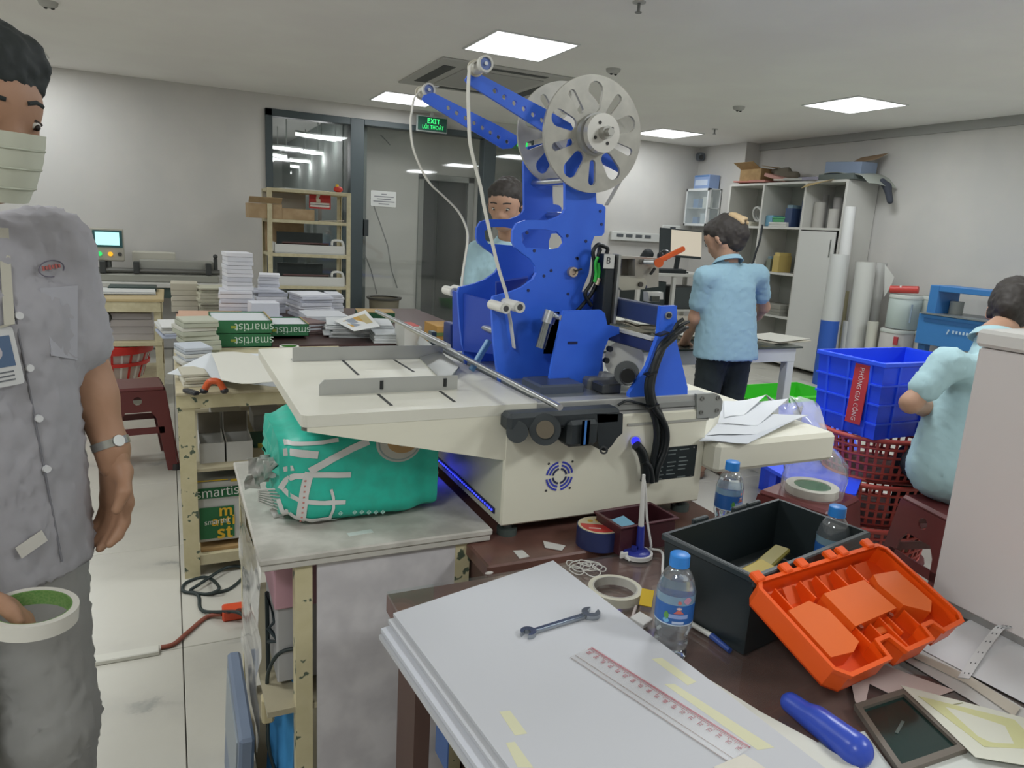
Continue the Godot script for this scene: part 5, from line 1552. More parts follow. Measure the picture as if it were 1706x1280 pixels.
	# dark magazine panel left of the rear plate
	part(Mb.new().sheet([[v3(0.717, 1.184, -1.62), v3(0.674, 1.195, -1.8)], [v3(0.724, 1.056, -1.62), v3(0.681, 1.035, -1.8)]], 0.004), "tape_guard", flat("2b4bb0", 0.4), o)
	part(Mb.new().sheet([[v3(0.791, 1.249, -1.6), v3(0.706, 1.235, -1.6)], [v3(0.786, 1.223, -1.62), v3(0.717, 1.19, -1.62)]], 0.003), "tape_guard", flat("27429c", 0.4), o)


func cart_near() -> void:
	var cr = chipped()
	var x0 = 0.125
	var x1 = 0.587
	var z0 = -1.28
	var z1 = -1.862
	var top = 0.75
	var o = thing("wooden_cart", v3(0.356, 0, -1.57), "cart with a worn pale board top and chipped cream legs under the green sack", "cart")
	var board = grain("c5c1b8", "b2aea5", 0.012, v3(2, 2, 2), 0.6, 5, 12)
	part(Mb.new().span(v3(x0, top - 0.014, z0), v3(x1, top, z1), 0.003), "top_board", board, o)
	part(Mb.new().span(v3(x0 + 0.004, top - 0.027, z0 - 0.004), v3(x1 - 0.003, top - 0.0145, z1 + 0.004), 0.002), "under_board", flat("bdb9b0", 0.6), o)
	var lx = 0.190
	for q in [[lx, z0 - 0.015, 1.0, -1.0], [0.543, z0 - 0.015, -1.0, -1.0], [x0 + 0.01, z1 + 0.02, 1.0, 1.0], [0.543, z1 + 0.02, -1.0, 1.0]]:
		part(angle_post(Mb.new(), q[0], q[1], 0.0, top - 0.027, 0.032, q[2], q[3]), "leg", cr, o)
	for y in [0.12, 0.42]:
		part(Mb.new().span(v3(x0 + 0.012, y - 0.012, z0 - 0.02), v3(0.543, y, z1 + 0.022)), "shelf", flat("a59c82", 0.6), o)
	part(Mb.new().span(v3(0.231, 0.0, -1.302), v3(0.521, top - 0.028, -1.296)), "front_panel", grain("d0cccd", "bfbbbd", 0.008, v3(2, 2, 2), 0.6, 4, 14), o)
	# what shows through the open left side
	var pb = thing("pink_box", v3(0.165, 0.62, -1.4), "small faded pink box under the top board at the cart's open left side", "box")
	part(Mb.new().span(v3(0.16, 0.6, -1.6), v3(0.28, 0.705, -1.36), 0.003), "body", flat("b98f98", 0.6), pb)
	part(Mb.new().span(v3(0.165, 0.432, -1.55), v3(0.26, 0.6, -1.37), 0.003), "grey_tray", flat("a8a7a6", 0.6), pb)
	var g = []
	for i in 12:
		var row = []
		for j in 5:
			var y = 0.7 - 0.5 * i / 11.0
			row.append(v3(0.131 + 0.012 * sin(i * 1.3 + j * 2.1) * 0.4 + 0.002 * (i % 3), y, -1.8 + (0.46 - 0.012 * i) * j / 4.0 + 0.006 * sin(i * 0.9)))
		g.append(row)
	tag(solo(Mb.new().sheet(g, 0.0004), "plastic_film", pane("d7d8da", 0.25, 0.1), "wrinkled clear plastic film hanging down the cart's open left side", "plastic film"))
	var bs = thing("blue_folder", v3(0.2, 0.12, -1.45), "bright blue folder standing inside the cart's lower left", "folder")
	part(Mb.new().at(place(v3(0.18, 0.3, -1.42), v3(0, 0.3, -0.06))).box(v3(), v3(0.006, 0.34, 0.12), 0.001), "cover", flat("4b97cf", 0.5), bs)
	part(Mb.new().at(place(v3(0.19, 0.3, -1.42), v3(0, 0.3, -0.06))).box(v3(), v3(0.012, 0.32, 0.11), 0.001), "pages", flat("d0d0ca", 0.7), bs)
	var gb = thing("grey_case", v3(0.16, 0, -1.5), "grey-blue flat case standing on the floor at the cart's lower left corner", "case")
	part(Mb.new().at(place(v3(0.098, 0.155, -1.55), v3(0, 0.0, -0.05))).box(v3(0, 0, 0), v3(0.03, 0.31, 0.34), 0.006), "body", flat("6f7c90", 0.5), gb)
	part(Mb.new().at(place(v3(0.098, 0.155, -1.55), v3(0, 0.0, -0.05))).box(v3(-0.016, 0.05, 0.0), v3(0.004, 0.16, 0.28), 0.001), "inset", flat("8f979d", 0.5), gb)
	var pw = thing("power_adapter", v3(0.135, 0.12, -1.42), "cream power plug with black cables inside the cart's open side", "power adapter")
	part(Mb.new().box(v3(0.148, 0.36, -1.4), v3(0.025, 0.06, 0.03), 0.005), "body", flat("b7ab86", 0.5), pw)
	part(Mb.new().tube(curve([v3(0.148, 0.39, -1.4), v3(0.15, 0.45, -1.39), v3(0.17, 0.5, -1.37), v3(0.21, 0.51, -1.36)], 6), 0.004).tube(curve([v3(0.148, 0.33, -1.4), v3(0.15, 0.26, -1.4), v3(0.17, 0.17, -1.42), v3(0.2, 0.125, -1.45)], 6), 0.004), "cord", flat("25302f", 0.5), pw)
	tag(solo(Mb.new().tube([v3(0.155, 0.42, -1.44), v3(0.155, 0.6, -1.44), v3(0.165, 0.555, -1.4), v3(0.155, 0.53, -1.42), v3(0.17, 0.52, -1.38), v3(0.155, 0.5, -1.42)], 0.0045), "cable_hook", flat("223034", 0.5), "black bent metal hook inside the cart's open left side", "hook"))
	# the green sack
	var sk = thing("green_sack", v3(0.34, 0.75, -1.545), "square green printed paper sack criss-crossed with white tape on the cart's top", "sack")
	var r = FastNoiseLite.new()
	r.seed = 4
	r.frequency = 6.0
	var rows = []
	for i in 29:
		var row = []
		for j in 37:
			row.append(sack_point(i / 28.0, TAU * j / 36.0, r))
		rows.append(row)
	part(Mb.new().sheet(rows, 0.0005), "sack_body", grain("2bbfa6", "2fb49c", 0.02, v3(3, 3, 3), 0.45, 3, 15), sk)
	# crumpled ends
	for e in [[0.0, -1.0], [1.0, 1.0]]:
		var cap = []
		for i in 5:
			var row = []
			for j in 37:
				var p = sack_point(e[0], TAU * j / 36.0, r)
				var c = v3(p.x + e[1] * 0.006, 0.845, -1.545)
				var q = p.lerp(c, i / 4.0)
				q.x += e[1] * 0.012 * sin(j * 2.3) * (i % 2) * (1.0 - i / 4.0)
				row.append(q)
			cap.append(row)
		part(Mb.new().sheet(cap, 0.0005), "folded_end", flat("35ad96", 0.5), sk)
	# white tape strips over the front
	var tape = flat("d4d2ce", 0.5)
	var strips = [
		[[v2(0.3512, 0.9244), v2(0.317, 0.9118), v2(0.2799, 0.8946), v2(0.2551, 0.8817), v2(0.234, 0.8711)], 0.0072], [[v2(0.234, 0.8686), v2(0.2281, 0.8479), v2(0.2234, 0.8244), v2(0.2197, 0.7918), v2(0.2172, 0.7588)], 0.0088],
		[[v2(0.1898, 0.9243), v2(0.2227, 0.9266), v2(0.2574, 0.9277), v2(0.2905, 0.9302)], 0.0035], [[v2(0.1874, 0.9074), v2(0.2055, 0.9083), v2(0.2284, 0.9065), v2(0.2504, 0.9034)], 0.0075], [[v2(0.187, 0.8718), v2(0.1961, 0.8734), v2(0.2053, 0.8763)], 0.005],
		[[v2(0.1799, 0.8341), v2(0.1914, 0.8503), v2(0.2074, 0.8599), v2(0.234, 0.8636), v2(0.2693, 0.8615), v2(0.3151, 0.8571)], 0.0055], [[v2(0.1867, 0.8334), v2(0.198, 0.8196), v2(0.2164, 0.8113), v2(0.2515, 0.806), v2(0.3045, 0.8014)], 0.0045],
		[[v2(0.1762, 0.8133), v2(0.1839, 0.786), v2(0.1975, 0.7626), v2(0.216, 0.7525)], 0.004], [[v2(0.1885, 0.7867), v2(0.2045, 0.772), v2(0.2396, 0.7663), v2(0.2779, 0.7654)], 0.004], [[v2(0.2337, 0.7554), v2(0.2695, 0.7547), v2(0.3086, 0.7484)], 0.0045], [[v2(0.2753, 0.8316), v2(0.2802, 0.8131), v2(0.2803, 0.7924), v2(0.2743, 0.7685)], 0.0028],
	]
	for s in strips:
		var pts = []
		for k in 21:
			var f: float = k / 20.0 * (s[0].size() - 1)
			var a: Vector2 = s[0][mini(int(f), s[0].size() - 2)]
			var b: Vector2 = s[0][mini(int(f) + 1, s[0].size() - 1)]
			pts.append(a.lerp(b, f - mini(int(f), s[0].size() - 2)))
		var gg = [[], [], []]
		for k in 21:
			var d: Vector2 = ((pts[mini(k + 1, 20)] as Vector2) - pts[maxi(k - 1, 0)]).normalized()
			var nn = v2(-d.y, d.x) * s[1]
			for m in 3:
				gg[m].append(sack_front((pts[k] as Vector2) + nn * (1 - m), 0.0022, r))
		part(Mb.new().sheet(gg, 0.0004), "tape_strip", tape, sk)
	for k in 9:
		var a: Vector2 = [v2(0.2258, 0.8519), v2(0.2255, 0.7629)][0].lerp([v2(0.2258, 0.8519), v2(0.2184, 0.7638)][1], k / 8.0)
		part(Mb.new().box(sack_front(a, 0.0034, r), v3(0.004, 0.003, 0.0006)), "red_print", flat("c07a70", 0.5), sk)
	# round picture, partly under the wing
	var pc: Vector2 = [v2(0.4167, 0.9182)][0]
	for q in [[0.05, 0.0016, "b9bdb5"], [0.0455, 0.0024, "8d9a96"], [0.042, 0.0032, "bcb9ad"]]:
		var gg = []
		for i in 7:
			var row = []
			for j in 33:
				var a = TAU * j / 32.0
				row.append(sack_front(pc + v2(cos(a), sin(a) * 0.86) * (q[0] * maxf(i / 6.0, 0.02)), q[1], r))
			gg.append(row)
		part(Mb.new().sheet(gg, 0.0003), "round_picture", flat(q[2], 0.5), sk)
	var gg2 = []
	for i in 4:
		var row = []
		for j in 17:
			var a = PI + PI * 0.8 * j / 16.0
			row.append(sack_front(pc + v2(0.006, 0.0) + v2(cos(a) * 1.1, sin(a) * 0.8) * (0.012 + 0.006 * i), 0.004, r))
		gg2.append(row)
	part(Mb.new().sheet(gg2, 0.0003), "picture_food", flat("b48f5c", 0.5), sk)
	for k in 7:
		var a: Vector2 = [v2(0.2949, 0.7764), v2(0.3826, 0.7712)][0].lerp([v2(0.2949, 0.7764), v2(0.3826, 0.7712)][1], k / 6.0)
		if k == 1:
			continue
		part(Mb.new().ring(sack_front(a, 0.002, r), sack_front(a, 0.0026, r) + v3(0, 0, 0.0004), 0.0052, 0.0034, 4), "print_mark", flat("a9d3c8", 0.5), sk)
		part(Mb.new().box(sack_front(a, 0.0026, r), v3(0.006, 0.0014, 0.0006)), "print_mark", flat("a9d3c8", 0.5), sk)
	var scrap = Mb.new()
	var rn = RandomNumberGenerator.new()
	rn.seed = 5
	for k in 9:
		var c = v3(rn.randf_range(0.138, 0.19), rn.randf_range(0.765, 0.87), rn.randf_range(-1.55, -1.45))
		var gg = []
		for i in 4:
			var row = []
			for j in 4:
				row.append(c + v3(rn.randf_range(-0.004, 0.004) + (j - 1.5) * 0.011, (i - 1.5) * 0.012, rn.randf_range(-0.012, 0.012)))
			gg.append(row)
		scrap.sheet(gg, 0.0004)
	part(scrap, "torn_wrapping", flat("b8b6b0", 0.4), sk).set_meta("kind", "stuff")
	for k in 7:
		part(Mb.new().bar(v3(0.143, 0.82, -1.46) + v3(0, -0.004 * k, 0.004), v3(0.187, 0.827, -1.44) + v3(0, -0.008 * k, 0.01), 0.005, 0.002), "torn_strip", flat("c3c1ba", 0.5), sk)
	part(Mb.new().sheet([[v3(0.505, 0.86, -1.42), v3(0.512, 0.865, -1.44)], [v3(0.5, 0.84, -1.41), v3(0.516, 0.83, -1.43)], [v3(0.508, 0.82, -1.41), v3(0.513, 0.8, -1.43)]], 0.0004), "torn_edge", flat("c9c8c3", 0.5), sk)
	tag(solo(Mb.new().at(place(v3(0.324, 0.75, -1.343) + v3(0, 0.0005, 0), v3(0, 0.1, 0))).box(v3(), v3(0.05, 0.001, 0.016)), "paper_scrap", flat("cbd2cc"), "pale paper scrap on the cart top in front of the green sack", "paper scrap"))
	tag(solo(Mb.new().at(place(v3(0.54, 0.8, -1.66), v3(0.35, -0.4, 0))).box(v3(), v3(0.1, 0.1, 0.004)), "cardboard_piece", flat("7a6a58", 0.8), "brown cardboard piece leaning on the cart behind the green sack's right end", "cardboard"))
	tag(solo(Mb.new().bar(v3(0.162, 0.754, -1.809), v3(0.185, 0.754, -1.812), 0.004, 0.004).bar(v3(0.182, 0.754, -1.808), v3(0.164, 0.754, -1.744), 0.003, 0.003), "hex_key", flat("33333a", 0.4, 0.5), "small black hex key at the back left corner of the cart's top", "hex key"))


# sack surface: u along its length, a round its section
func sack_point(u: float, a: float, r: FastNoiseLite) -> Vector3:
	var s = sack_scale(u)
	var c = cos(a)
	var d = sin(a)
	var k = pow(pow(absf(c), 9.0) + pow(absf(d), 9.0), -1.0 / 9.0)
	var p = v3(lerpf(0.18, 0.505, u), 0.849 + d * k * 0.096 * s, -1.545 - c * k * 0.152 * s)
	var w = r.get_noise_3dv(p) * 0.004 + r.get_noise_3dv(p * 3.0) * 0.0025
	p.y = maxf(0.752, p.y + w * d)
	p.z -= w * c
	return p


func sack_scale(u: float) -> float:
	return clampf(pow(1.0 - pow(absf(2.0 * u - 1.0), 7.0), 0.3), 0.84 if u < 0.5 else 0.93, 1.0)


# point on the sack's front at a given x and y
func sack_front(q: Vector2, off: float, r: FastNoiseLite) -> Vector3:
	var u = clampf((q.x - 0.18) / 0.325, 0.0, 1.0)
	var s = sack_scale(u)
	var y = clampf((q.y - 0.849) / (0.096 * s), -0.995, 0.995)
	var c = pow(1.0 - pow(absf(y), 9.0), 1.0 / 9.0)
	var p = v3(q.x, 0.849 + y * 0.096 * s, -1.545 + c * 0.152 * s)
	var a = atan2(y, -c)
	var w = r.get_noise_3dv(p) * 0.004 + r.get_noise_3dv(p * 3.0) * 0.0025
	p.z += w * c * 1.0 + off
	p.y += w * y + off * y * 0.5
	p.y = maxf(p.y, 0.7545)
	return p


func bench() -> void:
	var top_m = grain("7a574d", "694a42", 0.01, v3(1.5, 1.5, 1.5), 0.28, 4, 18)
	var side = flat("5c453e", 0.5)
	var o = thing("machine_bench", v3(0.85, 0, -1.7), "dark brown wooden bench carrying the blue tape machine", "desk")
	part(Mb.new().span(v3(0.535, 0.69, -1.182), v3(1.167, 0.72, -2.3), 0.004), "tabletop", top_m, o)
	for x in [0.55, 1.13]:
		part(Mb.new().span(v3(x, 0.0, -1.2), v3(x + 0.025, 0.69, -2.28)), "side_panel", side, o)
	part(Mb.new().span(v3(0.575, 0.1, -2.27), v3(1.13, 0.69, -2.25)), "back_panel", side, o)
	var d = thing("front_desk", v3(1.1, 0, -0.7), "dark brown desk with a glass top in the foreground under the paper and tools", "desk")
	var ell = [v2(0.326, 0.05), v2(2.05, 0.05), v2(2.05, 0.8), v2(1.167, 0.8), v2(1.167, 1.15), v2(0.326, 1.15)]
	var up = Transform3D(Basis(Vector3.RIGHT, -PI / 2), v3())
	part(Mb.new().at(up).prism(ell, 0.682, 0.714), "tabletop", top_m, d)
	part(Mb.new().at(up).prism(ell, 0.7142, 0.7198), "glass_top", pane("c9dcd6", 0.03, 0.04), d)
	for q in [[0.345, -1.13, -1.03], [2.0, -0.78, -0.07], [0.345, -0.3, -0.07]]:
		part(Mb.new().span(v3(q[0], 0.0, q[1]), v3(q[0] + 0.028, 0.682, q[2])), "side_panel", side, d)
	part(Mb.new().span(v3(0.37, 0.1, -0.62), v3(2.0, 0.682, -0.6)), "back_panel", flat("33292a", 0.6), d)
	part(Mb.new().span(v3(0.344, 0.567, -0.917), v3(0.342, 0.662, -0.865)), "blue_sticker", flat("3f5f97", 0.5), d)
	part(Mb.new().span(v3(0.344, 0.626, -0.901), v3(0.341, 0.686, -0.865)), "white_sticker", flat("c9c7c2", 0.5), d)
	# big pile of paper sheets, turned on the desk
	var A = v3(0.301, 0.752, -1.021)
	var B = v3(0.636, 0.752, -1.107)
	var dn = v3(0.052, 0, 0.62)
	var ps = thing("paper_pile", v3(0.5, 0.72, -0.8), "large pile of white paper sheets on the front desk's left, a wrench on top", "paper stack")
	var wm = flat("c2c3c7", 0.75)
	var offs = [[-0.028, 0.02, 0.724, 0.731], [-0.024, 0.016, 0.732, 0.739], [-0.01, 0.006, 0.7395, 0.746], [0.0, 0.0, 0.7465, 0.752]]
	for k in 4:
		var sh = v3(offs[k][0], 0, offs[k][1])
		var q = []
		for p in [A, B, B + dn, A + dn]:
			q.append(v2(p.x + sh.x, -(p.z + sh.z)))
		part(Mb.new().at(Transform3D(Basis(Vector3.RIGHT, -PI / 2), v3())).prism(q, offs[k][2], offs[k][3]), "sheet_bundle", wm if k != 1 else flat("c9cbd2", 0.75), ps)
	for q in [[v3(0.622, 0.752, -0.771), v3(0.638, 0.752, -0.768), v3(0.649, 0.752, -0.702), v3(0.632, 0.752, -0.7)], [v3(0.602, 0.752, -0.714), v3(0.616, 0.752, -0.709), v3(0.654, 0.752, -0.559), v3(0.631, 0.752, -0.563)], [v3(0.362, 0.752, -0.741), v3(0.376, 0.752, -0.738), v3(0.378, 0.752, -0.691), v3(0.362, 0.752, -0.693)], [v3(0.346, 0.752, -0.685), v3(0.357, 0.752, -0.683), v3(0.359, 0.752, -0.636), v3(0.342, 0.752, -0.643)]]:
		part(Mb.new().sheet([[q[0], q[1]], [q[3], q[2]]], 0.0002), "yellow_mark", flat("d3d1b0", 0.75), ps)
	var bb = thing("blue_board", v3(0.45, 0.72, -0.85), "blue cutting board sticking out under the paper pile's left edge", "board")
	var bq = []
	for p in [A + v3(-0.005, 0, 0.16), A + v3(0.2, 0, 0.1), A + v3(0.24, 0, 0.5), A + v3(0.016, 0, 0.5)]:
		bq.append(v2(p.x, -p.z))
	part(Mb.new().at(Transform3D(Basis(Vector3.RIGHT, -PI / 2), v3())).prism(bq, 0.7199, 0.7238), "board", flat("2c63ad", 0.5), bb)
	var p2 = thing("paper_pile", v3(0.72, 0.72, -0.6), "second pile of white and yellowish sheets under the ruler, right of the large pile", "paper stack")
	var q2 = [v2(0.6717, -0.7283), v2(0.6951, -0.7166), v2(0.7123, -0.6381), v2(0.7371, -0.5672), v2(0.7591, -0.4779), v2(0.6057, -0.498), v2(0.5861, -0.6592)]
	for k in 2:
		var qq = []
		for p: Vector2 in q2:
			qq.append(v2(p.x + 0.012 * k - 0.006, -p.y - 0.004 * k))
		part(Mb.new().at(Transform3D(Basis(Vector3.RIGHT, -PI / 2), v3())).prism(qq, 0.7202 + 0.008 * (1 - k), 0.7275 + 0.008 * (1 - k)), "sheet_bundle", flat(["d4d3c9", "d0d2d4"][k], 0.75), p2)
	# open-ended wrench
	var w = thing("wrench", v3(0.533, 0.752, -0.896), "chrome double open-ended wrench lying on the white paper", "wrench")
	var wa = v3(0.477, 0.752, -0.891)
	var wc = v3(0.599, 0.752, -0.908)
	var ln = wa.distance_to(wc)
	var yaw = atan2(-(wc.z - wa.z), wc.x - wa.x)
	var wx = Transform3D(Basis(Vector3.UP, yaw) * Basis(Vector3.RIGHT, -PI / 2), wa)
	var cr = flat("aab0b6", 0.22, 1.0)
	part(Mb.new().at(wx).prism([v2(0.006, -0.0045), v2(ln - 0.006, -0.0055), v2(ln - 0.006, 0.0055), v2(0.006, 0.0045)], 0.001, 0.0058).prism([v2(0.012, -0.0022), v2(ln - 0.014, -0.003), v2(ln - 0.014, 0.003), v2(0.012, 0.0022)], 0.0058, 0.0066), "handle", cr, w)
	for k in 2:
		var s = 1.0 if k else -1.0
		var c = v2(ln, 0) if k else v2(0, 0)
		var rr = 0.0155 if k else 0.0125
		var jaw = []
		var turn = deg_to_rad(28.0) if k else deg_to_rad(180.0 + 28.0)
		var R2 = Transform2D(turn, c)
		for i in 15:
			var a = deg_to_rad(38.0) + deg_to_rad(284.0) * i / 14.0
			jaw.append(R2 * (v2(cos(a), sin(a)) * rr))
		jaw.append(R2 * v2(rr * 0.95, -rr * 0.42))
		jaw.append(R2 * v2(0.0, -rr * 0.42))
		jaw.append(R2 * v2(-rr * 0.3, 0))
		jaw.append(R2 * v2(0.0, rr * 0.42))
		jaw.append(R2 * v2(rr * 0.95, rr * 0.42))
		part(Mb.new().at(wx).prism(jaw, 0.0, 0.0075), "jaw", cr, w)
	# clear ruler with a red scale
	var ru = thing("ruler", v3(0.572, 0.752, -0.683), "clear plastic ruler with a red scale lying on the white sheets", "ruler")
	var r0 = v3(0.552, 0.753, -0.828)
	var r1 = v3(0.508, 0.753, -0.814)
	var r2 = v3(0.581, 0.753, -0.557)
	var ru_l = r1.distance_to(r2)
	var rd = (r2 - r1).normalized()
	var rs = (r0 - r1) - rd * (r0 - r1).dot(rd)
	var rw = rs.length()
	rs = rs.normalized()
	var rx = Transform3D(Basis(rd, Vector3.UP, rd.cross(Vector3.UP)), r1)
	if rx.basis.z.dot(rs) < 0.0:
		rx.basis.z = -rx.basis.z
		rx.basis.x = -rx.basis.x
		rx.origin = r2
	part(Mb.new().bar(r1 + rs * rw / 2 + v3(0, 0.0012, 0), r2 + rs * rw / 2 + v3(0, 0.0012, 0), rw, 0.0022), "blade", clear_pane(), ru)
	var pink = flat("b86f78", 0.6)
	part(Mb.new().bar(r1 + rs * (rw - 0.001), r2 + rs * (rw - 0.001), 0.0022, 0.0005), "scale_line", flat("b0606c", 0.6), ru)
	part(Mb.new().bar(r1 + rs * 0.011, r2 + rs * 0.011, 0.0008, 0.0005).bar(r1 + rs * 0.001, r2 + rs * 0.001, 0.0008, 0.0005), "guide_line", flat("9c8b84", 0.6), ru)
	var ticks = Mb.new()
	var count = int(ru_l / 0.0025)
	for k in count:
		var t = 0.0025 * k + 0.001
		var hl = 0.008 if k % 4 == 0 else 0.005
		ticks.bar(r1 + rd * t + rs * (rw - 0.002), r1 + rd * t + rs * (rw - 0.002 - hl), 0.0007, 0.0005)
	part(ticks, "scale_ticks", pink, ru)
	for k in int(ru_l / 0.014):
		var t = 0.008 + 0.014 * k
		var at = r1 + rd * t + rs * (rw - 0.0145) + v3(0, 0.0004, 0)
		var bs = Basis(rs, rd.cross(rs).normalized(), rd)
		var z_up = Vector3.UP
		var tx = Basis(-rs, -rd, (-rs).cross(-rd))
		if tx.z.y < 0.0:
			tx = Basis(rs, -rd, rs.cross(-rd))
		letters(str(58 + k), 0.0052, pink, ru, Transform3D(tx, at), "scale_number")
	var mt = thing("tape_piece", v3(0.585, 0.754, -0.547), "piece of cream masking tape across the ruler's near end", "tape piece")
	var mq = [v3(0.556, 0.756, -0.556), v3(0.606, 0.756, -0.56), v3(0.616, 0.756, -0.521), v3(0.562, 0.756, -0.512)]
	part(Mb.new().sheet([[mq[0], mq[1]], [mq[3], mq[2]]], 0.0004), "tape", flat("d6d1c4", 0.7), mt)
	# masking tape ring
	var ro = thing("masking_tape", v3(0.713, 0.72, -1.007), "cream masking tape ring lying flat between the paper and the bottle", "tape roll", "tape rolls")
	var rc = v3(0.71, 0.72, -1.004)
	part(Mb.new().ring(rc, rc + v3(0, 0.016, 0), 0.049, 0.041, 40), "tape", flat("cfcbb9", 0.7), ro)
	part(Mb.new().ring(rc + v3(0, 0.0004, 0), rc + v3(0, 0.0164, 0), 0.041, 0.0385, 40), "core", flat("b9b6ad", 0.7), ro)
	# rubber bands
	var lp = [[972, 941, 36, 11], [955, 941, 15, 10], [985, 946, 26, 12], [968, 948, 22, 11], [985, 955, 20, 14], [960, 955, 16, 10], [998, 952, 14, 9], [974, 945, 12, 9]]
	var said = ["outermost", "far left", "broad", "middle", "nearest", "left front", "far right", "small inner"]
	var rn = RandomNumberGenerator.new()
	rn.seed = 3
	var centres = [v3(0.716, 0.722, -1.126), v3(0.697, 0.722, -1.133), v3(0.724, 0.722, -1.11), v3(0.702, 0.722, -1.112), v3(0.712, 0.722, -1.09), v3(0.684, 0.722, -1.099), v3(0.731, 0.722, -1.092), v3(0.713, 0.722, -1.116)]
	for k in 8:
		var pts = []
		var rx2: float = lp[k][2] * 0.00083
		var rz2: float = lp[k][3] * 0.0016
		for i in 29:
			var a = TAU * i / 28.0
			pts.append((centres[k] as Vector3) + v3(cos(a) * rx2, 0.0012 * k + 0.001 * sin(3.0 * a + k), sin(a) * rz2 * (1.0 + 0.12 * sin(2.0 * a + k))))
		tag(solo(Mb.new().tube(pts, 0.0011, 6), "rubber_band", flat("cfcdc6", 0.6), "thin white rubber band, the %s loop of the tangle behind the paper" % said[k], "rubber band", "rubber bands"))
	# blue tape roll with a printed top
	var bt = thing("blue_tape", v3(0.8, 0.72, -1.209), "dark blue tape roll with a red and yellow printed face beside the maroon tray", "tape roll", "tape rolls")
	var bc = v3(0.798, 0.72, -1.206)
	part(Mb.new().cyl(bc, bc + v3(0, 0.042, 0), 0.047, -1, 40), "tape", flat("2c3562", 0.4), bt)
	part(Mb.new().cyl(bc + v3(0, 0.042, 0), bc + v3(0, 0.0428, 0), 0.045, -1, 36), "label_disc", flat("d5c9a8", 0.5), bt)
	var lay = Transform3D(Basis(Vector3.RIGHT, -PI / 2), bc + v3(0, 0.0428, 0))
	var half = []
	for i in 13:
		var a = deg_to_rad(150.0) + PI * i / 12.0
		half.append(v2(cos(a), sin(a)) * 0.04)
	part(Mb.new().at(lay).prism(half, 0, 0.0004), "red_print", flat("c8403a", 0.5), bt)
	part(Mb.new().at(lay).prism(ngon(v2(0.012, 0.022), 0.009, 16), 0, 0.0006).prism(ngon(v2(0.026, -0.012), 0.01, 16), 0, 0.0006).prism(ngon(v2(-0.008, 0.024), 0.006, 16), 0, 0.0006), "yellow_print", flat("d8ad36", 0.5), bt)
	part(Mb.new().at(lay).bar(v3(-0.03, -0.008, 0.0006), v3(-0.008, -0.02, 0.0006), 0.004, 0.0004, v3(0, 0, 1)), "white_print", flat("dcd7cc", 0.5), bt)
	# maroon tray with blue things
	var mr = flat("452127", 0.4)
	var ty = thing("maroon_tray", v3(0.875, 0.72, -1.165), "open maroon plastic tray with blue cards in it, in front of the machine", "tray")
	var tt = place(v3(0.878, 0.72, -1.19), v3(0, 0.06, 0))
	part(Mb.new().at(tt).span(v3(-0.068, 0, -0.042), v3(0.068, 0.003, 0.042)).span(v3(-0.072, 0.0, -0.044), v3(0.072, 0.062, -0.041), 0.001).span(v3(-0.072, 0.0, 0.041), v3(0.072, 0.062, 0.044), 0.001).span(v3(-0.072, 0, -0.042), v3(-0.069, 0.062, 0.042)).span(v3(0.069, 0, -0.042), v3(0.072, 0.062, 0.042)), "body", mr, ty)
	part(Mb.new().at(tt).span(v3(-0.077, 0.059, -0.049), v3(0.077, 0.063, -0.042), 0.001).span(v3(-0.077, 0.059, 0.042), v3(0.077, 0.063, 0.049), 0.001).span(v3(-0.077, 0.059, -0.042), v3(-0.07, 0.063, 0.042)).span(v3(0.07, 0.059, -0.042), v3(0.077, 0.063, 0.042)), "rim", flat("532830", 0.4), ty)
	var bl = thing("blue_cards", v3(0.85, 0.725, -1.19), "pale and bright blue cards inside the maroon tray", "cards")
	part(Mb.new().at(place(v3(0.85, 0.757, -1.2), v3(0.25, 0.3, 0))).box(v3(), v3(0.045, 0.02, 0.035), 0.002), "pale_card", flat("7fb4cf", 0.5), bl)
	part(Mb.new().at(place(v3(0.875, 0.748, -1.185), v3(-0.2, -0.2, 0.1))).box(v3(), v3(0.04, 0.012, 0.03), 0.002), "blue_card", flat("3f78b8", 0.5), bl)
	# desk pen on a blue base
	var pn = thing("desk_pen", v3(0.848, 0.72, -1.132), "white desk pen upright in a blue socket with a white cord around its base", "pen holder")
	var pc = v3(0.844, 0.72, -1.131)
	part(Mb.new().at(place(pc)).lathe([v2(0.0, 0.0), v2(0.029, 0.0), v2(0.03, 0.006), v2(0.024, 0.012), v2(0.0, 0.013)], 30), "base", flat("2b3590", 0.35), pn)
	part(Mb.new().ring(pc + v3(0, 0.001, 0), pc + v3(0, 0.009, 0), 0.0335, 0.0285, 36), "base_rim", flat("cfcdca", 0.5), pn)
	part(Mb.new().cyl(pc + v3(-0.008, 0.012, 0.002), pc + v3(-0.008, 0.022, 0.002), 0.006), "peg", flat("262f80", 0.35), pn)
	var p0 = pc + v3(0.011, 0.01, -0.004)
	var p1 = pc + v3(0.0085, 0.17, -0.012)
	part(Mb.new().cyl(p0, p0.lerp(p1, 0.32), 0.0085, 0.0075, 18), "socket", flat("2b3590", 0.35), pn)
	part(Mb.new().cyl(p0.lerp(p1, 0.3), p1, 0.006, 0.0035, 16), "pen", flat("d5d3ce", 0.4), pn)
	part(Mb.new().tube(curve([p1 + v3(0, -0.003, 0), p1 + v3(0.006, -0.03, 0.002), p0.lerp(p1, 0.4) + v3(0.014, 0, 0), pc + v3(0.032, 0.022, 0.004), pc + v3(0.036, 0.01, 0.0), pc + v3(0.05, 0.008, 0.02), v3(0.844, 0.724, -1.041), v3(0.809, 0.724, -0.978)], 6), 0.0026), "cord", flat("d2d0cb", 0.5), pn)
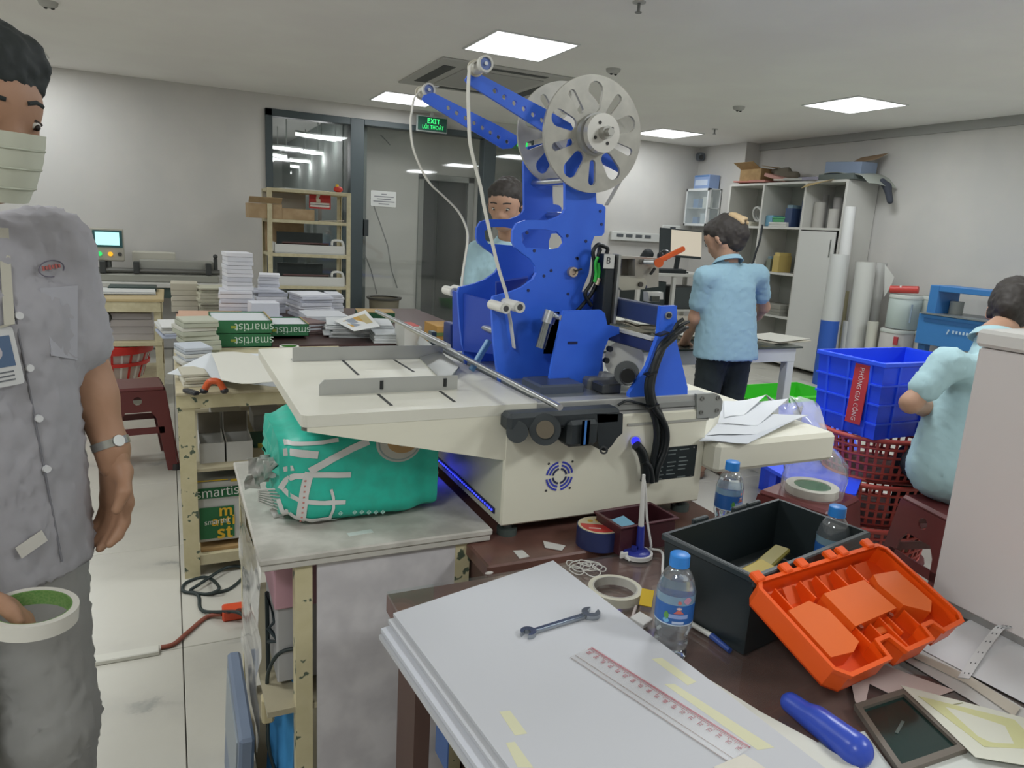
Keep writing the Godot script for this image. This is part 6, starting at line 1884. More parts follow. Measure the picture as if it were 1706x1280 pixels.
	part(Mb.new().box(pc + v3(-0.036, 0.01, 0.008), v3(0.018, 0.012, 0.004), 0.001).bar(pc + v3(-0.034, 0.01, 0.012), pc + v3(-0.03, 0.003, 0.022), 0.006, 0.002), "tape_tab", flat("d5d3ce", 0.5), pn)
	# torn bits of paper
	for q in [[[v3(0.61, 0.721, -1.228), v3(0.63, 0.721, -1.225), v3(0.631, 0.721, -1.195), v3(0.608, 0.721, -1.192)], "small square paper scrap on the bench in front of the machine's foot"], [[v3(0.69, 0.722, -1.25), v3(0.724, 0.722, -1.214), v3(0.706, 0.722, -1.196), v3(0.679, 0.722, -1.22)], "torn pointed paper scrap on the bench left of the blue tape roll"]]:
		tag(solo(Mb.new().sheet([[q[0][0], q[0][1]], [q[0][3], q[0][2]]], 0.0006), "paper_scrap", flat("d6d4cf", 0.7), q[1], "paper scrap", "paper scraps on the bench"))
	tag(solo(Mb.new().ball(v3(0.525, 0.722, -1.153), v3(0.009, 0.003, 0.004), 10), "paper_scrap", flat("c9c4bd"), "tiny crumpled paper scrap on the desk's far edge", "paper scrap", "paper scraps on the bench"))
	# yellow note and white scraps by the bottle
	var yn = thing("yellow_note", v3(0.729, 0.72, -0.935), "yellow and white folded card standing just left of the near water bottle", "card")
	part(Mb.new().bar(v3(0.752, 0.724, -0.963) + v3(0, 0.02, 0), v3(0.734, 0.724, -0.943) + v3(0, 0.002, 0), 0.022, 0.003, Vector3.UP), "yellow_card", flat("d9b52f", 0.6), yn)
	part(Mb.new().at(place(v3(0.7, 0.724, -0.906), v3(0.1, 0.4, 0))).box(v3(0, 0.002, 0), v3(0.03, 0.008, 0.028), 0.001), "white_card", flat("cfcdc9", 0.6), yn)
	tag(solo(Mb.new().bar(v3(0.722, 0.723, -0.953), v3(0.678, 0.723, -0.906), 0.005, 0.005, Vector3.UP, 0.001), "thin_stick", flat("b5a9a4", 0.5), "thin pale stick beside the yellow card", "stick"))
	# marker lying by the toolbox
	var mk = thing("marker_pen", v3(0.779, 0.724, -0.829), "white marker with a dark blue cap lying against the toolbox", "pen")
	part(Mb.new().cyl(v3(0.775, 0.725, -0.873), v3(0.784, 0.725, -0.826), 0.0045, -1, 14), "barrel", flat("d4d3cc", 0.4), mk)
	part(Mb.new().cyl(v3(0.784, 0.725, -0.826), v3(0.784, 0.724, -0.782), 0.0055, 0.0045, 14), "cap", flat("2f4a92", 0.4), mk)
	# bottles
	bottle(v3(0.689, 0.72, -0.813), "small clear water bottle with a blue label at the corner of the white paper")
	bottle(v3(1.101, 0.72, -1.161) + v3(0.0, 0, 0.0), "clear water bottle with a blue cap standing behind the black toolbox")
	bottle(v3(1.1, 0.724, -0.879), "clear water bottle standing inside the black toolbox")
	# blue handle tool at the bottom right
	var bh = thing("blue_stapler", v3(0.783, 0.72, -0.591), "long glossy blue stapler-like tool at the bottom right of the desk", "stapler")
	var h0 = v3(0.759, 0.738, -0.632)
	var h1 = v3(0.758, 0.742, -0.525)
	part(Mb.new().skin([[h0, h1, 0.0145, 0.0185], [h0.lerp(h1, 0.4) + v3(0.004, 0.004, 0), h1 + v3(0, 0.004, 0), 0.0145, 0.0185]], 0.0035, 0.004), "handle", flat("3450bb", 0.3), bh)
	part(Mb.new().skin([[h0 + v3(0.01, -0.008, 0.004), h1 + v3(0.016, -0.008, -0.004), 0.006, 0.009]], 0.003, 0.003), "base", flat("263a92", 0.3), bh)
	part(Mb.new().ball(h1.lerp(h0, 0.08) + v3(0, 0.0165, 0.004), v3(0.006, 0.003, 0.008), 10), "clip", flat("c9cfd6", 0.15, 0.9), bh)
	# dark framed pane
	var fp = thing("framed_glass", v3(0.901, 0.72, -0.553), "small dark glass tray in a pale brown frame at the bottom right", "tray")
	var q5 = [v2(0.8565, -0.6072), v2(0.9594, -0.607), v2(0.9234, -0.4858), v2(0.7974, -0.4886)]
	var outer = []
	var inner = []
	var mid = v2()
	for p: Vector2 in q5:
		outer.append(v2(p.x, -p.y))
		mid += v2(p.x, -p.y) / 4
	for p: Vector2 in outer:
		inner.append(mid + (p - mid) * 0.84)
	var fl = Transform3D(Basis(Vector3.RIGHT, -PI / 2), v3())
	part(Mb.new().at(fl).prism(outer, 0.7205, 0.729, [inner]), "frame", flat("6d655b", 0.5), fp)
	part(Mb.new().at(fl).prism(inner, 0.7205, 0.724), "glass", flat("1c3430", 0.15), fp)
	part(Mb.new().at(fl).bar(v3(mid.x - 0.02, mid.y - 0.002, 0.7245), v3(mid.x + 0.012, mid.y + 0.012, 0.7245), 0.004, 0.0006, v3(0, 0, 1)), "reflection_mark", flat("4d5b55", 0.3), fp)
	# papers at the bottom right
	var sheets = [
		[[v3(0.925, 0.721, -0.662), v3(0.997, 0.721, -0.672), v3(1.042, 0.721, -0.583), v3(0.947, 0.721, -0.582)], "d6c3bd", "pinkish sheet lying behind the dark glass tray"],
		[[v3(0.919, 0.722, -0.668), v3(0.953, 0.722, -0.656), v3(0.872, 0.722, -0.602), v3(0.871, 0.722, -0.617)], "d2bdb6", "small pinkish sheet corner left of the larger pinkish sheet"],
		[[v3(0.96, 0.73, -0.613), v3(1.068, 0.73, -0.489), v3(1.014, 0.73, -0.4), v3(0.914, 0.73, -0.47)], "dadacb", "white sheet with yellow print overlapping the dark glass tray"],
		[[v3(0.81, 0.721, -0.506), v3(0.94, 0.721, -0.498), v3(0.997, 0.721, -0.417), v3(0.8, 0.721, -0.442)], "d3d5cf", "white sheet across the bottom right corner of the desk"],
		[[v3(0.738, 0.721, -0.575), v3(0.83, 0.721, -0.567), v3(0.794, 0.721, -0.485), v3(0.728, 0.721, -0.5)], "cdd1cd", "white sheet under the blue tool's end"],
		[[v3(1.096, 0.722, -0.682), v3(1.331, 0.722, -0.721), v3(1.288, 0.722, -0.594), v3(1.115, 0.722, -0.497)], "dbdbdd", "white sheet by the white cabinet's base behind the paper strip"],
		[[v3(1.041, 0.721, -0.684), v3(1.105, 0.721, -0.689), v3(1.1, 0.721, -0.489), v3(1.042, 0.721, -0.472)], "c9c7c4", "pale sheet under the white sheets along the right edge"],
	]
	for s in sheets:
		var q: Array = s[0]
		var gg = []
		for i in 4:
			var row = []
			for j in 4:
				var p: Vector3 = (q[0] as Vector3).lerp(q[1], j / 3.0).lerp((q[3] as Vector3).lerp(q[2], j / 3.0), i / 3.0)
				p.y += 0.0015 * sin(i * 1.1) * sin(j * 1.2)
				row.append(p)
			gg.append(row)
		tag(solo(Mb.new().sheet(gg, 0.0003), "paper_sheet", flat(s[1], 0.75), s[2], "paper", "loose sheets at the desk's right"))
	var yp = [v3(0.96, 0.731, -0.584), v3(1.042, 0.731, -0.498), v3(1.016, 0.731, -0.444), v3(0.944, 0.731, -0.478)]
	part(Mb.new().sheet([[yp[0], yp[1]], [yp[3], yp[2]]], 0.0002), "yellow_print", flat("d0cf9a", 0.75), find_child("paper_sheet_004", false, false))
	for k in 5:
		var a: Vector3 = v3(0.959, 0.731, -0.556).lerp(v3(0.955, 0.731, -0.485), k / 4.0)
		part(Mb.new().bar(a, a + v3(0.05 - 0.006 * k, 0, 0.006), 0.0012, 0.0003), "print_line", flat("9a9a6e", 0.75), find_child("paper_sheet_004", false, false))
	# looped paper strip with black dashes
	var sp = thing("paper_strip", v3(1.176, 0.723, -0.633), "white paper strip with black dashes, looped over the sheets at the right edge", "paper strip")
	var c6 = curve([v3(1.08, 0.725, -0.595), v3(1.143, 0.728, -0.618), v3(1.219, 0.735, -0.643), v3(1.258, 0.745, -0.651), v3(1.265, 0.748, -0.643), v3(1.281, 0.735, -0.646), v3(1.285, 0.726, -0.641)], 6)
	part(Mb.new().strip(c6, v3(0.8, 0, 0.5), 0.017, 0.0004), "strip", flat("d9d9d9", 0.7), sp)
	for k in range(2, c6.size() - 4, 3):
		var dd: Vector3 = ((c6[k + 1] as Vector3) - c6[k - 1]).normalized()
		for s in [-0.003, 0.0035]:
			part(Mb.new().bar((c6[k] as Vector3) - dd * 0.002 + v3(0.8, 0, 0.5).normalized() * s + v3(0, 0.0008, 0), (c6[k] as Vector3) + dd * 0.002 + v3(0.8, 0, 0.5).normalized() * s + v3(0, 0.0008, 0), 0.0012, 0.0005), "dash", flat("4b4b50", 0.7), sp)
	tag(solo(Mb.new().sheet([[v3(1.045, 0.724, -0.731), v3(1.079, 0.724, -0.67), v3(1.097, 0.724, -0.592), v3(1.091, 0.724, -0.517)], [v3(1.025, 0.724, -0.723), v3(1.058, 0.724, -0.665), v3(1.072, 0.724, -0.585), v3(1.061, 0.724, -0.508)]], 0.0004), "paper_strip", flat("c4bcae", 0.7), "narrow cream paper strip running out under the orange lid", "paper strip"))
	# white cabinet on the right
	var cb = thing("white_cabinet", v3(1.5, 0.72, -0.5), "plain white cabinet standing on the desk at the right edge of the picture", "cabinet")
	part(Mb.new().span(v3(1.27, 0.735, -0.786), v3(1.72, 1.205, -0.2), 0.004), "body", flat("dad4d1", 0.45), cb)
	part(Mb.new().span(v3(1.262, 1.207, -0.79), v3(1.73, 1.237, -0.19), 0.006), "lid", flat("dddbd6", 0.4), cb)
	part(Mb.new().span(v3(1.275, 0.72, -0.78), v3(1.715, 0.735, -0.21)), "plinth", flat("8d8c89", 0.5), cb)
	var tb = thing("white_tray", v3(1.45, 1.237, -0.55), "white plastic block lying on top of the white cabinet", "tray")
	part(Mb.new().span(v3(1.33, 1.2375, -0.74), v3(1.6, 1.2455, -0.45), 0.003), "plate", flat("d6d4cf", 0.4), tb)
	part(Mb.new().span(v3(1.42, 1.246, -0.7), v3(1.6, 1.36, -0.5), 0.008), "block", flat("cfcfca", 0.4), tb)


func clear_pane() -> StandardMaterial3D:
	var m = pane("dcd9d6", 0.1, 0.2)
	m.metallic_specular = 0.15
	return m


func bottle(at: Vector3, label: String) -> void:
	if proto_bottle != null:
		dup(proto_bottle, at, 0.25 * names["water_bottle"], label, "water bottles")
		return
	var o = thing("water_bottle", at, label, "bottle", "water bottles")
	o.rotation.y = -0.45
	proto_bottle = o
	var prof = [v2(0.0, 0.004), v2(0.012, 0.002), v2(0.018, 0.0), v2(0.025, 0.002), v2(0.0265, 0.008), v2(0.0265, 0.014), v2(0.0245, 0.018), v2(0.0262, 0.024), v2(0.0265, 0.03), v2(0.0245, 0.035), v2(0.0255, 0.041), v2(0.0275, 0.047), v2(0.0285, 0.052), v2(0.0292, 0.058), v2(0.0292, 0.1), v2(0.0295, 0.108), v2(0.0285, 0.118), v2(0.0255, 0.13), v2(0.0205, 0.141), v2(0.0145, 0.1485), v2(0.0125, 0.151), v2(0.0125, 0.156)]
	part(Mb.new().lathe(prof, 36), "shell", pane("e6eff5", 0.1, 0.02), o, true)
	var wat = []
	for p: Vector2 in prof:
		if p.y < 0.135:
			wat.append(v2(maxf(p.x - 0.0006, 0.0), p.y + 0.0006))
	wat.append(v2(0.023, 0.135))
	wat.append(v2(0.0, 0.135))
	var wm = StandardMaterial3D.new()
	wm.albedo_color = Color(0.93, 0.97, 1.0, 0.0)
	wm.roughness = 0.0
	wm.refraction_enabled = true
	wm.refraction_scale = 0.033
	part(Mb.new().lathe(wat, 36), "water", wm, o, true)
	part(Mb.new().lathe([v2(0.0296, 0.066), v2(0.0297, 0.099)], 40), "label_band", flat("2d62a9", 0.35), o, true)
	part(Mb.new().lathe([v2(0.0296, 0.0992), v2(0.0299, 0.113)], 40), "upper_label", pane("9fc4d8", 0.45, 0.2), o, true)
	part(Mb.new().lathe([v2(0.02975, 0.0655), v2(0.02975, 0.0675)], 40), "label_edge", flat("c4d2e0", 0.4), o, true)
	# print on the label: an emblem, a pale name bar, a small bar and a leaf drop
	for q in [[0.0, 0.089, 0.016, 0.006, "c86b62"], [0.0, 0.0945, 0.009, 0.004, "d8b9b4"], [0.0, 0.081, 0.03, 0.0065, "8ca3d6"], [0.0, 0.071, 0.018, 0.004, "b9c9e6"], [0.42, 0.107, 0.013, 0.011, "c08fa6"], [0.0, 0.104, 0.006, 0.006, "c46f6a"], [-0.62, 0.081, 0.008, 0.013, "5e9a4a"], [-0.62, 0.073, 0.01, 0.008, "6fb0dd"]]:
		var g = []
		for i in 7:
			var row = []
			for j in 7:
				var f = i / 6.0
				var w: float = 1.0 if q[2] > 0.017 else (pow(sin(PI * clampf(f, 0.03, 0.97)), 0.6) if q[4] != "c86b62" else 0.25 + 0.75 * f)
				var a: float = q[0] + (j / 6.0 - 0.5) * q[2] * w / 0.03
				row.append(v3(sin(a) * 0.0302, q[1] + (0.5 - f) * q[3], cos(a) * 0.0302))
			g.append(row)
		part(Mb.new().sheet(g, 0.0001), "label_print", flat(q[4], 0.4), o, true)
	part(Mb.new().lathe([v2(0.0, 0.171), v2(0.0135, 0.171), v2(0.0152, 0.1695), v2(0.0155, 0.156), v2(0.0155, 0.152), v2(0.0, 0.152)], 36), "cap", flat("2f82d2", 0.4), o, true)


func toolbox() -> void:
	var black = flat("20282a", 0.42)
	var base = v3(0.94, 0.72, -0.884)
	var o = thing("toolbox", base, "open black plastic toolbox standing on the desk with an orange lid hanging off it", "toolbox")
	o.rotation.y = 0.205
	var L = 0.338
	var W = 0.182
	var H = 0.142
	var b = Mb.new()
	for s in [-1.0, 1.0]:
		# long walls and short walls, leaning out a little
		b.at(Transform3D())
		b.face(v3(-L * 0.47, 0, s * W * 0.46), v3(L * 0.47, 0, s * W * 0.46), v3(L / 2, H, s * W / 2), v3(-L / 2, H, s * W / 2), v3(0, 0, s))
		b.face(v3(-L * 0.46, 0.004, s * W * 0.445), v3(L * 0.46, 0.004, s * W * 0.445), v3(L * 0.488, H, s * W * 0.477), v3(-L * 0.488, H, s * W * 0.477), v3(0, 0, -s))
		b.face(v3(s * L * 0.47, 0, -W * 0.46), v3(s * L * 0.47, 0, W * 0.46), v3(s * L / 2, H, W / 2), v3(s * L / 2, H, -W / 2), v3(s, 0, 0))
		b.face(v3(s * L * 0.46, 0.004, -W * 0.445), v3(s * L * 0.46, 0.004, W * 0.445), v3(s * L * 0.488, H, W * 0.477), v3(s * L * 0.488, H, -W * 0.477), v3(-s, 0, 0))
		b.face(v3(-L / 2, H, s * W / 2), v3(L / 2, H, s * W / 2), v3(L * 0.488, H, s * W * 0.477), v3(-L * 0.488, H, s * W * 0.477), Vector3.UP)
		b.face(v3(s * L / 2, H, -W / 2), v3(s * L / 2, H, W / 2), v3(s * L * 0.488, H, W * 0.477), v3(s * L * 0.488, H, -W * 0.477), Vector3.UP)
	b.face(v3(-L * 0.47, 0, -W * 0.46), v3(L * 0.47, 0, -W * 0.46), v3(L * 0.47, 0, W * 0.46), v3(-L * 0.47, 0, W * 0.46), Vector3.DOWN)
	b.face(v3(-L * 0.46, 0.004, -W * 0.445), v3(L * 0.46, 0.004, -W * 0.445), v3(L * 0.46, 0.004, W * 0.445), v3(-L * 0.46, 0.004, W * 0.445), Vector3.UP)
	part(b, "body", black, o, true)
	part(Mb.new().span(v3(-L / 2 - 0.004, H - 0.018, W / 2 - 0.002), v3(L / 2 + 0.004, H, W / 2 + 0.005), 0.002).span(v3(-L / 2 - 0.004, H - 0.012, -W / 2 - 0.004), v3(L / 2 + 0.004, H, -W / 2 + 0.002), 0.002).span(v3(-L / 2 - 0.005, H - 0.012, -W / 2), v3(-L / 2 + 0.001, H, W / 2), 0.002).span(v3(L / 2 - 0.001, H - 0.012, -W / 2), v3(L / 2 + 0.005, H, W / 2), 0.002), "rim", flat("2a3234", 0.35), o, true)
	for x in [-0.085, 0.03, 0.075]:
		part(Mb.new().span(v3(x, H - 0.02, -W / 2 - 0.012), v3(x + 0.04, H + 0.006, -W / 2 - 0.003), 0.002), "latch", flat("262e30", 0.4), o, true)
	part(Mb.new().span(v3(-L * 0.42, 0.05, -W * 0.4), v3(L * 0.42, 0.056, -W * 0.1), 0.002), "inner_ledge", flat("161c1d", 0.45), o, true)
	# yellow things inside
	var yl = thing("yellow_rule", base + v3(-0.02, 0.01, 0.0), "yellow folded tape measures lying in the bottom of the black toolbox", "tape measure")
	yl.rotation.y = 0.205
	part(Mb.new().at(place(v3(-0.05, 0.07, 0.028), v3(0.15, 0.1, 0))).box(v3(), v3(0.12, 0.03, 0.045), 0.006), "yellow_case", flat("a08a24", 0.5), yl, true)
	part(Mb.new().at(place(v3(0.03, 0.075, 0.005), v3(0, 0.25, 0))).box(v3(), v3(0.15, 0.01, 0.03), 0.003), "yellow_strip", flat("7d7228", 0.5), yl, true)
	part(Mb.new().span(v3(-0.12, 0.0, -0.03), v3(0.1, 0.06, 0.05), 0.004), "dark_case", flat("2b3130", 0.5), yl, true)
	# the orange organiser lid, hanging open from the near long rim
	var D = v3(0.78, 0.862, -0.753)
	var C = v3(1.095, 0.862, -0.79)
	var n0 = v3(0.798, 0.8, -0.599)
	var n1 = v3(1.164, 0.8, -0.662)
	var u = (C - D).normalized()
	var v = (n0 - D + n1 - C)
	v = (v - u * v.dot(u)).normalized()
	var w = v.cross(u).normalized()
	if w.y < 0.0:
		w = -w
	var ll = C.distance_to(D) * 1.03
	var lw = 0.178
	var org = flat("ee5a12", 0.38)
	var orl = flat("e2661f", 0.42)
	var lid = Node3D.new()
	lid.name = "lid"
	o.add_child(lid)
	lid.set_meta("label", "bright orange lid with moulded compartments, hanging open")
	lid.transform = Transform3D(Basis(u, w, u.cross(w)), D)
	if lid.transform.basis.z.dot(v) < 0.0:
		lid.transform.basis = Basis(-u, w, (-u).cross(w))
		lid.transform.origin = C
	lid.transform = o.transform.affine_inverse() * lid.transform
	var hd = 0.038
	# outer wall: outline with notches on the near side; local x along the hinge, z towards the viewer
	var out = [v2(0.012, 0.006), v2(ll - 0.012, 0.006), v2(ll, 0.018), v2(ll, lw - 0.018), v2(ll - 0.01, lw - 0.006), v2(ll * 0.8, lw - 0.004), v2(ll * 0.78, lw - 0.022), v2(ll * 0.7, lw - 0.022), v2(ll * 0.68, lw), v2(ll * 0.47, lw), v2(ll * 0.45, lw - 0.028), v2(ll * 0.36, lw - 0.028), v2(ll * 0.34, lw), v2(0.02, lw), v2(0.002, lw - 0.016), v2(0.0, 0.018)]
	var inn = Array(Geometry2D.offset_polygon(PackedVector2Array(out), -0.0035)[0])
	var pad = Array(Geometry2D.offset_polygon(PackedVector2Array(out), 0.003)[0])
	var lay = Transform3D(Basis(Vector3.RIGHT, PI / 2), v3())
	part(Mb.new().at(lay).prism(out, 0.0, hd, [inn]), "lid_wall", org, lid, true)
	part(Mb.new().at(lay).prism(out, hd - 0.003, hd), "lid_floor", flat("e24f12", 0.4), lid, true)
	part(Mb.new().at(lay).prism(pad, -0.002, 0.005, [inn]), "lid_rim", org, lid, true)
	# dividers
	for q in [[0.3, 0.02, 0.3, 0.055], [0.42, 0.02, 0.42, 0.055], [0.56, 0.02, 0.56, 0.055], [0.7, 0.02, 0.7, 0.06], [0.12, 0.02, 0.12, 0.06], [0.36, 0.115, 0.36, 0.172], [0.55, 0.115, 0.55, 0.172], [0.46, 0.12, 0.46, 0.15], [0.74, 0.12, 0.74, 0.165], [0.6, 0.12, 0.6, 0.15]]:
		part(Mb.new().bar(v3(q[0] * ll, -hd * 0.62, q[1]), v3(q[2] * ll, -hd * 0.62, q[3]), 0.003, hd * 0.7), "divider", org, lid, true)
	# raised flat pads
	part(Mb.new().at(lay).prism([v2(ll * 0.34, 0.055), v2(ll * 0.66, 0.055), v2(ll * 0.68, 0.115), v2(ll * 0.34, 0.118)], 0.004, hd), "raised_pad", orl, lid, true)
	part(Mb.new().at(lay).prism([v2(ll * 0.06, 0.062), v2(ll * 0.22, 0.058), v2(ll * 0.28, 0.08), v2(ll * 0.28, 0.14), v2(ll * 0.2, 0.15), v2(ll * 0.06, 0.145)], 0.004, hd), "raised_pad", orl, lid, true)
	part(Mb.new().at(lay).prism([v2(ll * 0.75, 0.052), v2(ll * 0.93, 0.058), v2(ll * 0.94, 0.125), v2(ll * 0.86, 0.14), v2(ll * 0.74, 0.115), v2(ll * 0.72, 0.07)], 0.004, hd), "raised_pad", orl, lid, true)
	# curved shoulders over the wells by the hinge
	for x in [0.06, 0.21, 0.36, 0.49, 0.63, 0.78]:
		part(Mb.new().at(place(v3((x + 0.05) * ll, -hd + 0.004, 0.035), v3(0.5, 0, 0))).box(v3(), v3(0.1 * ll, 0.003, 0.045)), "well_slope", flat("dd5a1d", 0.4), lid, true)
	# hinge knuckles
	for x in [0.04, 0.24, 0.36, 0.58, 0.68, 0.90]:
		part(Mb.new().span(v3(x * ll - 0.01, -0.004, -0.01), v3(x * ll + 0.01, 0.006, 0.008), 0.002), "hinge_knuckle", org, lid, true)
	for x in [0.38, 0.62]:
		part(Mb.new().cyl(v3(x * ll, -0.012, 0.12), v3(x * ll, -0.006, 0.12), 0.004, -1, 10), "catch", flat("8a3414", 0.5), lid, true)
	part(Mb.new().span(v3(0.46 * ll, -0.02, 0.126), v3(0.6 * ll, -0.016, 0.138), 0.002), "catch_plate", orl, lid, true)


func right_back() -> void:
	var wh = flat("c9c8c2", 0.5)
	# tall white shelf unit along the right wall: three bays, the near bay with a door
	var xs = 6.2
	var o = thing("shelf_unit", v3(6.41, 0, -6.28), "tall white shelf unit along the right wall with a closed door in its near bay", "shelf")
	var zz = [-7.15, -6.59, -5.97, -5.44]
	for z: float in zz:
		part(Mb.new().span(v3(xs, 0, z - 0.014), v3(6.64, 2.04, z + 0.014), 0.002), "upright", wh, o)
	for k in 3:
		for y: float in [0.06, 0.56, 1.04, 1.545, 2.03]:
			part(Mb.new().span(v3(xs + 0.002, y - 0.012, zz[k] + 0.014), v3(6.63, y + 0.012, zz[k + 1] - 0.014)), "shelf", wh, o)
		part(Mb.new().span(v3(6.625, 0.06, zz[k] + 0.014), v3(6.632, 2.03, zz[k + 1] - 0.014)), "back_panel", flat("9fa19a", 0.6), o)
		part(Mb.new().span(v3(6.615, 0.06, zz[k] + 0.27), v3(6.624, 2.03, zz[k] + 0.29)), "back_rail", wh, o)
	var dr = part(Mb.new().span(v3(xs - 0.016, 0.06, -5.955), v3(xs, 1.52, -5.475), 0.002), "door", flat("cfcfcb", 0.5), o)
	part(Mb.new().span(v3(xs - 0.022, 1.26, -5.53), v3(xs - 0.016, 1.44, -5.515), 0.002), "handle", flat("8d8f8b", 0.3, 0.6), dr)
	# contents, placed on the shelf planes
	var tubes = [[v3(6.36, 1.553, -5.891), 0.06, 0.27, "b5b2ac", "front white paper roll standing in the top near bay"], [v3(6.36, 1.545, -5.688), 0.055, 0.2, "bdbab4", "short front white roll at the right of the top near bay"], [v3(6.5, 1.597, -5.986), 0.055, 0.36, "a9a7a4", "tall grey roll at the back of the top near bay"], [v3(6.5, 1.6, -5.783), 0.05, 0.33, "a5a29f", "back grey roll at the right end of the top near bay"]]
	for t in tubes:
		var p = v3(t[0].x, 1.557, t[0].z)
		tag(solo(Mb.new().ring(p, p + v3(0, t[2], 0), t[1], 0.02, 24), "paper_roll", flat(t[3], 0.7), t[4], "paper roll", "rolls in the shelf unit"))
	var bin = [[v3(6.4, 1.571, -6.031), 0.34, 0.13, "3c4a63", "dark blue folders standing at the left of the top near bay"], [v3(6.35, 1.578, -6.218), 0.24, 0.1, "36486b", "dark blue pot of files at the right of the top middle bay"], [v3(6.35, 1.064, -6.316), 0.22, 0.09, "b8a262", "yellow file box on the second shelf of the middle bay"], [v3(6.4, 1.053, -6.477), 0.17, 0.07, "7d8376", "grey and brown jar beside the yellow file box"]]
	for q in bin:
		var y = 1.557 if q[0].y > 1.3 else 1.052
		var n = thing("file_holder", v3(q[0].x, y, q[0].z), q[4], "file holder", "holders in the shelf unit")
		part(Mb.new().span(v3(q[0].x - 0.1, y, q[0].z - q[2] / 2), v3(q[0].x + 0.1, y + q[1] * 0.85, q[0].z + q[2] / 2), 0.004), "body", flat(q[3], 0.5), n)
		part(Mb.new().span(v3(q[0].x - 0.09, y + q[1] * 0.5, q[0].z - q[2] * 0.4), v3(q[0].x + 0.09, y + q[1], q[0].z + q[2] * 0.4), 0.004), "contents", flat("6f8792" if q[3] != "b8a262" else "c0ab69", 0.6), n)
	var lays = [[v3(6.35, 1.576, -6.324), 0.26, 0.05, "cfcfc9", "white paper packs under the green pad in the middle bay"], [v3(6.35, 1.565, -6.898), 0.3, 0.05, "bdb9a9", "cream papers at the bottom of the top far bay"], [v3(6.35, 0.473, -6.811), 0.35, 0.09, "a9a79c", "grey paper packs low in the far bay behind the woman"], [v3(6.35, 0.539, -6.306), 0.38, 0.12, "8c8b82", "dark grey box low in the middle bay behind the woman"]]
	for q in lays:
		var y = 1.557 if q[0].y > 1.3 else 0.572
		pile("paper_stack", v3(q[0].x, y, q[0].z), 0.28, q[1], q[2], 3, [q[3]], 0.006, 0.0, 60, q[4], "paper stack", "packs in the shelf unit")
	tag(solo(Mb.new().at(place(v3(6.35, 1.63, -6.355), v3(0, 0, 0.05))).box(v3(), v3(0.2, 0.035, 0.17), 0.004).box(v3(0, 0.03, 0.0), v3(0.2, 0.02, 0.2), 0.004), "green_pad", flat("4f9a6c", 0.6), "green pad on top of the white packs in the top middle bay", "pad"))
	tag(solo(Mb.new().at(place(v3(6.35, 1.62, -6.512), v3(0, 0, 0))).box(v3(), v3(0.18, 0.13, 0.12), 0.01), "blue_bag", flat("6fa0b8", 0.5), "light blue pouch left of the green pad in the top middle bay", "pouch"))
	var rw = thing("wire_coil", v3(6.35, 1.607, -6.791), "grey coil of plastic strapping standing in the top far bay", "coil")
	for k in 4:
		var c = v3(6.33 + 0.03 * k, 1.7, -6.791 + 0.01 * k)
		part(Mb.new().ring(c, c + v3(0.02, 0.004, 0.003), 0.09 - 0.008 * k, 0.07 - 0.008 * k, 24), "loop", flat("b9bab6", 0.4), rw)
	# clutter on top of the unit
	var kr = grain("a98d62", "9b8058", 0.02, v3(1, 1, 1), 0.85, 3, 4)
	var cb = thing("cardboard_box", v3(6.4, 2.042, -6.95), "open brown cardboard box with flaps on the far end of the tall shelf unit", "box", "cardboard boxes")
	part(Mb.new().span(v3(6.28, 2.042, -7.1), v3(6.286, 2.22, -6.75)).span(v3(6.55, 2.042, -7.1), v3(6.556, 2.22, -6.75)).span(v3(6.286, 2.042, -7.1), v3(6.55, 2.22, -7.094)).span(v3(6.286, 2.042, -6.756), v3(6.55, 2.22, -6.75)), "body", kr, cb)
	part(Mb.new().at(place(v3(6.22, 2.25, -6.93), v3(0, 0, -0.5))).box(v3(), v3(0.14, 0.004, 0.33)).at(place(v3(6.42, 2.235, -6.7), v3(0.2, 0, 0))).box(v3(), v3(0.27, 0.004, 0.12)), "flap", kr, cb)
	tag(solo(Mb.new().skin([[v3(6.4, 2.12, -6.6), v3(6.45, 2.13, -6.38), 0.06, 0.05], [v3(6.42, 2.19, -6.7), v3(6.44, 2.19, -6.5), 0.03, 0.04]], 0.016, 0.015, null, 0.0, 2.05, 9.0), "dark_bag", flat("6b6558", 0.8), "crumpled dark grey-brown bag next to the cardboard box on the shelf unit", "bag"))
	var folders = [[-6.95, 0.03, "b96f66", 0.1], [-6.7, 0.045, "b37a70", -0.1], [-6.45, 0.06, "b98a80", 0.15], [-6.3, 0.03, "c7c2b8", 0.0], [-6.15, 0.04, "a9a9a4", 0.2], [-5.95, 0.06, "8d8b9a", -0.2]]
	var fs = ["far left pink folder", "second pink folder", "tilted pinkish folder in the middle", "cream folder in the middle", "grey paper pack right of the folders", "violet-grey folder beside the blue box"]
	for k in folders.size():
		var q: Array = folders[k]
		tag(solo(Mb.new().at(place(v3(6.3, 2.065 + (0.03 if k == 2 else 0.0), q[0]), v3(0.25 if k == 2 else 0.03, q[3], 0))).box(v3(), v3(0.22, q[1] * 0.6, 0.3), 0.004), "paper_folder", flat(q[2], 0.7), "%s on top of the tall shelf unit" % fs[k], "folder", "folders on the shelf unit"))
	var gy = []
	for i in 5:
		var row = []
		for j in 6:
			row.append(v3(6.13 + 0.32 * i / 4.0, 2.06 - 0.1 * pow(1.0 - i / 4.0, 2.0) * (1.0 - j / 7.0) + 0.03 * i / 4.0, -5.97 + 0.36 * j / 5.0))
		gy.append(row)
	tag(solo(Mb.new().sheet(gy, 0.001), "yellow_sheet", flat("c4ad7c", 0.7), "curling yellowish sheet hanging over the shelf unit's near top edge", "paper"))
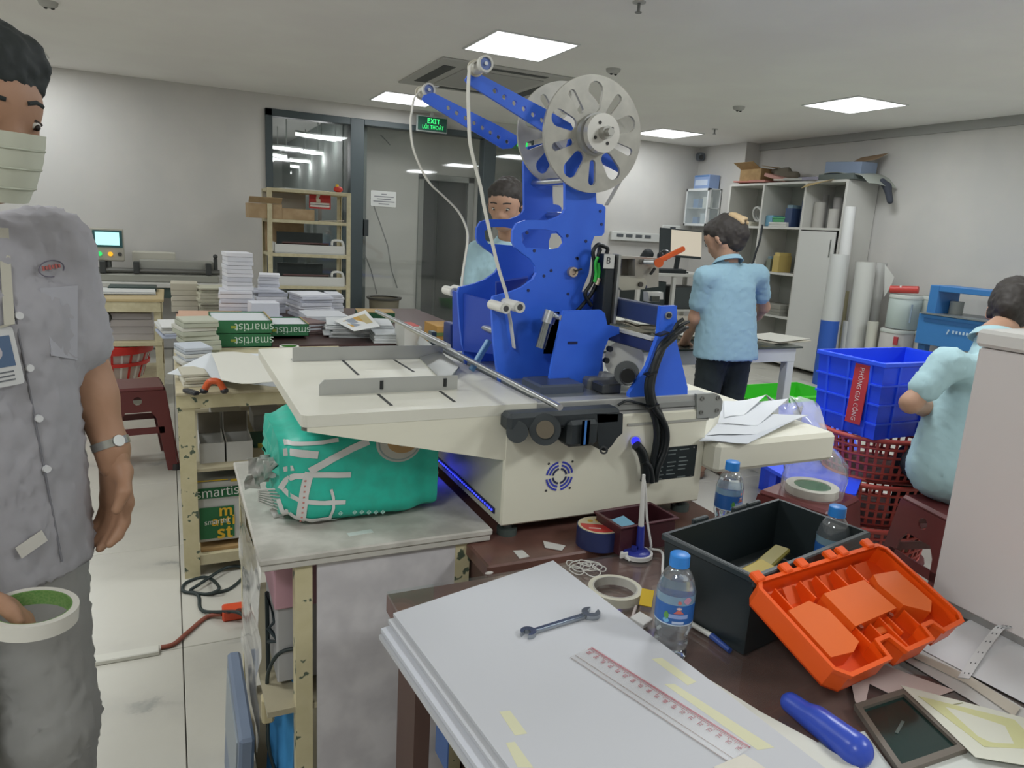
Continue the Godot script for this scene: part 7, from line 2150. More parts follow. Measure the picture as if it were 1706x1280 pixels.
	var bx = thing("blue_box", v3(6.42, 2.07, -5.6), "grey-blue flat box with a brown flap on the shelf unit's near end", "box")
	part(Mb.new().at(place(v3(6.4, 2.165, -5.6), v3(0.04, 0.1, 0.05))).box(v3(), v3(0.26, 0.13, 0.42), 0.004), "body", flat("7f8da3", 0.6), bx)
	part(Mb.new().at(place(v3(6.5, 2.27, -5.48), v3(-0.1, 0.1, 0.4))).box(v3(), v3(0.2, 0.004, 0.3)), "flap", flat("92795f", 0.8), bx)
	part(Mb.new().span(v3(6.2, 2.042, -5.82), v3(6.62, 2.1, -5.38), 0.003), "dark_base", flat("5c6461", 0.7), bx)
	var ds = []
	for i in 5:
		var row = []
		for j in 7:
			row.append(v3(6.22 + 0.4 * i / 4.0, 2.108 + 0.012 * sin(i + j * 1.2) - 0.12 * pow(maxf(0.0, j - 4) / 2.0, 2.0), -5.8 + 0.6 * j / 6.0))
		ds.append(row)
	tag(solo(Mb.new().sheet(ds, 0.002), "grey_sheet", flat("a7aca4", 0.7), "grey-green sheet drooping over the near end of the shelf unit", "paper"))
	tag(solo(Mb.new().skin([[v3(6.5, 1.99, -5.215), v3(6.5, 1.844, -5.154), 0.035, 0.03], [v3(6.45, 2.033, -5.238), v3(6.5, 1.979, -5.213), 0.03, 0.035]], 0.012, 0.01), "dark_cloth", flat("3f434d", 0.9), "dark cloth hanging from the near top corner of the shelf unit", "cloth"))
	# small glass cabinet on the column
	var mc = thing("wall_cabinet", v3(6.32, 1.54, -7.75), "small white wall cabinet with glass doors in the far right corner", "cabinet")
	var c0 = v3(6.22, 1.54, -8.0)
	var c1 = v3(6.42, 2.01, -7.55)
	part(Mb.new().span(c0, v3(c1.x, c0.y + 0.015, c1.z)).span(v3(c0.x, c1.y - 0.015, c0.z), c1).span(v3(c1.x - 0.01, c0.y, c0.z), c1).span(c0, v3(c1.x, c1.y, c0.z + 0.012)).span(c0 + v3(0, 0.22, 0), v3(c1.x, c0.y + 0.23, c1.z)), "body", flat("d3d6d6", 0.4), mc)
	var fr = flat("dcdfdf", 0.4)
	for q in [[0.0, 0.025], [0.425, 0.45]]:
		part(Mb.new().span(v3(c0.x - 0.012, c0.y, c0.z + q[0]), v3(c0.x, c1.y, c0.z + q[1])), "door_frame", fr, mc)
	part(Mb.new().span(v3(c0.x - 0.012, c0.y, c0.z), v3(c0.x, c0.y + 0.03, c1.z)).span(v3(c0.x - 0.012, c1.y - 0.03, c0.z), v3(c0.x, c1.y, c1.z)), "door_frame", fr, mc)
	part(Mb.new().span(v3(c0.x - 0.007, c0.y + 0.03, c0.z + 0.025), v3(c0.x - 0.005, c1.y - 0.03, c1.z - 0.025)), "pane", pane("d9e6e8", 0.15), mc)
	part(Mb.new().span(v3(c0.x, c0.y, c1.z - 0.01), v3(c0.x + 0.03, c1.y, c1.z)).span(v3(c1.x - 0.03, c0.y, c1.z - 0.01), c1), "side_frame", fr, mc)
	part(Mb.new().span(v3(c0.x + 0.03, c0.y + 0.015, c1.z - 0.006), v3(c1.x - 0.03, c1.y - 0.015, c1.z - 0.004)), "pane", pane("d9e6e8", 0.15), mc)
	for q in [[1.555, -7.85, 0.1, "5f86b8"], [1.555, -7.7, 0.15, "b9c6cc"], [1.77, -7.87, 0.12, "4f7fb5"], [1.77, -7.68, 0.14, "cfd3cc"]]:
		part(Mb.new().span(v3(6.27, q[0] + 0.002, q[1] - 0.05), v3(6.36, q[0] + q[2], q[1] + 0.05), 0.005), "medicine_box", flat(q[3], 0.5), mc)
	var tb = thing("tissue_box", v3(6.32, 2.01, -7.75), "blue and white printed box on top of the small wall cabinet", "box")
	part(Mb.new().span(v3(6.235, 2.0105, -7.9), v3(6.4, 2.18, -7.6), 0.004), "body", flat("8fa6d0", 0.5), tb)
	part(Mb.new().span(v3(6.233, 2.05, -7.87), v3(6.235, 2.12, -7.63)), "print_patch", flat("c7d3e6", 0.5), tb)
	part(Mb.new().span(v3(6.233, 2.155, -7.89), v3(6.235, 2.176, -7.61)), "print_band", flat("5f86bb", 0.5), tb)
	# socket trunking on the back wall
	var tk = thing("outlet_trunking", v3(5.6, 1.3, -8.05), "long white socket trunking with four dark sockets on the back wall", "socket trunking")
	part(Mb.new().span(v3(5.12, 1.3, -8.079), v3(6.12, 1.41, -8.03), 0.006), "trunking", flat("cfd0cc", 0.4), tk)
	for x in [5.2, 5.34, 5.49, 5.63]:
		part(Mb.new().span(v3(x, 1.345, -8.03), v3(x + 0.1, 1.385, -8.026), 0.002), "socket", flat("565a5e", 0.5), tk)
	part(Mb.new().span(v3(5.88, 1.312, -8.03), v3(6.18, 1.53, -8.0), 0.01), "switch_box", flat("cfd0cc", 0.4), tk)
	part(Mb.new().span(v3(5.9, 1.32, -8.0), v3(6.1, 1.46, -7.99), 0.004), "dark_panel", flat("333c43", 0.4), tk)
	part(Mb.new().span(v3(6.0, 1.49, -8.0), v3(6.09, 1.51, -7.995), 0.002), "slot", flat("3c4045", 0.5), tk)
	# white framed desk with a monitor
	var wd = thing("white_desk", v3(5.35, 0, -7.1), "white framed desk with a monitor against the back wall", "desk")
	part(Mb.new().span(v3(4.8, 0.93, -7.5), v3(5.95, 0.965, -6.9), 0.004), "worktop", wh, wd)
	for q in [[4.82, -6.92], [5.31, -6.92], [5.9, -6.92], [4.82, -7.46], [5.9, -7.46]]:
		part(Mb.new().span(v3(q[0], 0, q[1]), v3(q[0] + 0.045, 0.93, q[1] - 0.045), 0.003), "leg", wh, wd)
	part(Mb.new().span(v3(4.85, 0.52, -7.45), v3(5.9, 0.54, -6.95)), "shelf", wh, wd)
	tag(solo(Mb.new().span(v3(4.9, 0.541, -7.4), v3(5.28, 0.86, -7.0), 0.006), "dark_case", flat("2f3838", 0.5), "dark grey computer case on the white desk's lower shelf, left half", "computer", "computer cases"))
	tag(solo(Mb.new().span(v3(5.4, 0.541, -7.4), v3(5.85, 0.8, -7.0), 0.006), "dark_case", flat("4a4f50", 0.5), "grey computer case on the white desk's lower shelf, right half", "computer", "computer cases"))
	var mo = thing("monitor", v3(5.5, 0.965, -7.1), "dark monitor showing a pale beige page on the white desk", "monitor")
	var mt = place(v3(5.5, 1.31, -7.05), v3(-0.18, -0.12, -0.03))
	part(Mb.new().at(mt).box(v3(-0.03, 0, -0.012), v3(0.56, 0.33, 0.025), 0.005), "bezel", flat("2f3739", 0.4), mo)
	part(Mb.new().at(mt).box(v3(0.04, 0.005, 0.002), v3(0.41, 0.29, 0.004)), "screen", glow("c9bfae", 0.36), mo)
	part(Mb.new().cyl(v3(5.48, 0.97, -7.12), v3(5.48, 1.2, -7.09), 0.03).span(v3(5.36, 0.965, -7.22), v3(5.6, 0.978, -7.02), 0.003), "stand", flat("2c3334", 0.4), mo)
	tag(solo(Mb.new().at(place(v3(5.25, 0.99, -6.98), v3(0.1, 0, 0))).box(v3(), v3(0.5, 0.045, 0.1), 0.008), "keyboard", flat("23292b", 0.45), "dark keyboard on the front edge of the white desk", "keyboard"))
	tag(solo(Mb.new().skin([[v3(4.98, 1.01, -7.2), v3(5.08, 1.16, -7.15), 0.04, 0.07]], 0.014), "black_bag", flat("272b2e", 0.7), "small black bag on the white desk left of the monitor", "bag"))
	tag(solo(Mb.new().tube(curve([v3(6.1, 1.567, -6.436), v3(6.05, 1.4, -6.392), v3(6.02, 1.23, -6.406), v3(6, 0.992, -6.42), v3(6, 0.721, -6.392), v3(6.0, 0.0, -6.354)], 6), 0.012), "microphone_arm", flat("2b3034", 0.4), "thin black jointed arm rising in front of the shelf unit's far bay", "lamp arm"))
	# glass-topped work table with prints in front of the standing woman
	var wt = thing("work_table", v3(2.9, 0, -3.95), "white framed work table with a dark glass top where the woman works", "table")
	part(Mb.new().span(v3(1.95, 0.708, -4.75), v3(3.72, 0.72, -3.42), 0.002), "glass_top", flat("3c4542", 0.15), wt)
	part(Mb.new().span(v3(2.0, 0.62, -3.47), v3(3.68, 0.708, -3.44)).span(v3(2.0, 0.62, -4.72), v3(3.68, 0.708, -4.69)).span(v3(3.65, 0.62, -4.69), v3(3.68, 0.708, -3.47)).span(v3(2.0, 0.62, -4.69), v3(2.03, 0.708, -3.47)), "apron", flat("c5c9cc", 0.5), wt)
	for q in [[2.0, -3.44], [3.62, -3.44], [2.0, -4.66], [3.62, -4.66]]:
		part(Mb.new().span(v3(q[0], 0, q[1]), v3(q[0] + 0.06, 0.62, q[1] - 0.06), 0.003), "leg", flat("c5c9cc", 0.5), wt)
	part(Mb.new().span(v3(2.03, 0.2, -4.66), v3(3.64, 0.22, -3.5)), "lower_shelf", flat("6d6c64", 0.6), wt)
	var pr = [[v3(3.225, 0.72, -4.729), 0.5, 0.35, 0.03, "b9b3a4", "spread of dark edged prints on the glass table left of the bracket", 0.3], [v3(3.197, 0.72, -4.335), 0.35, 0.25, 0.04, "8a8373", "dark printed pile on the glass table near the woman's hand", -0.2], [v3(3.196, 0.72, -3.905), 0.4, 0.3, 0.03, "c4c4b4", "pale print pile under the woman's left hand", 0.1], [v3(3.643, 0.72, -4.481), 0.3, 0.3, 0.045, "a9c4b4", "greenish print pile at the back of the glass table", -0.3], [v3(3.748, 0.72, -3.705), 0.4, 0.3, 0.02, "c9c4b4", "cream sheets on the glass table right of the woman", 0.2], [v3(2.794, 0.72, -4.12), 0.3, 0.25, 0.015, "55503f", "dark brown print at the front of the glass table", 0.1]]
	for q in pr:
		pile("print_stack", q[0], q[1], q[2], q[3], 4, [q[4], "c9c8be", "8d877a" if q[4] != "c9c4b4" else "cfcabb"], 0.02, q[6], int(q[1] * 100 + q[2] * 1000), q[5], "prints", "prints on the glass table")
	# rolls and pots by the right wall
	var rolls = [[v3(6.12, 1.763, -5.287), v3(6.12, 1.251, -5.317), 0.055, "cfcfcd", "narrow white paper roll leaning high against the shelf unit's end"], [v3(5.95, 1.3, -5.185), v3(5.95, -0, -5.179), 0.085, "c6c7c5", "thick white paper roll with a blue wrapped lower half"], [v3(6.2, 1.239, -5.075), v3(6.2, 0.019, -5.043), 0.095, "c8c8c3", "thickest white paper roll leaning at the wall"], [v3(6.4, 1.239, -5.078), v3(6.4, 0.129, -5.085), 0.07, "bdbdb9", "white paper roll behind and right of the thickest roll"], [v3(6.15, 0.649, -5.138), v3(6.15, 0.006, -5.116), 0.045, "c3c3bf", "short white roll beside the blue wrapped roll"], [v3(6.15, 0.683, -4.849), v3(6.15, 0.188, -4.833), 0.05, "c4c2b6", "short cream roll in front of the thickest roll"], [v3(6.3, 0.932, -5.34), v3(6.3, 0.084, -5.323), 0.03, "b3ac8a", "thin olive tube between the two thick rolls"]]
	for q in rolls:
		var a: Vector3 = q[0]
		var e: Vector3 = q[1]
		var s: float = a.y / maxf(a.y - e.y, 0.05) if e.y > 0.02 or e.y < -0.02 else 1.0
		e = a + (e - a) * s
		if q[4].begins_with("narrow"):
			e = v3(a.x - 0.02, 0.0, a.z + 0.06)
		var n = thing("paper_roll", v3(e.x, 0, e.z), q[4], "paper roll", "leaning paper rolls")
		part(Mb.new().cyl(e, a, q[2], -1, 24), "roll", flat(q[3], 0.6), n)
		part(Mb.new().ring(a - (a - e).normalized() * 0.004, a + (a - e).normalized() * 0.001, q[2] * 0.55, q[2] * 0.35, 20), "core", flat("9a9a92", 0.7), n)
		if q[4].contains("blue"):
			part(Mb.new().cyl(e, e.lerp(a, 0.5), q[2] * 1.03, -1, 24), "blue_wrap", flat("2c5ab4", 0.5), n)
	tag(solo(Mb.new().sheet([[v3(6.35, 1.232, -4.983), v3(6.35, 1.114, -4.854)], [v3(6.35, 0.914, -4.931), v3(6.35, 1.019, -4.876)]], 0.001), "paper_sheet", flat("cfcfca", 0.7), "white triangular sheet end sticking out from the leaning rolls", "paper"))
	var pots = [[v3(6.3, 0.646, -4.651), 0.145, 0.96, 0.646, "bcc8c3", "large pale green drum in the upper row by the right wall"], [v3(6.45, 0.652, -4.488), 0.11, 0.967, 0.652, "b2b8b0", "grey-green drum right of the large pale green drum"], [v3(6.25, 0.34, -4.646), 0.15, 0.639, 0.0, "c3bfba", "white drum with a red mark in the lower row"], [v3(6.4, 0.373, -4.448), 0.12, 0.641, 0.0, "bcb9b6", "plain white drum at the right of the lower row"]]
	for q in pots:
		var n = thing("paper_drum", v3(q[0].x, q[3], q[0].z), q[5], "drum", "drums by the right wall")
		part(Mb.new().at(place(v3(q[0].x, 0, q[0].z))).lathe([v2(0.0, q[3]), v2(q[1] - 0.006, q[3]), v2(q[1], q[3] + 0.01), v2(q[1], q[2] - 0.01), v2(q[1] - 0.008, q[2]), v2(0.0, q[2])], 32), "body", flat(q[4], 0.5), n)
		part(Mb.new().at(place(v3(q[0].x, 0, q[0].z))).lathe([v2(q[1] + 0.004, q[2] - 0.03), v2(q[1] + 0.004, q[2] - 0.012), v2(q[1] - 0.004, q[2] + 0.002)], 32), "rim", flat("c2c6bf", 0.5), n)
		if q[5].contains("red mark"):
			part(Mb.new().span(v3(6.12, 0.505, -4.576), v3(6.11, 0.58, -4.532)), "red_mark", flat("b8434a", 0.5), n)
			part(Mb.new().span(v3(6.12, 0.537, -4.659), v3(6.11, 0.598, -4.637)), "dark_mark", flat("4d5059", 0.5), n)
	part(Mb.new().span(v3(6.17, 0.72, -4.492), v3(6.165, 0.889, -4.477)), "print_patch", flat("93a3b5", 0.5), find_child("paper_drum", false, false))
	var rr = thing("red_roll", v3(6.3, 0.98, -4.682), "red plastic roll lying on the large pale green drum", "roll")
	part(Mb.new().cyl(v3(6.25, 0.996, -4.801) + v3(0, 0.005, 0), v3(6.35, 1.013, -4.581) + v3(0, 0.005, 0), 0.035, -1, 18), "roll", flat("c4423a", 0.45), rr)
	part(Mb.new().cyl(v3(6.29, 1.004, -4.723) + v3(0, 0.005, 0), v3(6.295, 1.006, -4.708) + v3(0, 0.005, 0), 0.0365, -1, 18), "white_band", flat("d3cdc6", 0.5), rr)
	var cloth = v3(6.3, 0.962, -4.651)
	# blue steel press frame
	var bf = thing("blue_press", v3(6.25, 0, -3.9), "light blue steel press frame with pale lettering by the right wall", "machine")
	var bm = flat("3f7fc0", 0.4)
	var zl = -4.212
	var zr = -3.529
	var yt = 1.092
	var ym = 0.840
	var yb = 0.576
	for z: float in [zl - 0.01, zr - 0.05]:
		part(Mb.new().span(v3(6.0, ym, z), v3(6.3, yt, z + 0.08), 0.004), "column", bm, bf)
	part(Mb.new().span(v3(6.005, yt - 0.05, zl + 0.068), v3(6.295, yt - 0.001, zr - 0.048), 0.004), "cross_beam", bm, bf)
	part(Mb.new().span(v3(5.98, yb, zl - 0.06), v3(6.4, ym, zr + 0.1), 0.006), "cabinet", bm, bf)
	part(Mb.new().span(v3(5.974, ym - 0.065, zl), v3(5.98, ym - 0.035, zr + 0.06)), "groove", flat("2b5f96", 0.5), bf)
	part(Mb.new().span(v3(5.96, ym, zl - 0.04), v3(6.4, ym + 0.012, zr + 0.08)), "table_plate", flat("8e9496", 0.4, 0.4), bf)
	for z: float in [zl - 0.02, zr + 0.02]:
		for x in [6.03, 6.3]:
			part(Mb.new().span(v3(x, 0, z - 0.035), v3(x + 0.07, yb, z + 0.035), 0.003), "leg", flat("35669c", 0.4), bf)
	for k in 7:
		part(Mb.new().span(v3(5.974, 0.706, -3.937) + v3(0, 0, 0.03 * k), v3(5.972, 0.731, -3.941) + v3(0, 0, 0.03 * k + 0.02)), "print_mark", flat("b9cfe2", 0.5), bf)
	part(Mb.new().bar(v3(5.974, 0.693, -3.983), v3(5.974, 0.732, -3.969), 0.01, 0.008, Vector3.RIGHT), "print_mark", flat("b9cfe2", 0.5), bf)
	var gc = v3(6.2, ym + 0.012, -4.09)
	tag(solo(Mb.new().at(place(gc)).lathe([v2(0.0, 0.0), v2(0.055, 0.0), v2(0.055, 0.11), v2(0.0, 0.112)], 24), "grey_can", flat("a9aca3", 0.5), "small grey can standing inside the blue press frame", "can"))


# crate with ribs: outer size, wall thickness and lean
func crate(o: Node3D, c: Vector3, s: Vector3, m: Material, rim: Material) -> void:
	var b = Mb.new()
	var t = 0.008
	var k = 0.93
	for e in [-1.0, 1.0]:
		b.face(c + v3(-s.x / 2 * k, 0, e * s.z / 2 * k), c + v3(s.x / 2 * k, 0, e * s.z / 2 * k), c + v3(s.x / 2, s.y, e * s.z / 2), c + v3(-s.x / 2, s.y, e * s.z / 2), v3(0, 0, e))
		b.face(c + v3(-s.x / 2 * k + t, t, e * (s.z / 2 * k - t)), c + v3(s.x / 2 * k - t, t, e * (s.z / 2 * k - t)), c + v3(s.x / 2 - t, s.y, e * (s.z / 2 - t)), c + v3(-s.x / 2 + t, s.y, e * (s.z / 2 - t)), v3(0, 0, -e))
		b.face(c + v3(e * s.x / 2 * k, 0, -s.z / 2 * k), c + v3(e * s.x / 2 * k, 0, s.z / 2 * k), c + v3(e * s.x / 2, s.y, s.z / 2), c + v3(e * s.x / 2, s.y, -s.z / 2), v3(e, 0, 0))
		b.face(c + v3(e * (s.x / 2 * k - t), t, -s.z / 2 * k + t), c + v3(e * (s.x / 2 * k - t), t, s.z / 2 * k - t), c + v3(e * (s.x / 2 - t), s.y, s.z / 2 - t), c + v3(e * (s.x / 2 - t), s.y, -s.z / 2 + t), v3(-e, 0, 0))
	b.face(c + v3(-s.x / 2 * k, 0, -s.z / 2 * k), c + v3(s.x / 2 * k, 0, -s.z / 2 * k), c + v3(s.x / 2 * k, 0, s.z / 2 * k), c + v3(-s.x / 2 * k, 0, s.z / 2 * k), Vector3.DOWN)
	b.face(c + v3(-s.x / 2 * k, t, -s.z / 2 * k), c + v3(s.x / 2 * k, t, -s.z / 2 * k), c + v3(s.x / 2 * k, t, s.z / 2 * k), c + v3(-s.x / 2 * k, t, s.z / 2 * k), Vector3.UP)
	part(b, "body", m, o)
	var hx = s.x / 2
	var hz = s.z / 2
	var y = c.y + s.y
	for e in [-1.0, 1.0]:
		part(Mb.new().span(v3(c.x - hx - 0.008, y - 0.02, c.z + e * hz - 0.008), v3(c.x + hx + 0.008, y, c.z + e * hz + 0.008), 0.003), "rim", rim, o)
		part(Mb.new().span(v3(c.x + e * hx - 0.0085, y - 0.0195, c.z - hz), v3(c.x + e * hx + 0.0075, y - 0.0005, c.z + hz), 0.003), "rim", rim, o)
	for f in [0.2, 0.45, 0.7]:
		var q = lerpf(k, 1.0, f)
		for e in [-1.0, 1.0]:
			part(Mb.new().box(c + v3(0, s.y * f, e * hz * q), v3(s.x * q + 0.012, 0.008, 0.012)), "rib", rim, o)
			part(Mb.new().box(c + v3(e * hx * q, s.y * f, 0), v3(0.0125, 0.0075, s.z * q + 0.0105)), "rib", rim, o)
	for f in [-0.33, 0.0, 0.33]:
		for e in [-1.0, 1.0]:
			part(Mb.new().bar(c + v3(f * s.x * k, 0, e * hz * k), c + v3(f * s.x, s.y, e * hz), 0.01, 0.012, v3(0, 0, 1)), "rib", rim, o)
			part(Mb.new().bar(c + v3(e * hx * k, 0, f * s.z * k), c + v3(e * hx, s.y, f * s.z), 0.01, 0.012, v3(1, 0, 0)), "rib", rim, o)


# round mesh basket of rings and staves
func mesh_basket(c: Vector3, r: float, h: float, m: Material, label: String) -> void:
	var o = thing("red_mesh_basket", c, label, "basket", "stacked red mesh baskets")
	for k in 6:
		var y = h * k / 5.0
		var rr = lerpf(r * 0.86, r, k / 5.0)
		var p = []
		for i in 25:
			var a = TAU * i / 24.0
			p.append(c + v3(cos(a) * rr, y, sin(a) * rr * 0.8))
		part(Mb.new().tube(p, 0.011 if k in [0, 5] else 0.006, 6), "hoop", m, o)
	for i in 44:
		var a = TAU * i / 44.0
		part(Mb.new().bar(c + v3(cos(a) * r * 0.86, 0.004, sin(a) * r * 0.69), c + v3(cos(a) * r, h, sin(a) * r * 0.8), 0.012, 0.004, v3(cos(a), 0, sin(a))), "stave", m, o)
	part(Mb.new().at(place(c)).prism(ngon(v2(), r * 0.84, 24), 0.0, 0.006).at(Transform3D()), "inner_plate", flat("6b2a26", 0.5), o).rotation.x = -PI / 2


func right_side() -> void:
	var blue = flat("2450f0", 0.4)
	var blue2 = flat("2f5cf8", 0.38)
	# red baskets carrying the blue crate
	var red = flat("bd5047", 0.45)
	for k in 3:
		mesh_basket(v3(2.86, [0.006, 0.2, 0.40][k], -2.12), 0.3 - 0.005 * k, 0.185, red, ["lowest", "middle", "topmost"][k] + " of the stacked red mesh baskets under the blue crate")
	var o = thing("blue_crate", v3(2.86, 0.594, -2.12), "large blue plastic crate with a red label, on top of the red baskets", "crate")
	crate(o, v3(2.86, 0.594, -2.115), v3(0.56, 0.326, 0.33), blue, blue2)
	var l0 = v3(2.389, 0.894, -1.955)
	var lab = part(Mb.new().at(place(v3(2.585, 0.77, -2.05), v3(0, 0, -0.05))).box(v3(-0.009, 0, 0), v3(0.002, 0.25, 0.075)), "label", flat("b8353f", 0.5), o)
	letters("PHÒNG GIA CÔNG", 0.0195, flat("dcc9c9", 0.6), lab, Transform3D(Basis(v3(-0.05, -1, 0).normalized(), v3(0, 0, 1), v3(-1, 0.05, 0).normalized()), v3(2.574, 0.77, -2.05)))
	# blue plastic sheet under the output table
	var sh = [v2(3.0808, -3.0998), v2(3.4376, -3.2294), v2(3.6676, -3.2441), v2(3.3326, -2.6484), v2(2.7604, -2.0989), v2(2.4523, -1.8871), v2(2.2979, -1.9885), v2(2.3757, -2.3779)]
	var fl = Transform3D(Basis(Vector3.RIGHT, -PI / 2), v3())
	var q = []
	for p: Vector2 in sh:
		q.append(v2(p.x, -p.y))
	var bs = thing("blue_sheet", v3(2.6, 0, -2.5), "flat blue plastic panel lying under and beyond the machine's output table", "plastic panel")
	part(Mb.new().at(fl).prism(q, 0.385, 0.4), "panel", blue, bs)
	for e in [v3(2.5, 0, -2.35), v3(3.0, 0, -2.9)]:
		part(Mb.new().span(e + v3(-0.02, 0, -0.02), e + v3(0.02, 0.385, 0.02)), "prop", blue, bs)
	# green crate on the floor
	var gc = thing("green_crate", v3(4.75, 0, -4.4), "bright green low plastic crate on the floor behind the glass table's leg", "crate")
	crate(gc, v3(4.7, 0.0, -4.55), v3(1.0, 0.13, 0.5), flat("3fc72e", 0.45), flat("55dd40", 0.4))
	# clear bag with a tape roll on a second maroon stool
	var st = stool(v3(2.16, 0, -1.86), 0.3, "maroon plastic stool hidden behind the toolbox under the bagged tape roll")
	var rc = v3(2.17, 0.4485, -1.86)
	var ro = thing("bagged_tape", rc, "white tape roll with a green core inside the clear plastic bag", "tape roll", "tape rolls")
	part(Mb.new().ring(rc, rc + v3(0, 0.03, 0), 0.095, 0.066, 40), "tape", flat("d3cfbf", 0.6), ro)
	part(Mb.new().cyl(rc, rc + v3(0, 0.026, 0), 0.066, -1, 36), "core", grain("3f7d44", "2c6238", 0.05, v3(4, 4, 4), 0.5, 2, 22), ro)
	var clear = pane("e6eaee", 0.1, 0.05)
	var rn = FastNoiseLite.new()
	rn.seed = 9
	rn.frequency = 9.0
	var g = []
	for i in 15:
		var row = []
		for j in 29:
			var a = TAU * j / 28.0
			var f = i / 14.0
			var r = lerpf(0.112, 0.115, f) if f < 0.5 else lerpf(0.115, 0.03, (f - 0.5) * 2.0)
			var p = rc + v3(cos(a) * r - 0.1 * maxf(0.0, f - 0.5), 0.002 + 0.24 * f, sin(a) * r)
			p += v3(cos(a), 0.3, sin(a)) * rn.get_noise_3dv(p) * 0.05 * f
			row.append(p)
		g.append(row)
	var bag = thing("plastic_bag", rc, "crumpled clear plastic bag around the tape roll behind the toolbox", "plastic bag")
	part(Mb.new().sheet(g, 0.0003), "bag_body", clear, bag)
	g = []
	for i in 6:
		var row = []
		for j in 12:
			var p = rc + v3(-0.24 + 0.026 * j, 0.2 + 0.03 * i, 0.03 * sin(j * 1.4) - 0.02 * i)
			p += v3(rn.get_noise_3dv(p * 2.0), rn.get_noise_3dv(p * 2.3), rn.get_noise_3dv(p * 1.7)) * 0.06
			row.append(p)
		g.append(row)
	part(Mb.new().sheet(g, 0.0003), "bag_top", pane("f2f4f6", 0.3, 0.12), bag)
	# sheets on the output table
	var ty = 0.9055
	var ps = [
		[[v3(1.09, 0.907, -1.265), v3(1.196, 0.907, -1.223), v3(1.472, 0.907, -1.335), v3(1.348, 0.907, -1.457)], "c9cdd3", "front white sheet on the machine's output table"],
		[[v3(1.136, 0.91, -1.293), v3(1.272, 0.91, -1.275), v3(1.513, 0.91, -1.344), v3(1.397, 0.91, -1.501)], "d3d6da", "white sheet with a curled right tip on the output table"],
		[[v3(1.228, 0.913, -1.364), v3(1.326, 0.913, -1.329), v3(1.602, 0.913, -1.502), v3(1.423, 0.913, -1.569)], "d7dade", "upper white sheet behind the bolted end plate"],
		[[v3(1.279, 0.916, -1.4), v3(1.364, 0.916, -1.419), v3(1.557, 0.916, -1.544), v3(1.415, 0.916, -1.558)], "dcdfe2", "topmost small white sheet with ragged right edge"]]
	for s in ps:
		var e: Array = s[0]
		var gg = []
		for i in 4:
			var row = []
			for j in 5:
				var p: Vector3 = (e[0] as Vector3).lerp(e[1], j / 4.0).lerp((e[3] as Vector3).lerp(e[2], j / 4.0), i / 3.0)
				p.y += 0.012 * pow(j / 4.0, 3.0) * (i / 3.0) + 0.002 * sin(i + j * 1.3)
				row.append(p)
			gg.append(row)
		tag(solo(Mb.new().sheet(gg, 0.0006), "paper_sheet", flat(s[1], 0.75), s[2], "paper", "sheets on the output table"))
	# the seated woman's stool
	stool(v3(2.62, 0, -1.58), -0.25, "maroon plastic stool under the seated woman, left of the white cabinet")
	for s in get_children():
		if String(s.name).begins_with("plastic_stool"):
			s.set_meta("group", "maroon plastic stools")


func head_caps(t: Transform3D, neck: Vector3) -> Array:
	var out = [[t * v3(0, -0.05, -0.02), neck, 0.05, 0.056]]
	for c in [[0, .035, -.02, 0, .03, .03, .082, .074], [0, -.01, .035, 0, -.04, .045, .062, .052], [0, -.075, .05, 0, -.085, .062, .034, .026], [.045, -.04, 0, .02, -.085, .05, .028, .024, 1], [.033, -.02, .058, .034, -.021, .058, .026, .026, 1], [0, .01, .088, 0, -.03, .103, .009, .012], [.01, -.033, .094, .011, -.034, .094, .009, .009, 1], [.012, .03, .082, .045, .027, .066, .012, .01, 1], [-.016, -.058, .086, .016, -.058, .086, .007, .007], [-.012, -.067, .085, .012, -.067, .085, .008, .008], [.083, .0, -.005, .084, -.035, -.01, .014, .01, 1]]:
		for s in ([1.0, -1.0] if c.size() > 8 else [1.0]):
			out.append([t * v3(s * c[0], c[1], c[2]), t * v3(s * c[3], c[4], c[5]), c[6], c[7]])
	return out


# palm and five bent fingers; «d» towards the fingers, «n» out of the palm, «s» towards the thumb
func hand_caps(w: Vector3, d: Vector3, n: Vector3, s: Vector3, curl: float) -> Array:
	var out = []
	for x in [-0.024, -0.006, 0.012, 0.026]:
		out.append([w + s * x * 0.6, w + d * 0.085 + s * x, 0.015, 0.0125])
	var ln = [0.92, 1.08, 1.0, 0.78]
	for i in 4:
		var p = w + d * 0.088 + s * (0.028 - 0.0185 * i)
		var q = d
		for k in 3:
			q = (q * cos(curl * (0.6 + 0.3 * k)) + n * sin(curl * (0.6 + 0.3 * k))).normalized()
			var e: Vector3 = p + q * [0.036, 0.025, 0.021][k] * ln[i]
			out.append([p, e, 0.0092 - 0.0008 * k, 0.0085 - 0.0008 * k])
			p = e
	var t0 = w + d * 0.028 + s * 0.026
	var t1 = t0 + (d * 0.6 + s * 0.55 + n * 0.45).normalized() * 0.04
	out.append([t0 - s * 0.012, t0, 0.015, 0.0125])
	out.append([t0, t1, 0.0125, 0.0105])
	out.append([t1, t1 + (d * 0.85 + n * 0.5).normalized() * 0.032, 0.0105, 0.0085])
	return out


# first point of a skin met on the way from p along d
func meet(caps: Array, k: float, p: Vector3, d: Vector3) -> Vector3:
	for i in 900:
		var sum = 0.0
		for c in caps:
			var ab: Vector3 = c[1] - c[0]
			var q: Vector3 = p - c[0]
			var s = clampf(q.dot(ab) / maxf(ab.length_squared(), 1e-9), 0.0, 1.0)
			sum += exp(clampf(-((q - ab * s).length() - lerpf(c[2], c[3], s)) / k, -20.0, 20.0))
		if sum >= 1.0:
			return p
		p += d * 0.002
	return p


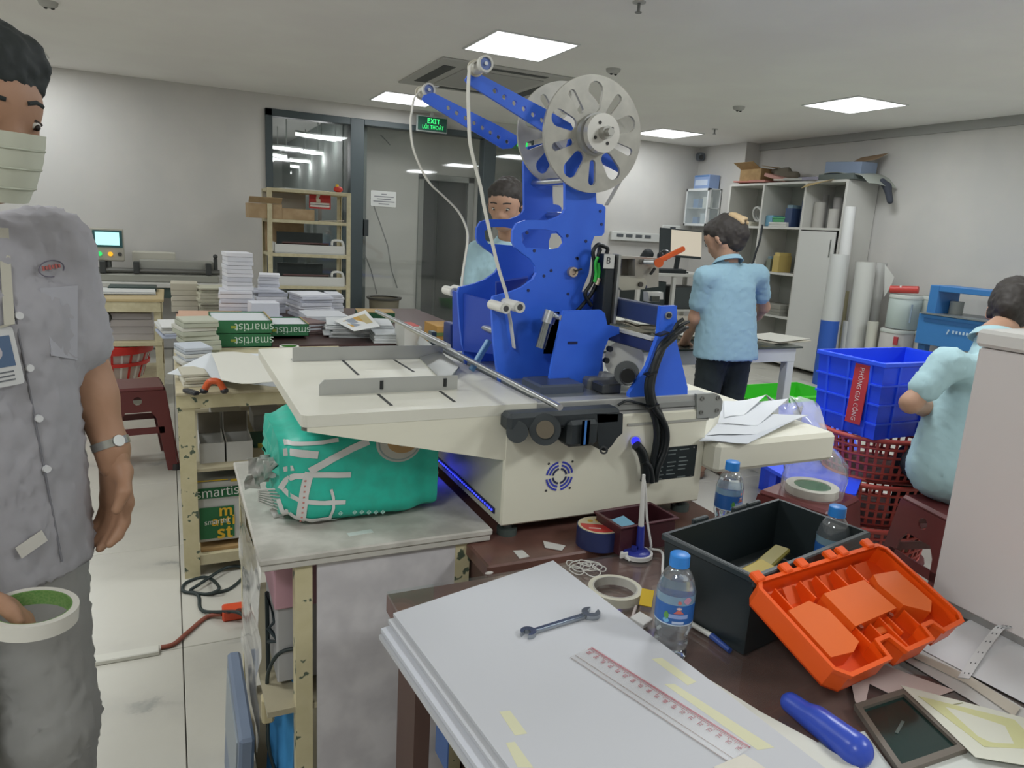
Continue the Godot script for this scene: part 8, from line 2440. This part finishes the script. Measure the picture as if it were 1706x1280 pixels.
# a clothed figure from joints j given in the frame t (x to its left, y up, z forward)
func person(label: String, t: Transform3D, j: Dictionary, look: Dictionary) -> Node3D:
	var o = thing("person", v3(t.origin.x, 0, t.origin.z), label, "person")
	var g: float = look.girth
	var cell: float = look.cell
	var J = {}
	for k in j:
		J[k] = t * (j[k] as Vector3)
	var lx = t.basis.x
	var ht: Transform3D = t * look.head
	var skin_m = flat(look.skin, 0.55)
	var b = Mb.new()
	var face = head_caps(ht, J.neck)
	b.skin(face, look.fine, 0.006)
	var core = [[J.pelvis, J.chest, 0.07 * g, 0.07 * g], [J.chest, J.neck, 0.06 * g, 0.05]]
	for s in ["l", "r"]:
		core.append([J["hip_" + s], J["knee_" + s], 0.06 * g, 0.045])
		core.append([J["knee_" + s], J["ankle_" + s], 0.04, 0.035])
		core.append([J["ankle_" + s], J["ankle_" + s] + t.basis.z * 0.1 - v3(0, 0.03, 0), 0.035, 0.03])
	b.skin(core, 0.018, 0.015)
	for s in ["l", "r"]:
		var arm = [[J["sh_" + s], J["el_" + s], 0.044 * g, 0.037 * g], [J["el_" + s], J["el_" + s].lerp(J["wr_" + s], 0.3), 0.037 * g, 0.036 * g], [J["el_" + s].lerp(J["wr_" + s], 0.3), J["wr_" + s], 0.036 * g, 0.025], [J["wr_" + s], J["wr_" + s] + (look["hand_" + s][0] as Vector3) * 0.03, 0.024, 0.024]]
		b.skin(arm, 0.008, 0.008)
		var h: Array = look["hand_" + s]
		b.skin(hand_caps(J["wr_" + s] + (h[0] as Vector3) * 0.01, h[0], h[1], h[2], h[3]), 0.0042, 0.004)
	part(b, "body", skin_m, o)
	# shirt
	var hem: Vector3 = J.hem
	var sh = [[J.chest + v3(0, 0.03, 0), J.neck - v3(0, 0.02, 0), 0.09 * g, 0.058], [hem, J.chest, look.hem_r + 0.012, 0.1 * g]]
	for s in [1.0, -1.0]:
		sh.append([hem + lx * s * 0.075 * g, J.chest + lx * s * 0.08 * g, look.hem_r, 0.098 * g])
	for s in ["l", "r"]:
		sh.append([J.chest.lerp(J["sh_" + s], 0.4) + v3(0, 0.05, 0), J["sh_" + s], 0.07 * g, 0.056 * g])
		sh.append([J["sh_" + s], J["sh_" + s].lerp(J["el_" + s], look.sleeve), 0.058 * g, 0.058 * g])
	var wr = FastNoiseLite.new()
	wr.seed = 2
	wr.frequency = 5.0
	wr.domain_warp_enabled = true
	o.set_meta("shirt_caps", sh)
	part(Mb.new().skin(sh, cell, 0.014, wr, 0.008, hem.y - 0.02 if look.cut else -1e9), "shirt", flat(look.shirt, 0.85), o)
	# collar
	var col = []
	var nk: Vector3 = J.neck
	for i in 25:
		var a = TAU * i / 24.0
		col.append(nk + (lx * cos(a) * 0.066 + t.basis.z * sin(a) * 0.068) + v3(0, 0.02 - 0.025 * sin(a), 0))
	var low = []
	for p: Vector3 in col:
		low.append(p + (p - nk) * 0.32 - v3(0, 0.035, 0))
	part(Mb.new().sheet([col, low], 0.002), "collar", flat(look.shirt, 0.85), o)
	# trousers or skirt
	var tr = [[J.pelvis + lx * 0.05, J.pelvis - lx * 0.05, 0.1 * g, 0.1 * g]]
	for s in ["l", "r"]:
		tr.append([J["hip_" + s] + v3(0, 0.04, 0), J["knee_" + s], 0.098 * g, 0.074 * g])
		tr.append([J["knee_" + s], J["ankle_" + s] + v3(0, 0.05, 0), 0.074 * g, 0.062 * g])
	part(Mb.new().skin(tr, cell, 0.014, wr, 0.008), "trousers", flat(look.trousers, 0.9), o)
	for s in ["l", "r"]:
		var an: Vector3 = J["ankle_" + s]
		part(Mb.new().skin([[v3(an.x, 0.035, an.z), v3(an.x, 0.03, an.z) + t.basis.z * 0.14, 0.038, 0.033]], 0.01, 0.01, null, 0.0, 0.004, 9.0), "shoe", flat(look.shoe, 0.6), o)
	# hair, eyes and brows
	var hc = []
	for c in look.hair:
		hc.append([ht * v3(c[0], c[1], c[2]), ht * v3(c[3], c[4], c[5]), c[6], c[7]])
	var hn = FastNoiseLite.new()
	hn.frequency = 40.0
	part(Mb.new().skin(hc, look.fine * 1.2, 0.006, hn, 0.006), "hair", flat(look.hair_color, 0.7), o)
	for s in [1.0, -1.0]:
		var fz = -ht.basis.z.normalized()
		var e: Vector3 = meet(face, 0.006, ht * v3(s * 0.033, 0.003, 0.13), fz) + fz * 0.008
		var ey = part(Mb.new().ball(e, v3(0.014, 0.0085, 0.0125), 12), "eye", flat("c9c4ba", 0.3), o)
		part(Mb.new().ball(e - fz * 0.0105 + ht.basis * v3(look.gaze, -0.002, 0), v3(0.0052, 0.0052, 0.004), 10), "iris", flat("1f1815", 0.2), ey)
		part(Mb.new().tube([meet(face, 0.006, ht * v3(s * 0.015, 0.031, 0.13), fz), meet(face, 0.006, ht * v3(s * 0.033, 0.034, 0.13), fz), meet(face, 0.006, ht * v3(s * 0.052, 0.03, 0.13), fz)], 0.0034, 6), "eyebrow", flat(look.hair_color, 0.8), o)
		part(Mb.new().tube([e - fz * 0.009 + ht.basis * v3(-s * 0.013, 0.002, -0.003), e - fz * 0.0105 + ht.basis * v3(0, 0.007, 0), e - fz * 0.008 + ht.basis * v3(s * 0.014, 0.002, -0.003)], 0.0025, 6), "eyelid", flat("3a2d27", 0.8), o)
	return o


func people() -> void:
	var standing = {"pelvis": v3(0, 0.86, 0), "hem": v3(0, 0.84, 0), "chest": v3(0, 1.17, 0.01), "neck": v3(0, 1.345, 0.0), "sh_l": v3(0.165, 1.275, 0), "sh_r": v3(-0.165, 1.275, 0), "hip_l": v3(0.085, 0.82, 0), "hip_r": v3(-0.085, 0.82, 0), "knee_l": v3(0.095, 0.45, 0.02), "knee_r": v3(-0.095, 0.45, 0.02), "ankle_l": v3(0.1, 0.08, 0), "ankle_r": v3(-0.1, 0.08, 0)}
	var short_hair = [[0, 0.06, -0.03, 0, 0.065, 0.03, 0.082, 0.07], [0, 0.02, -0.055, 0, -0.03, -0.06, 0.07, 0.055], [0.045, 0.05, -0.02, 0.062, 0.01, -0.01, 0.045, 0.026], [-0.045, 0.05, -0.02, -0.062, 0.01, -0.01, 0.045, 0.026], [-0.045, 0.085, 0.05, 0.045, 0.085, 0.055, 0.03, 0.03], [0.02, 0.11, 0.03, 0.05, 0.1, 0.055, 0.02, 0.012], [-0.03, 0.115, 0.02, -0.01, 0.112, 0.065, 0.02, 0.012], [0.05, 0.065, 0.06, 0.058, 0.052, 0.068, 0.02, 0.01]]
	# --- the masked man at the left
	var mt = Transform3D(Basis(Vector3.UP, deg_to_rad(33.0)), v3(-0.32, 0, -1.34))
	var inv = mt.affine_inverse()
	var mj = standing.duplicate()
	mj.hem = v3(0, 0.775, 0)
	mj.sh_l = inv * v3(-0.179, 1.29, -1.42)
	mj.el_l = inv * v3(-0.142, 1.069, -1.44)
	mj.wr_l = inv * v3(-0.105, 0.943, -1.4)
	mj.el_r = inv * v3(-0.38, 1.049, -1.2)
	mj.wr_r = inv * v3(-0.332, 0.888, -1.13)
	var hd = Transform3D(Basis(Vector3.UP, deg_to_rad(12.0)) * Basis(Vector3.RIGHT, deg_to_rad(8.0)), v3(0.03, 1.475, 0.075))
	var dl: Vector3 = (v3(-0.103, 0.828, -1.4) - v3(-0.105, 0.943, -1.4)).normalized()
	var drr: Vector3 = (v3(-0.229, 0.826, -1.11) - v3(-0.332, 0.888, -1.13)).normalized()
	var n_l = v3(-0.75, 0.05, 0.6).normalized()
	n_l = (n_l - dl * n_l.dot(dl)).normalized()
	var n_r = v3(0.1, -0.8, 0.4)
	n_r = (n_r - drr * n_r.dot(drr)).normalized()
	var man = person("man in grey work shirt and white face mask holding a tape roll", mt, mj, {"girth": 1.0, "cell": 0.012, "fine": 0.005, "head": hd, "skin": "a67e63", "shirt": "a19fa3", "trousers": "979693", "shoe": "2a2a2c", "hair": short_hair, "hair_color": "1f2524", "gaze": 0.003, "sleeve": 0.72, "hem_r": 0.118, "cut": true,
		"hand_l": [dl, n_l, -dl.cross(n_l), 0.45], "hand_r": [drr, n_r, drr.cross(n_r), 0.2]})
	var ht = mt * hd
	# face mask: a shell over nose and chin
	var mk = []
	var fcaps = head_caps(ht, mt * (mj.neck as Vector3))
	for i in 9:
		var row = []
		for q in 17:
			var a = deg_to_rad(-88.0 + 176.0 * q / 16.0)
			var y = -0.022 - 0.082 * i / 8.0
			var u = v3(sin(a), 0, cos(a))
			var hit = ht.affine_inverse() * meet(fcaps, 0.006, ht * (u * 0.2 + v3(0, y, 0)), -(ht.basis * u))
			var r = maxf(v2(hit.x, hit.z).length() + 0.004, 0.075 + 0.047 * pow(maxf(cos(a), 0.0), 3.0) - 0.022 * pow(i / 8.0, 2.0))
			row.append(ht * (u * r + v3(0, y + 0.014 * cos(a) * (1.0 - i / 8.0) - 0.003 * sin(i * 2.4), 0)))
		mk.append(row)
	part(Mb.new().sheet(mk, 0.001), "face_mask", flat("c3c5b4", 0.85), man)
	for i in [2, 4, 6]:
		var pl = []
		for p: Vector3 in mk[i]:
			pl.append(p + (p - ht.origin).normalized() * 0.0012)
		part(Mb.new().tube(pl, 0.0016, 5), "mask_pleat", flat("b4b7a6", 0.85), man)
	# things on the shirt
	var caps: Array = man.get_meta("shirt_caps")
	var eye = v3(0, 1.36, 0)
	var pts = {}
	for q in [["b0", v3(-0.163, 1.231, -1)], ["b1", v3(-0.157, 1.169, -1)], ["b2", v3(-0.152, 1.107, -1)], ["b3", v3(-0.148, 1.043, -1)], ["logo", v3(-0.127, 1.286, -1)], ["p0", v3(-0.14, 1.263, -1)], ["p1", v3(-0.102, 1.267, -1)], ["p2", v3(-0.108, 1.177, -1)], ["p3", v3(-0.133, 1.183, -1)], ["badge", v3(-0.18, 1.184, -1)], ["tag", v3(-0.171, 0.948, -1)], ["l0", v3(-0.171, 1.33, -1)], ["l1", v3(-0.174, 1.221, -1)]]:
		var s: Vector3 = q[1]
		pts[q[0]] = meet(caps, 0.014, s, (s - eye).normalized())
	var back = mt.basis.z
	var btn = flat("d3d3d3", 0.3)
	for k in ["b0", "b1", "b2", "b3"]:
		part(Mb.new().cyl(pts[k] + back * 0.002, pts[k] + back * 0.008, 0.006, 0.0055, 14), "button", btn, man)
	var pk = flat("a9a8ae", 0.85)
	var up = back * 0.0035
	part(Mb.new().sheet([[pts.p0 + up, pts.p1 + up], [pts.p3 + up, pts.p2 + up]], 0.0015), "pocket", pk, man)
	var fx = Transform3D(Basis((pts.p1 - pts.p0).normalized(), (pts.p0 - pts.p3).normalized(), back).orthonormalized(), pts.logo + back * 0.005)
	var ov = []
	for i in 22:
		var a = -0.5 + TAU * i / 25.0
		ov.append(fx * v3(cos(a) * 0.022, sin(a) * 0.0125 + 0.1 * cos(a) * 0.022, 0))
	part(Mb.new().tube(ov, 0.0009, 5), "emblem_ring", flat("66616f", 0.8), man)
	for k in 6:
		part(Mb.new().at(fx).box(v3(-0.014 + 0.0056 * k, 0.001 + 0.0006 * k, 0), v3(0.0036, 0.0075 - 0.002 * (k % 2), 0.001)), "emblem_mark", flat("a85a55", 0.8), man)
	var tx = Transform3D(fx.basis.rotated(back, 0.25), pts.tag + back * 0.007)
	part(Mb.new().at(tx).box(v3(), v3(0.046, 0.02, 0.001)), "paper_tag", flat("c3bfb6", 0.7), man)
	var plk = []
	for k in 9:
		var s: Vector3 = v3(-0.169, 1.269, -1).lerp(v3(-0.139, 0.919, -1), k / 8.0)
		plk.append(meet(caps, 0.014, s, (s - eye).normalized()) + back * 0.002)
	part(Mb.new().tube(plk, 0.0016, 5), "placket_seam", flat("77767b", 0.9), man)
	var bg = thing("id_badge", pts.badge, "white photo identity badge hanging on a cream lanyard at the masked man's chest", "badge")
	var bx = Transform3D(fx.basis, pts.badge + back * 0.012)
	part(Mb.new().at(bx).prism(rrect(v2(-0.012, 0), 0.056, 0.085, 0.005), 0, 0.002), "card", flat("c4c4c2", 0.4), bg)
	part(Mb.new().at(bx).box(v3(-0.014, 0.008, 0.0022), v3(0.044, 0.045, 0.0006)), "photo", flat("48607f", 0.4), bg)
	part(Mb.new().at(bx).prism(ngon(v2(-0.02, 0.008), 0.012, 14), 0.0026, 0.003), "portrait_shape", flat("b5aeb4", 0.5), bg)
	for k in 3:
		part(Mb.new().at(bx).box(v3(-0.014, -0.022 - 0.006 * k, 0.0022), v3(0.034, 0.0022, 0.0006)), "print_line", flat("5f6266", 0.5), bg)
	part(Mb.new().strip([pts.l0 + back * 0.006, pts.l1 + back * 0.008, bx * v3(-0.012, 0.042, 0)], mt.basis.x, 0.014, 0.0008), "lanyard", flat("b7b3a4", 0.7), bg)
	# watch on the left wrist
	var w0: Vector3 = mt * (mj.wr_l as Vector3)
	var wd = (w0 - mt * (mj.el_l as Vector3)).normalized()
	var wt = thing("wrist_watch", w0, "silver metal bracelet watch on the masked man's left wrist", "watch")
	part(Mb.new().ring(w0 - wd * 0.016, w0 - wd * 0.002, 0.0315, 0.0275, 26), "bracelet", flat("b5b5ae", 0.25, 0.8), wt)
	part(Mb.new().cyl(w0 - wd * 0.009 + v3(0.012, 0.01, 0.02).normalized() * 0.027, w0 - wd * 0.009 + v3(0.012, 0.01, 0.02).normalized() * 0.033, 0.011, 0.01, 20), "case", flat("8f908c", 0.3, 0.6), wt)
	# tape roll in his right hand
	var rc = v3(-0.192, 0.802, -1.1)
	var ra = v3(0.1, 0.95, 0.02).normalized()
	var rl = thing("held_tape_roll", rc, "white paper tape roll with a green lining held in the masked man's right hand", "tape roll", "tape rolls")
	part(Mb.new().ring(rc - ra * 0.011, rc + ra * 0.011, 0.056, 0.0475, 44), "tape", flat("d3d0c6", 0.6), rl)
	part(Mb.new().ring(rc - ra * 0.0105, rc + ra * 0.0105, 0.0475, 0.0455, 44), "lining", grain("5d8a46", "7a9a5c", 0.05, v3(8, 8, 8), 0.5, 2, 31), rl)
	# --- women in light blue shirts
	var long_hair = [[0, 0.05, -0.03, 0, 0.055, 0.02, 0.085, 0.075], [0, 0.0, -0.055, 0, -0.05, -0.06, 0.075, 0.055], [0.05, 0.03, -0.01, 0.066, -0.02, -0.015, 0.045, 0.026], [-0.05, 0.03, -0.01, -0.066, -0.02, -0.015, 0.045, 0.026], [0, 0.03, -0.1, 0, -0.02, -0.11, 0.05, 0.045], [-0.05, 0.075, 0.045, 0.05, 0.075, 0.045, 0.026, 0.026]]
	var look = {"girth": 0.93, "cell": 0.014, "fine": 0.006, "skin": "b08a72", "shirt": "90b2c1", "trousers": "20292b", "shoe": "8a6a58", "hair": long_hair, "hair_color": "35302c", "gaze": 0.0, "sleeve": 0.62, "hem_r": 0.125, "cut": true}
	var lt = Transform3D(Basis(Vector3.UP, deg_to_rad(176.0)).scaled(v3(0.95, 0.93, 0.95)), v3(2.84, 0, -3.16))
	inv = lt.affine_inverse()
	var j1 = standing.duplicate()
	j1.el_l = inv * v3(2.646, 0.934, -3.22)
	j1.wr_l = inv * v3(2.822, 0.757, -3.5)
	j1.el_r = inv * v3(3.139, 0.997, -3.22)
	j1.wr_r = inv * v3(3.359, 0.813, -3.6)
	j1.neck = inv * v3(2.787, 1.253, -3.17)
	j1.chest = v3(0.03, 1.18, 0.01)
	j1.sh_l = inv * v3(2.636, 1.165, -3.16)
	j1.sh_r = inv * v3(3.005, 1.187, -3.16)
	j1.hem = v3(0, 0.785, 0)
	var l1 = look.duplicate()
	l1.head = Transform3D(Basis(Vector3.UP, deg_to_rad(25.0)) * Basis(Vector3.RIGHT, deg_to_rad(28.0)), inv * v3(2.769, 1.375, -3.2))
	l1.hand_l = [v3(0.3, -0.45, -0.8).normalized(), v3(0.2, -0.8, 0.5).normalized(), v3(0.9, 0.2, 0.2).normalized(), 0.4]
	l1.hand_r = [v3(-0.3, -0.45, -0.8).normalized(), v3(-0.2, -0.8, 0.5).normalized(), v3(-0.9, 0.2, 0.2).normalized(), 0.4]
	var w1 = person("woman in light blue polo shirt working at the glass table, seen from behind", lt, j1, l1)
	var h1: Transform3D = lt * (l1.head as Transform3D)
	var cm = flat("c3a982", 0.4)
	for s in [-1.0, 1.0]:
		part(Mb.new().skin([[h1 * v3(s * 0.018, 0.1, -0.1), h1 * v3(s * 0.026, 0.03, -0.15), 0.016, 0.011], [h1 * v3(s * 0.018, 0.1, -0.1), h1 * v3(s * 0.01, 0.05, -0.16), 0.016, 0.01]], 0.005, 0.004), "hair_claw", cm, w1)
	# woman behind the machine
	var t2 = Transform3D(Basis(Vector3.UP, deg_to_rad(-28.0)).scaled(v3(0.95, 0.97, 0.95)), v3(1.53, 0, -3.32))
	inv = t2.affine_inverse()
	var j2 = standing.duplicate()
	j2.el_l = v3(0.21, 1.02, 0.06)
	j2.wr_l = v3(0.12, 0.95, 0.26)
	j2.el_r = v3(-0.21, 1.02, 0.06)
	j2.wr_r = v3(-0.1, 0.95, 0.27)
	var l2 = look.duplicate()
	l2.shirt = "a3c3cd"
	l2.head = Transform3D(Basis(Vector3.UP, deg_to_rad(-12.0)) * Basis(Vector3.RIGHT, deg_to_rad(14.0)), inv * v3(1.471, 1.47, -3.26))
	l2.hand_l = [t2.basis * v3(-0.4, -0.2, 0.9).normalized(), v3(0, -1, 0), t2.basis * v3(-0.8, 0, -0.4).normalized(), 0.5]
	l2.hand_r = [t2.basis * v3(0.4, -0.2, 0.9).normalized(), v3(0, -1, 0), t2.basis * v3(0.8, 0, -0.4).normalized(), 0.5]
	person("dark haired woman looking down behind the blue machine, only head and collar showing", t2, j2, l2)
	# seated woman at the right
	var t3 = Transform3D(Basis(Vector3.UP, deg_to_rad(128.0)).scaled(v3(0.95, 0.95, 0.95)), v3(2.66, 0, -1.62))
	inv = t3.affine_inverse()
	var j3 = {"pelvis": v3(0, 0.56, 0.0), "hem": v3(0.0, 0.6, 0.0), "chest": inv * v3(2.742, 0.833, -1.66), "neck": inv * v3(2.792, 1.069, -1.68), "sh_l": inv * v3(2.523, 0.975, -1.66), "sh_r": v3(-0.24, 1.02, 0.06), "hip_l": v3(0.09, 0.54, 0.03), "hip_r": v3(-0.09, 0.54, 0.03), "knee_l": v3(0.14, 0.5, 0.42), "knee_r": v3(-0.14, 0.5, 0.42), "ankle_l": v3(0.14, 0.08, 0.4), "ankle_r": v3(-0.14, 0.08, 0.4)}
	j3.el_l = inv * v3(2.419, 0.824, -1.7)
	j3.wr_l = inv * v3(3.007, 0.692, -1.92)
	j3.el_r = v3(-0.27, 0.82, 0.2)
	j3.wr_r = v3(-0.14, 0.8, 0.4)
	var l3 = look.duplicate()
	l3.shirt = "a9c8cd"
	l3.cut = false
	l3.hem_r = 0.12
	l3.head = Transform3D(Basis(Vector3.UP, deg_to_rad(-15.0)) * Basis(Vector3.RIGHT, deg_to_rad(24.0)), inv * v3(2.959, 1.155, -1.72))
	l3.hand_l = [v3(0.75, 0.0, -0.6).normalized(), v3(0.3, -0.6, -0.7).normalized(), v3(0, 1, 0), 0.5]
	l3.hand_r = [t3.basis * v3(0.5, 0, 0.85).normalized(), v3(0, -1, 0), t3.basis * v3(0.8, 0, -0.4).normalized(), 0.5]
	person("woman in pale blue shirt seated on a stool beside the white cabinet", t3, j3, l3)
	for n in get_children():
		n.remove_meta("shirt_caps")
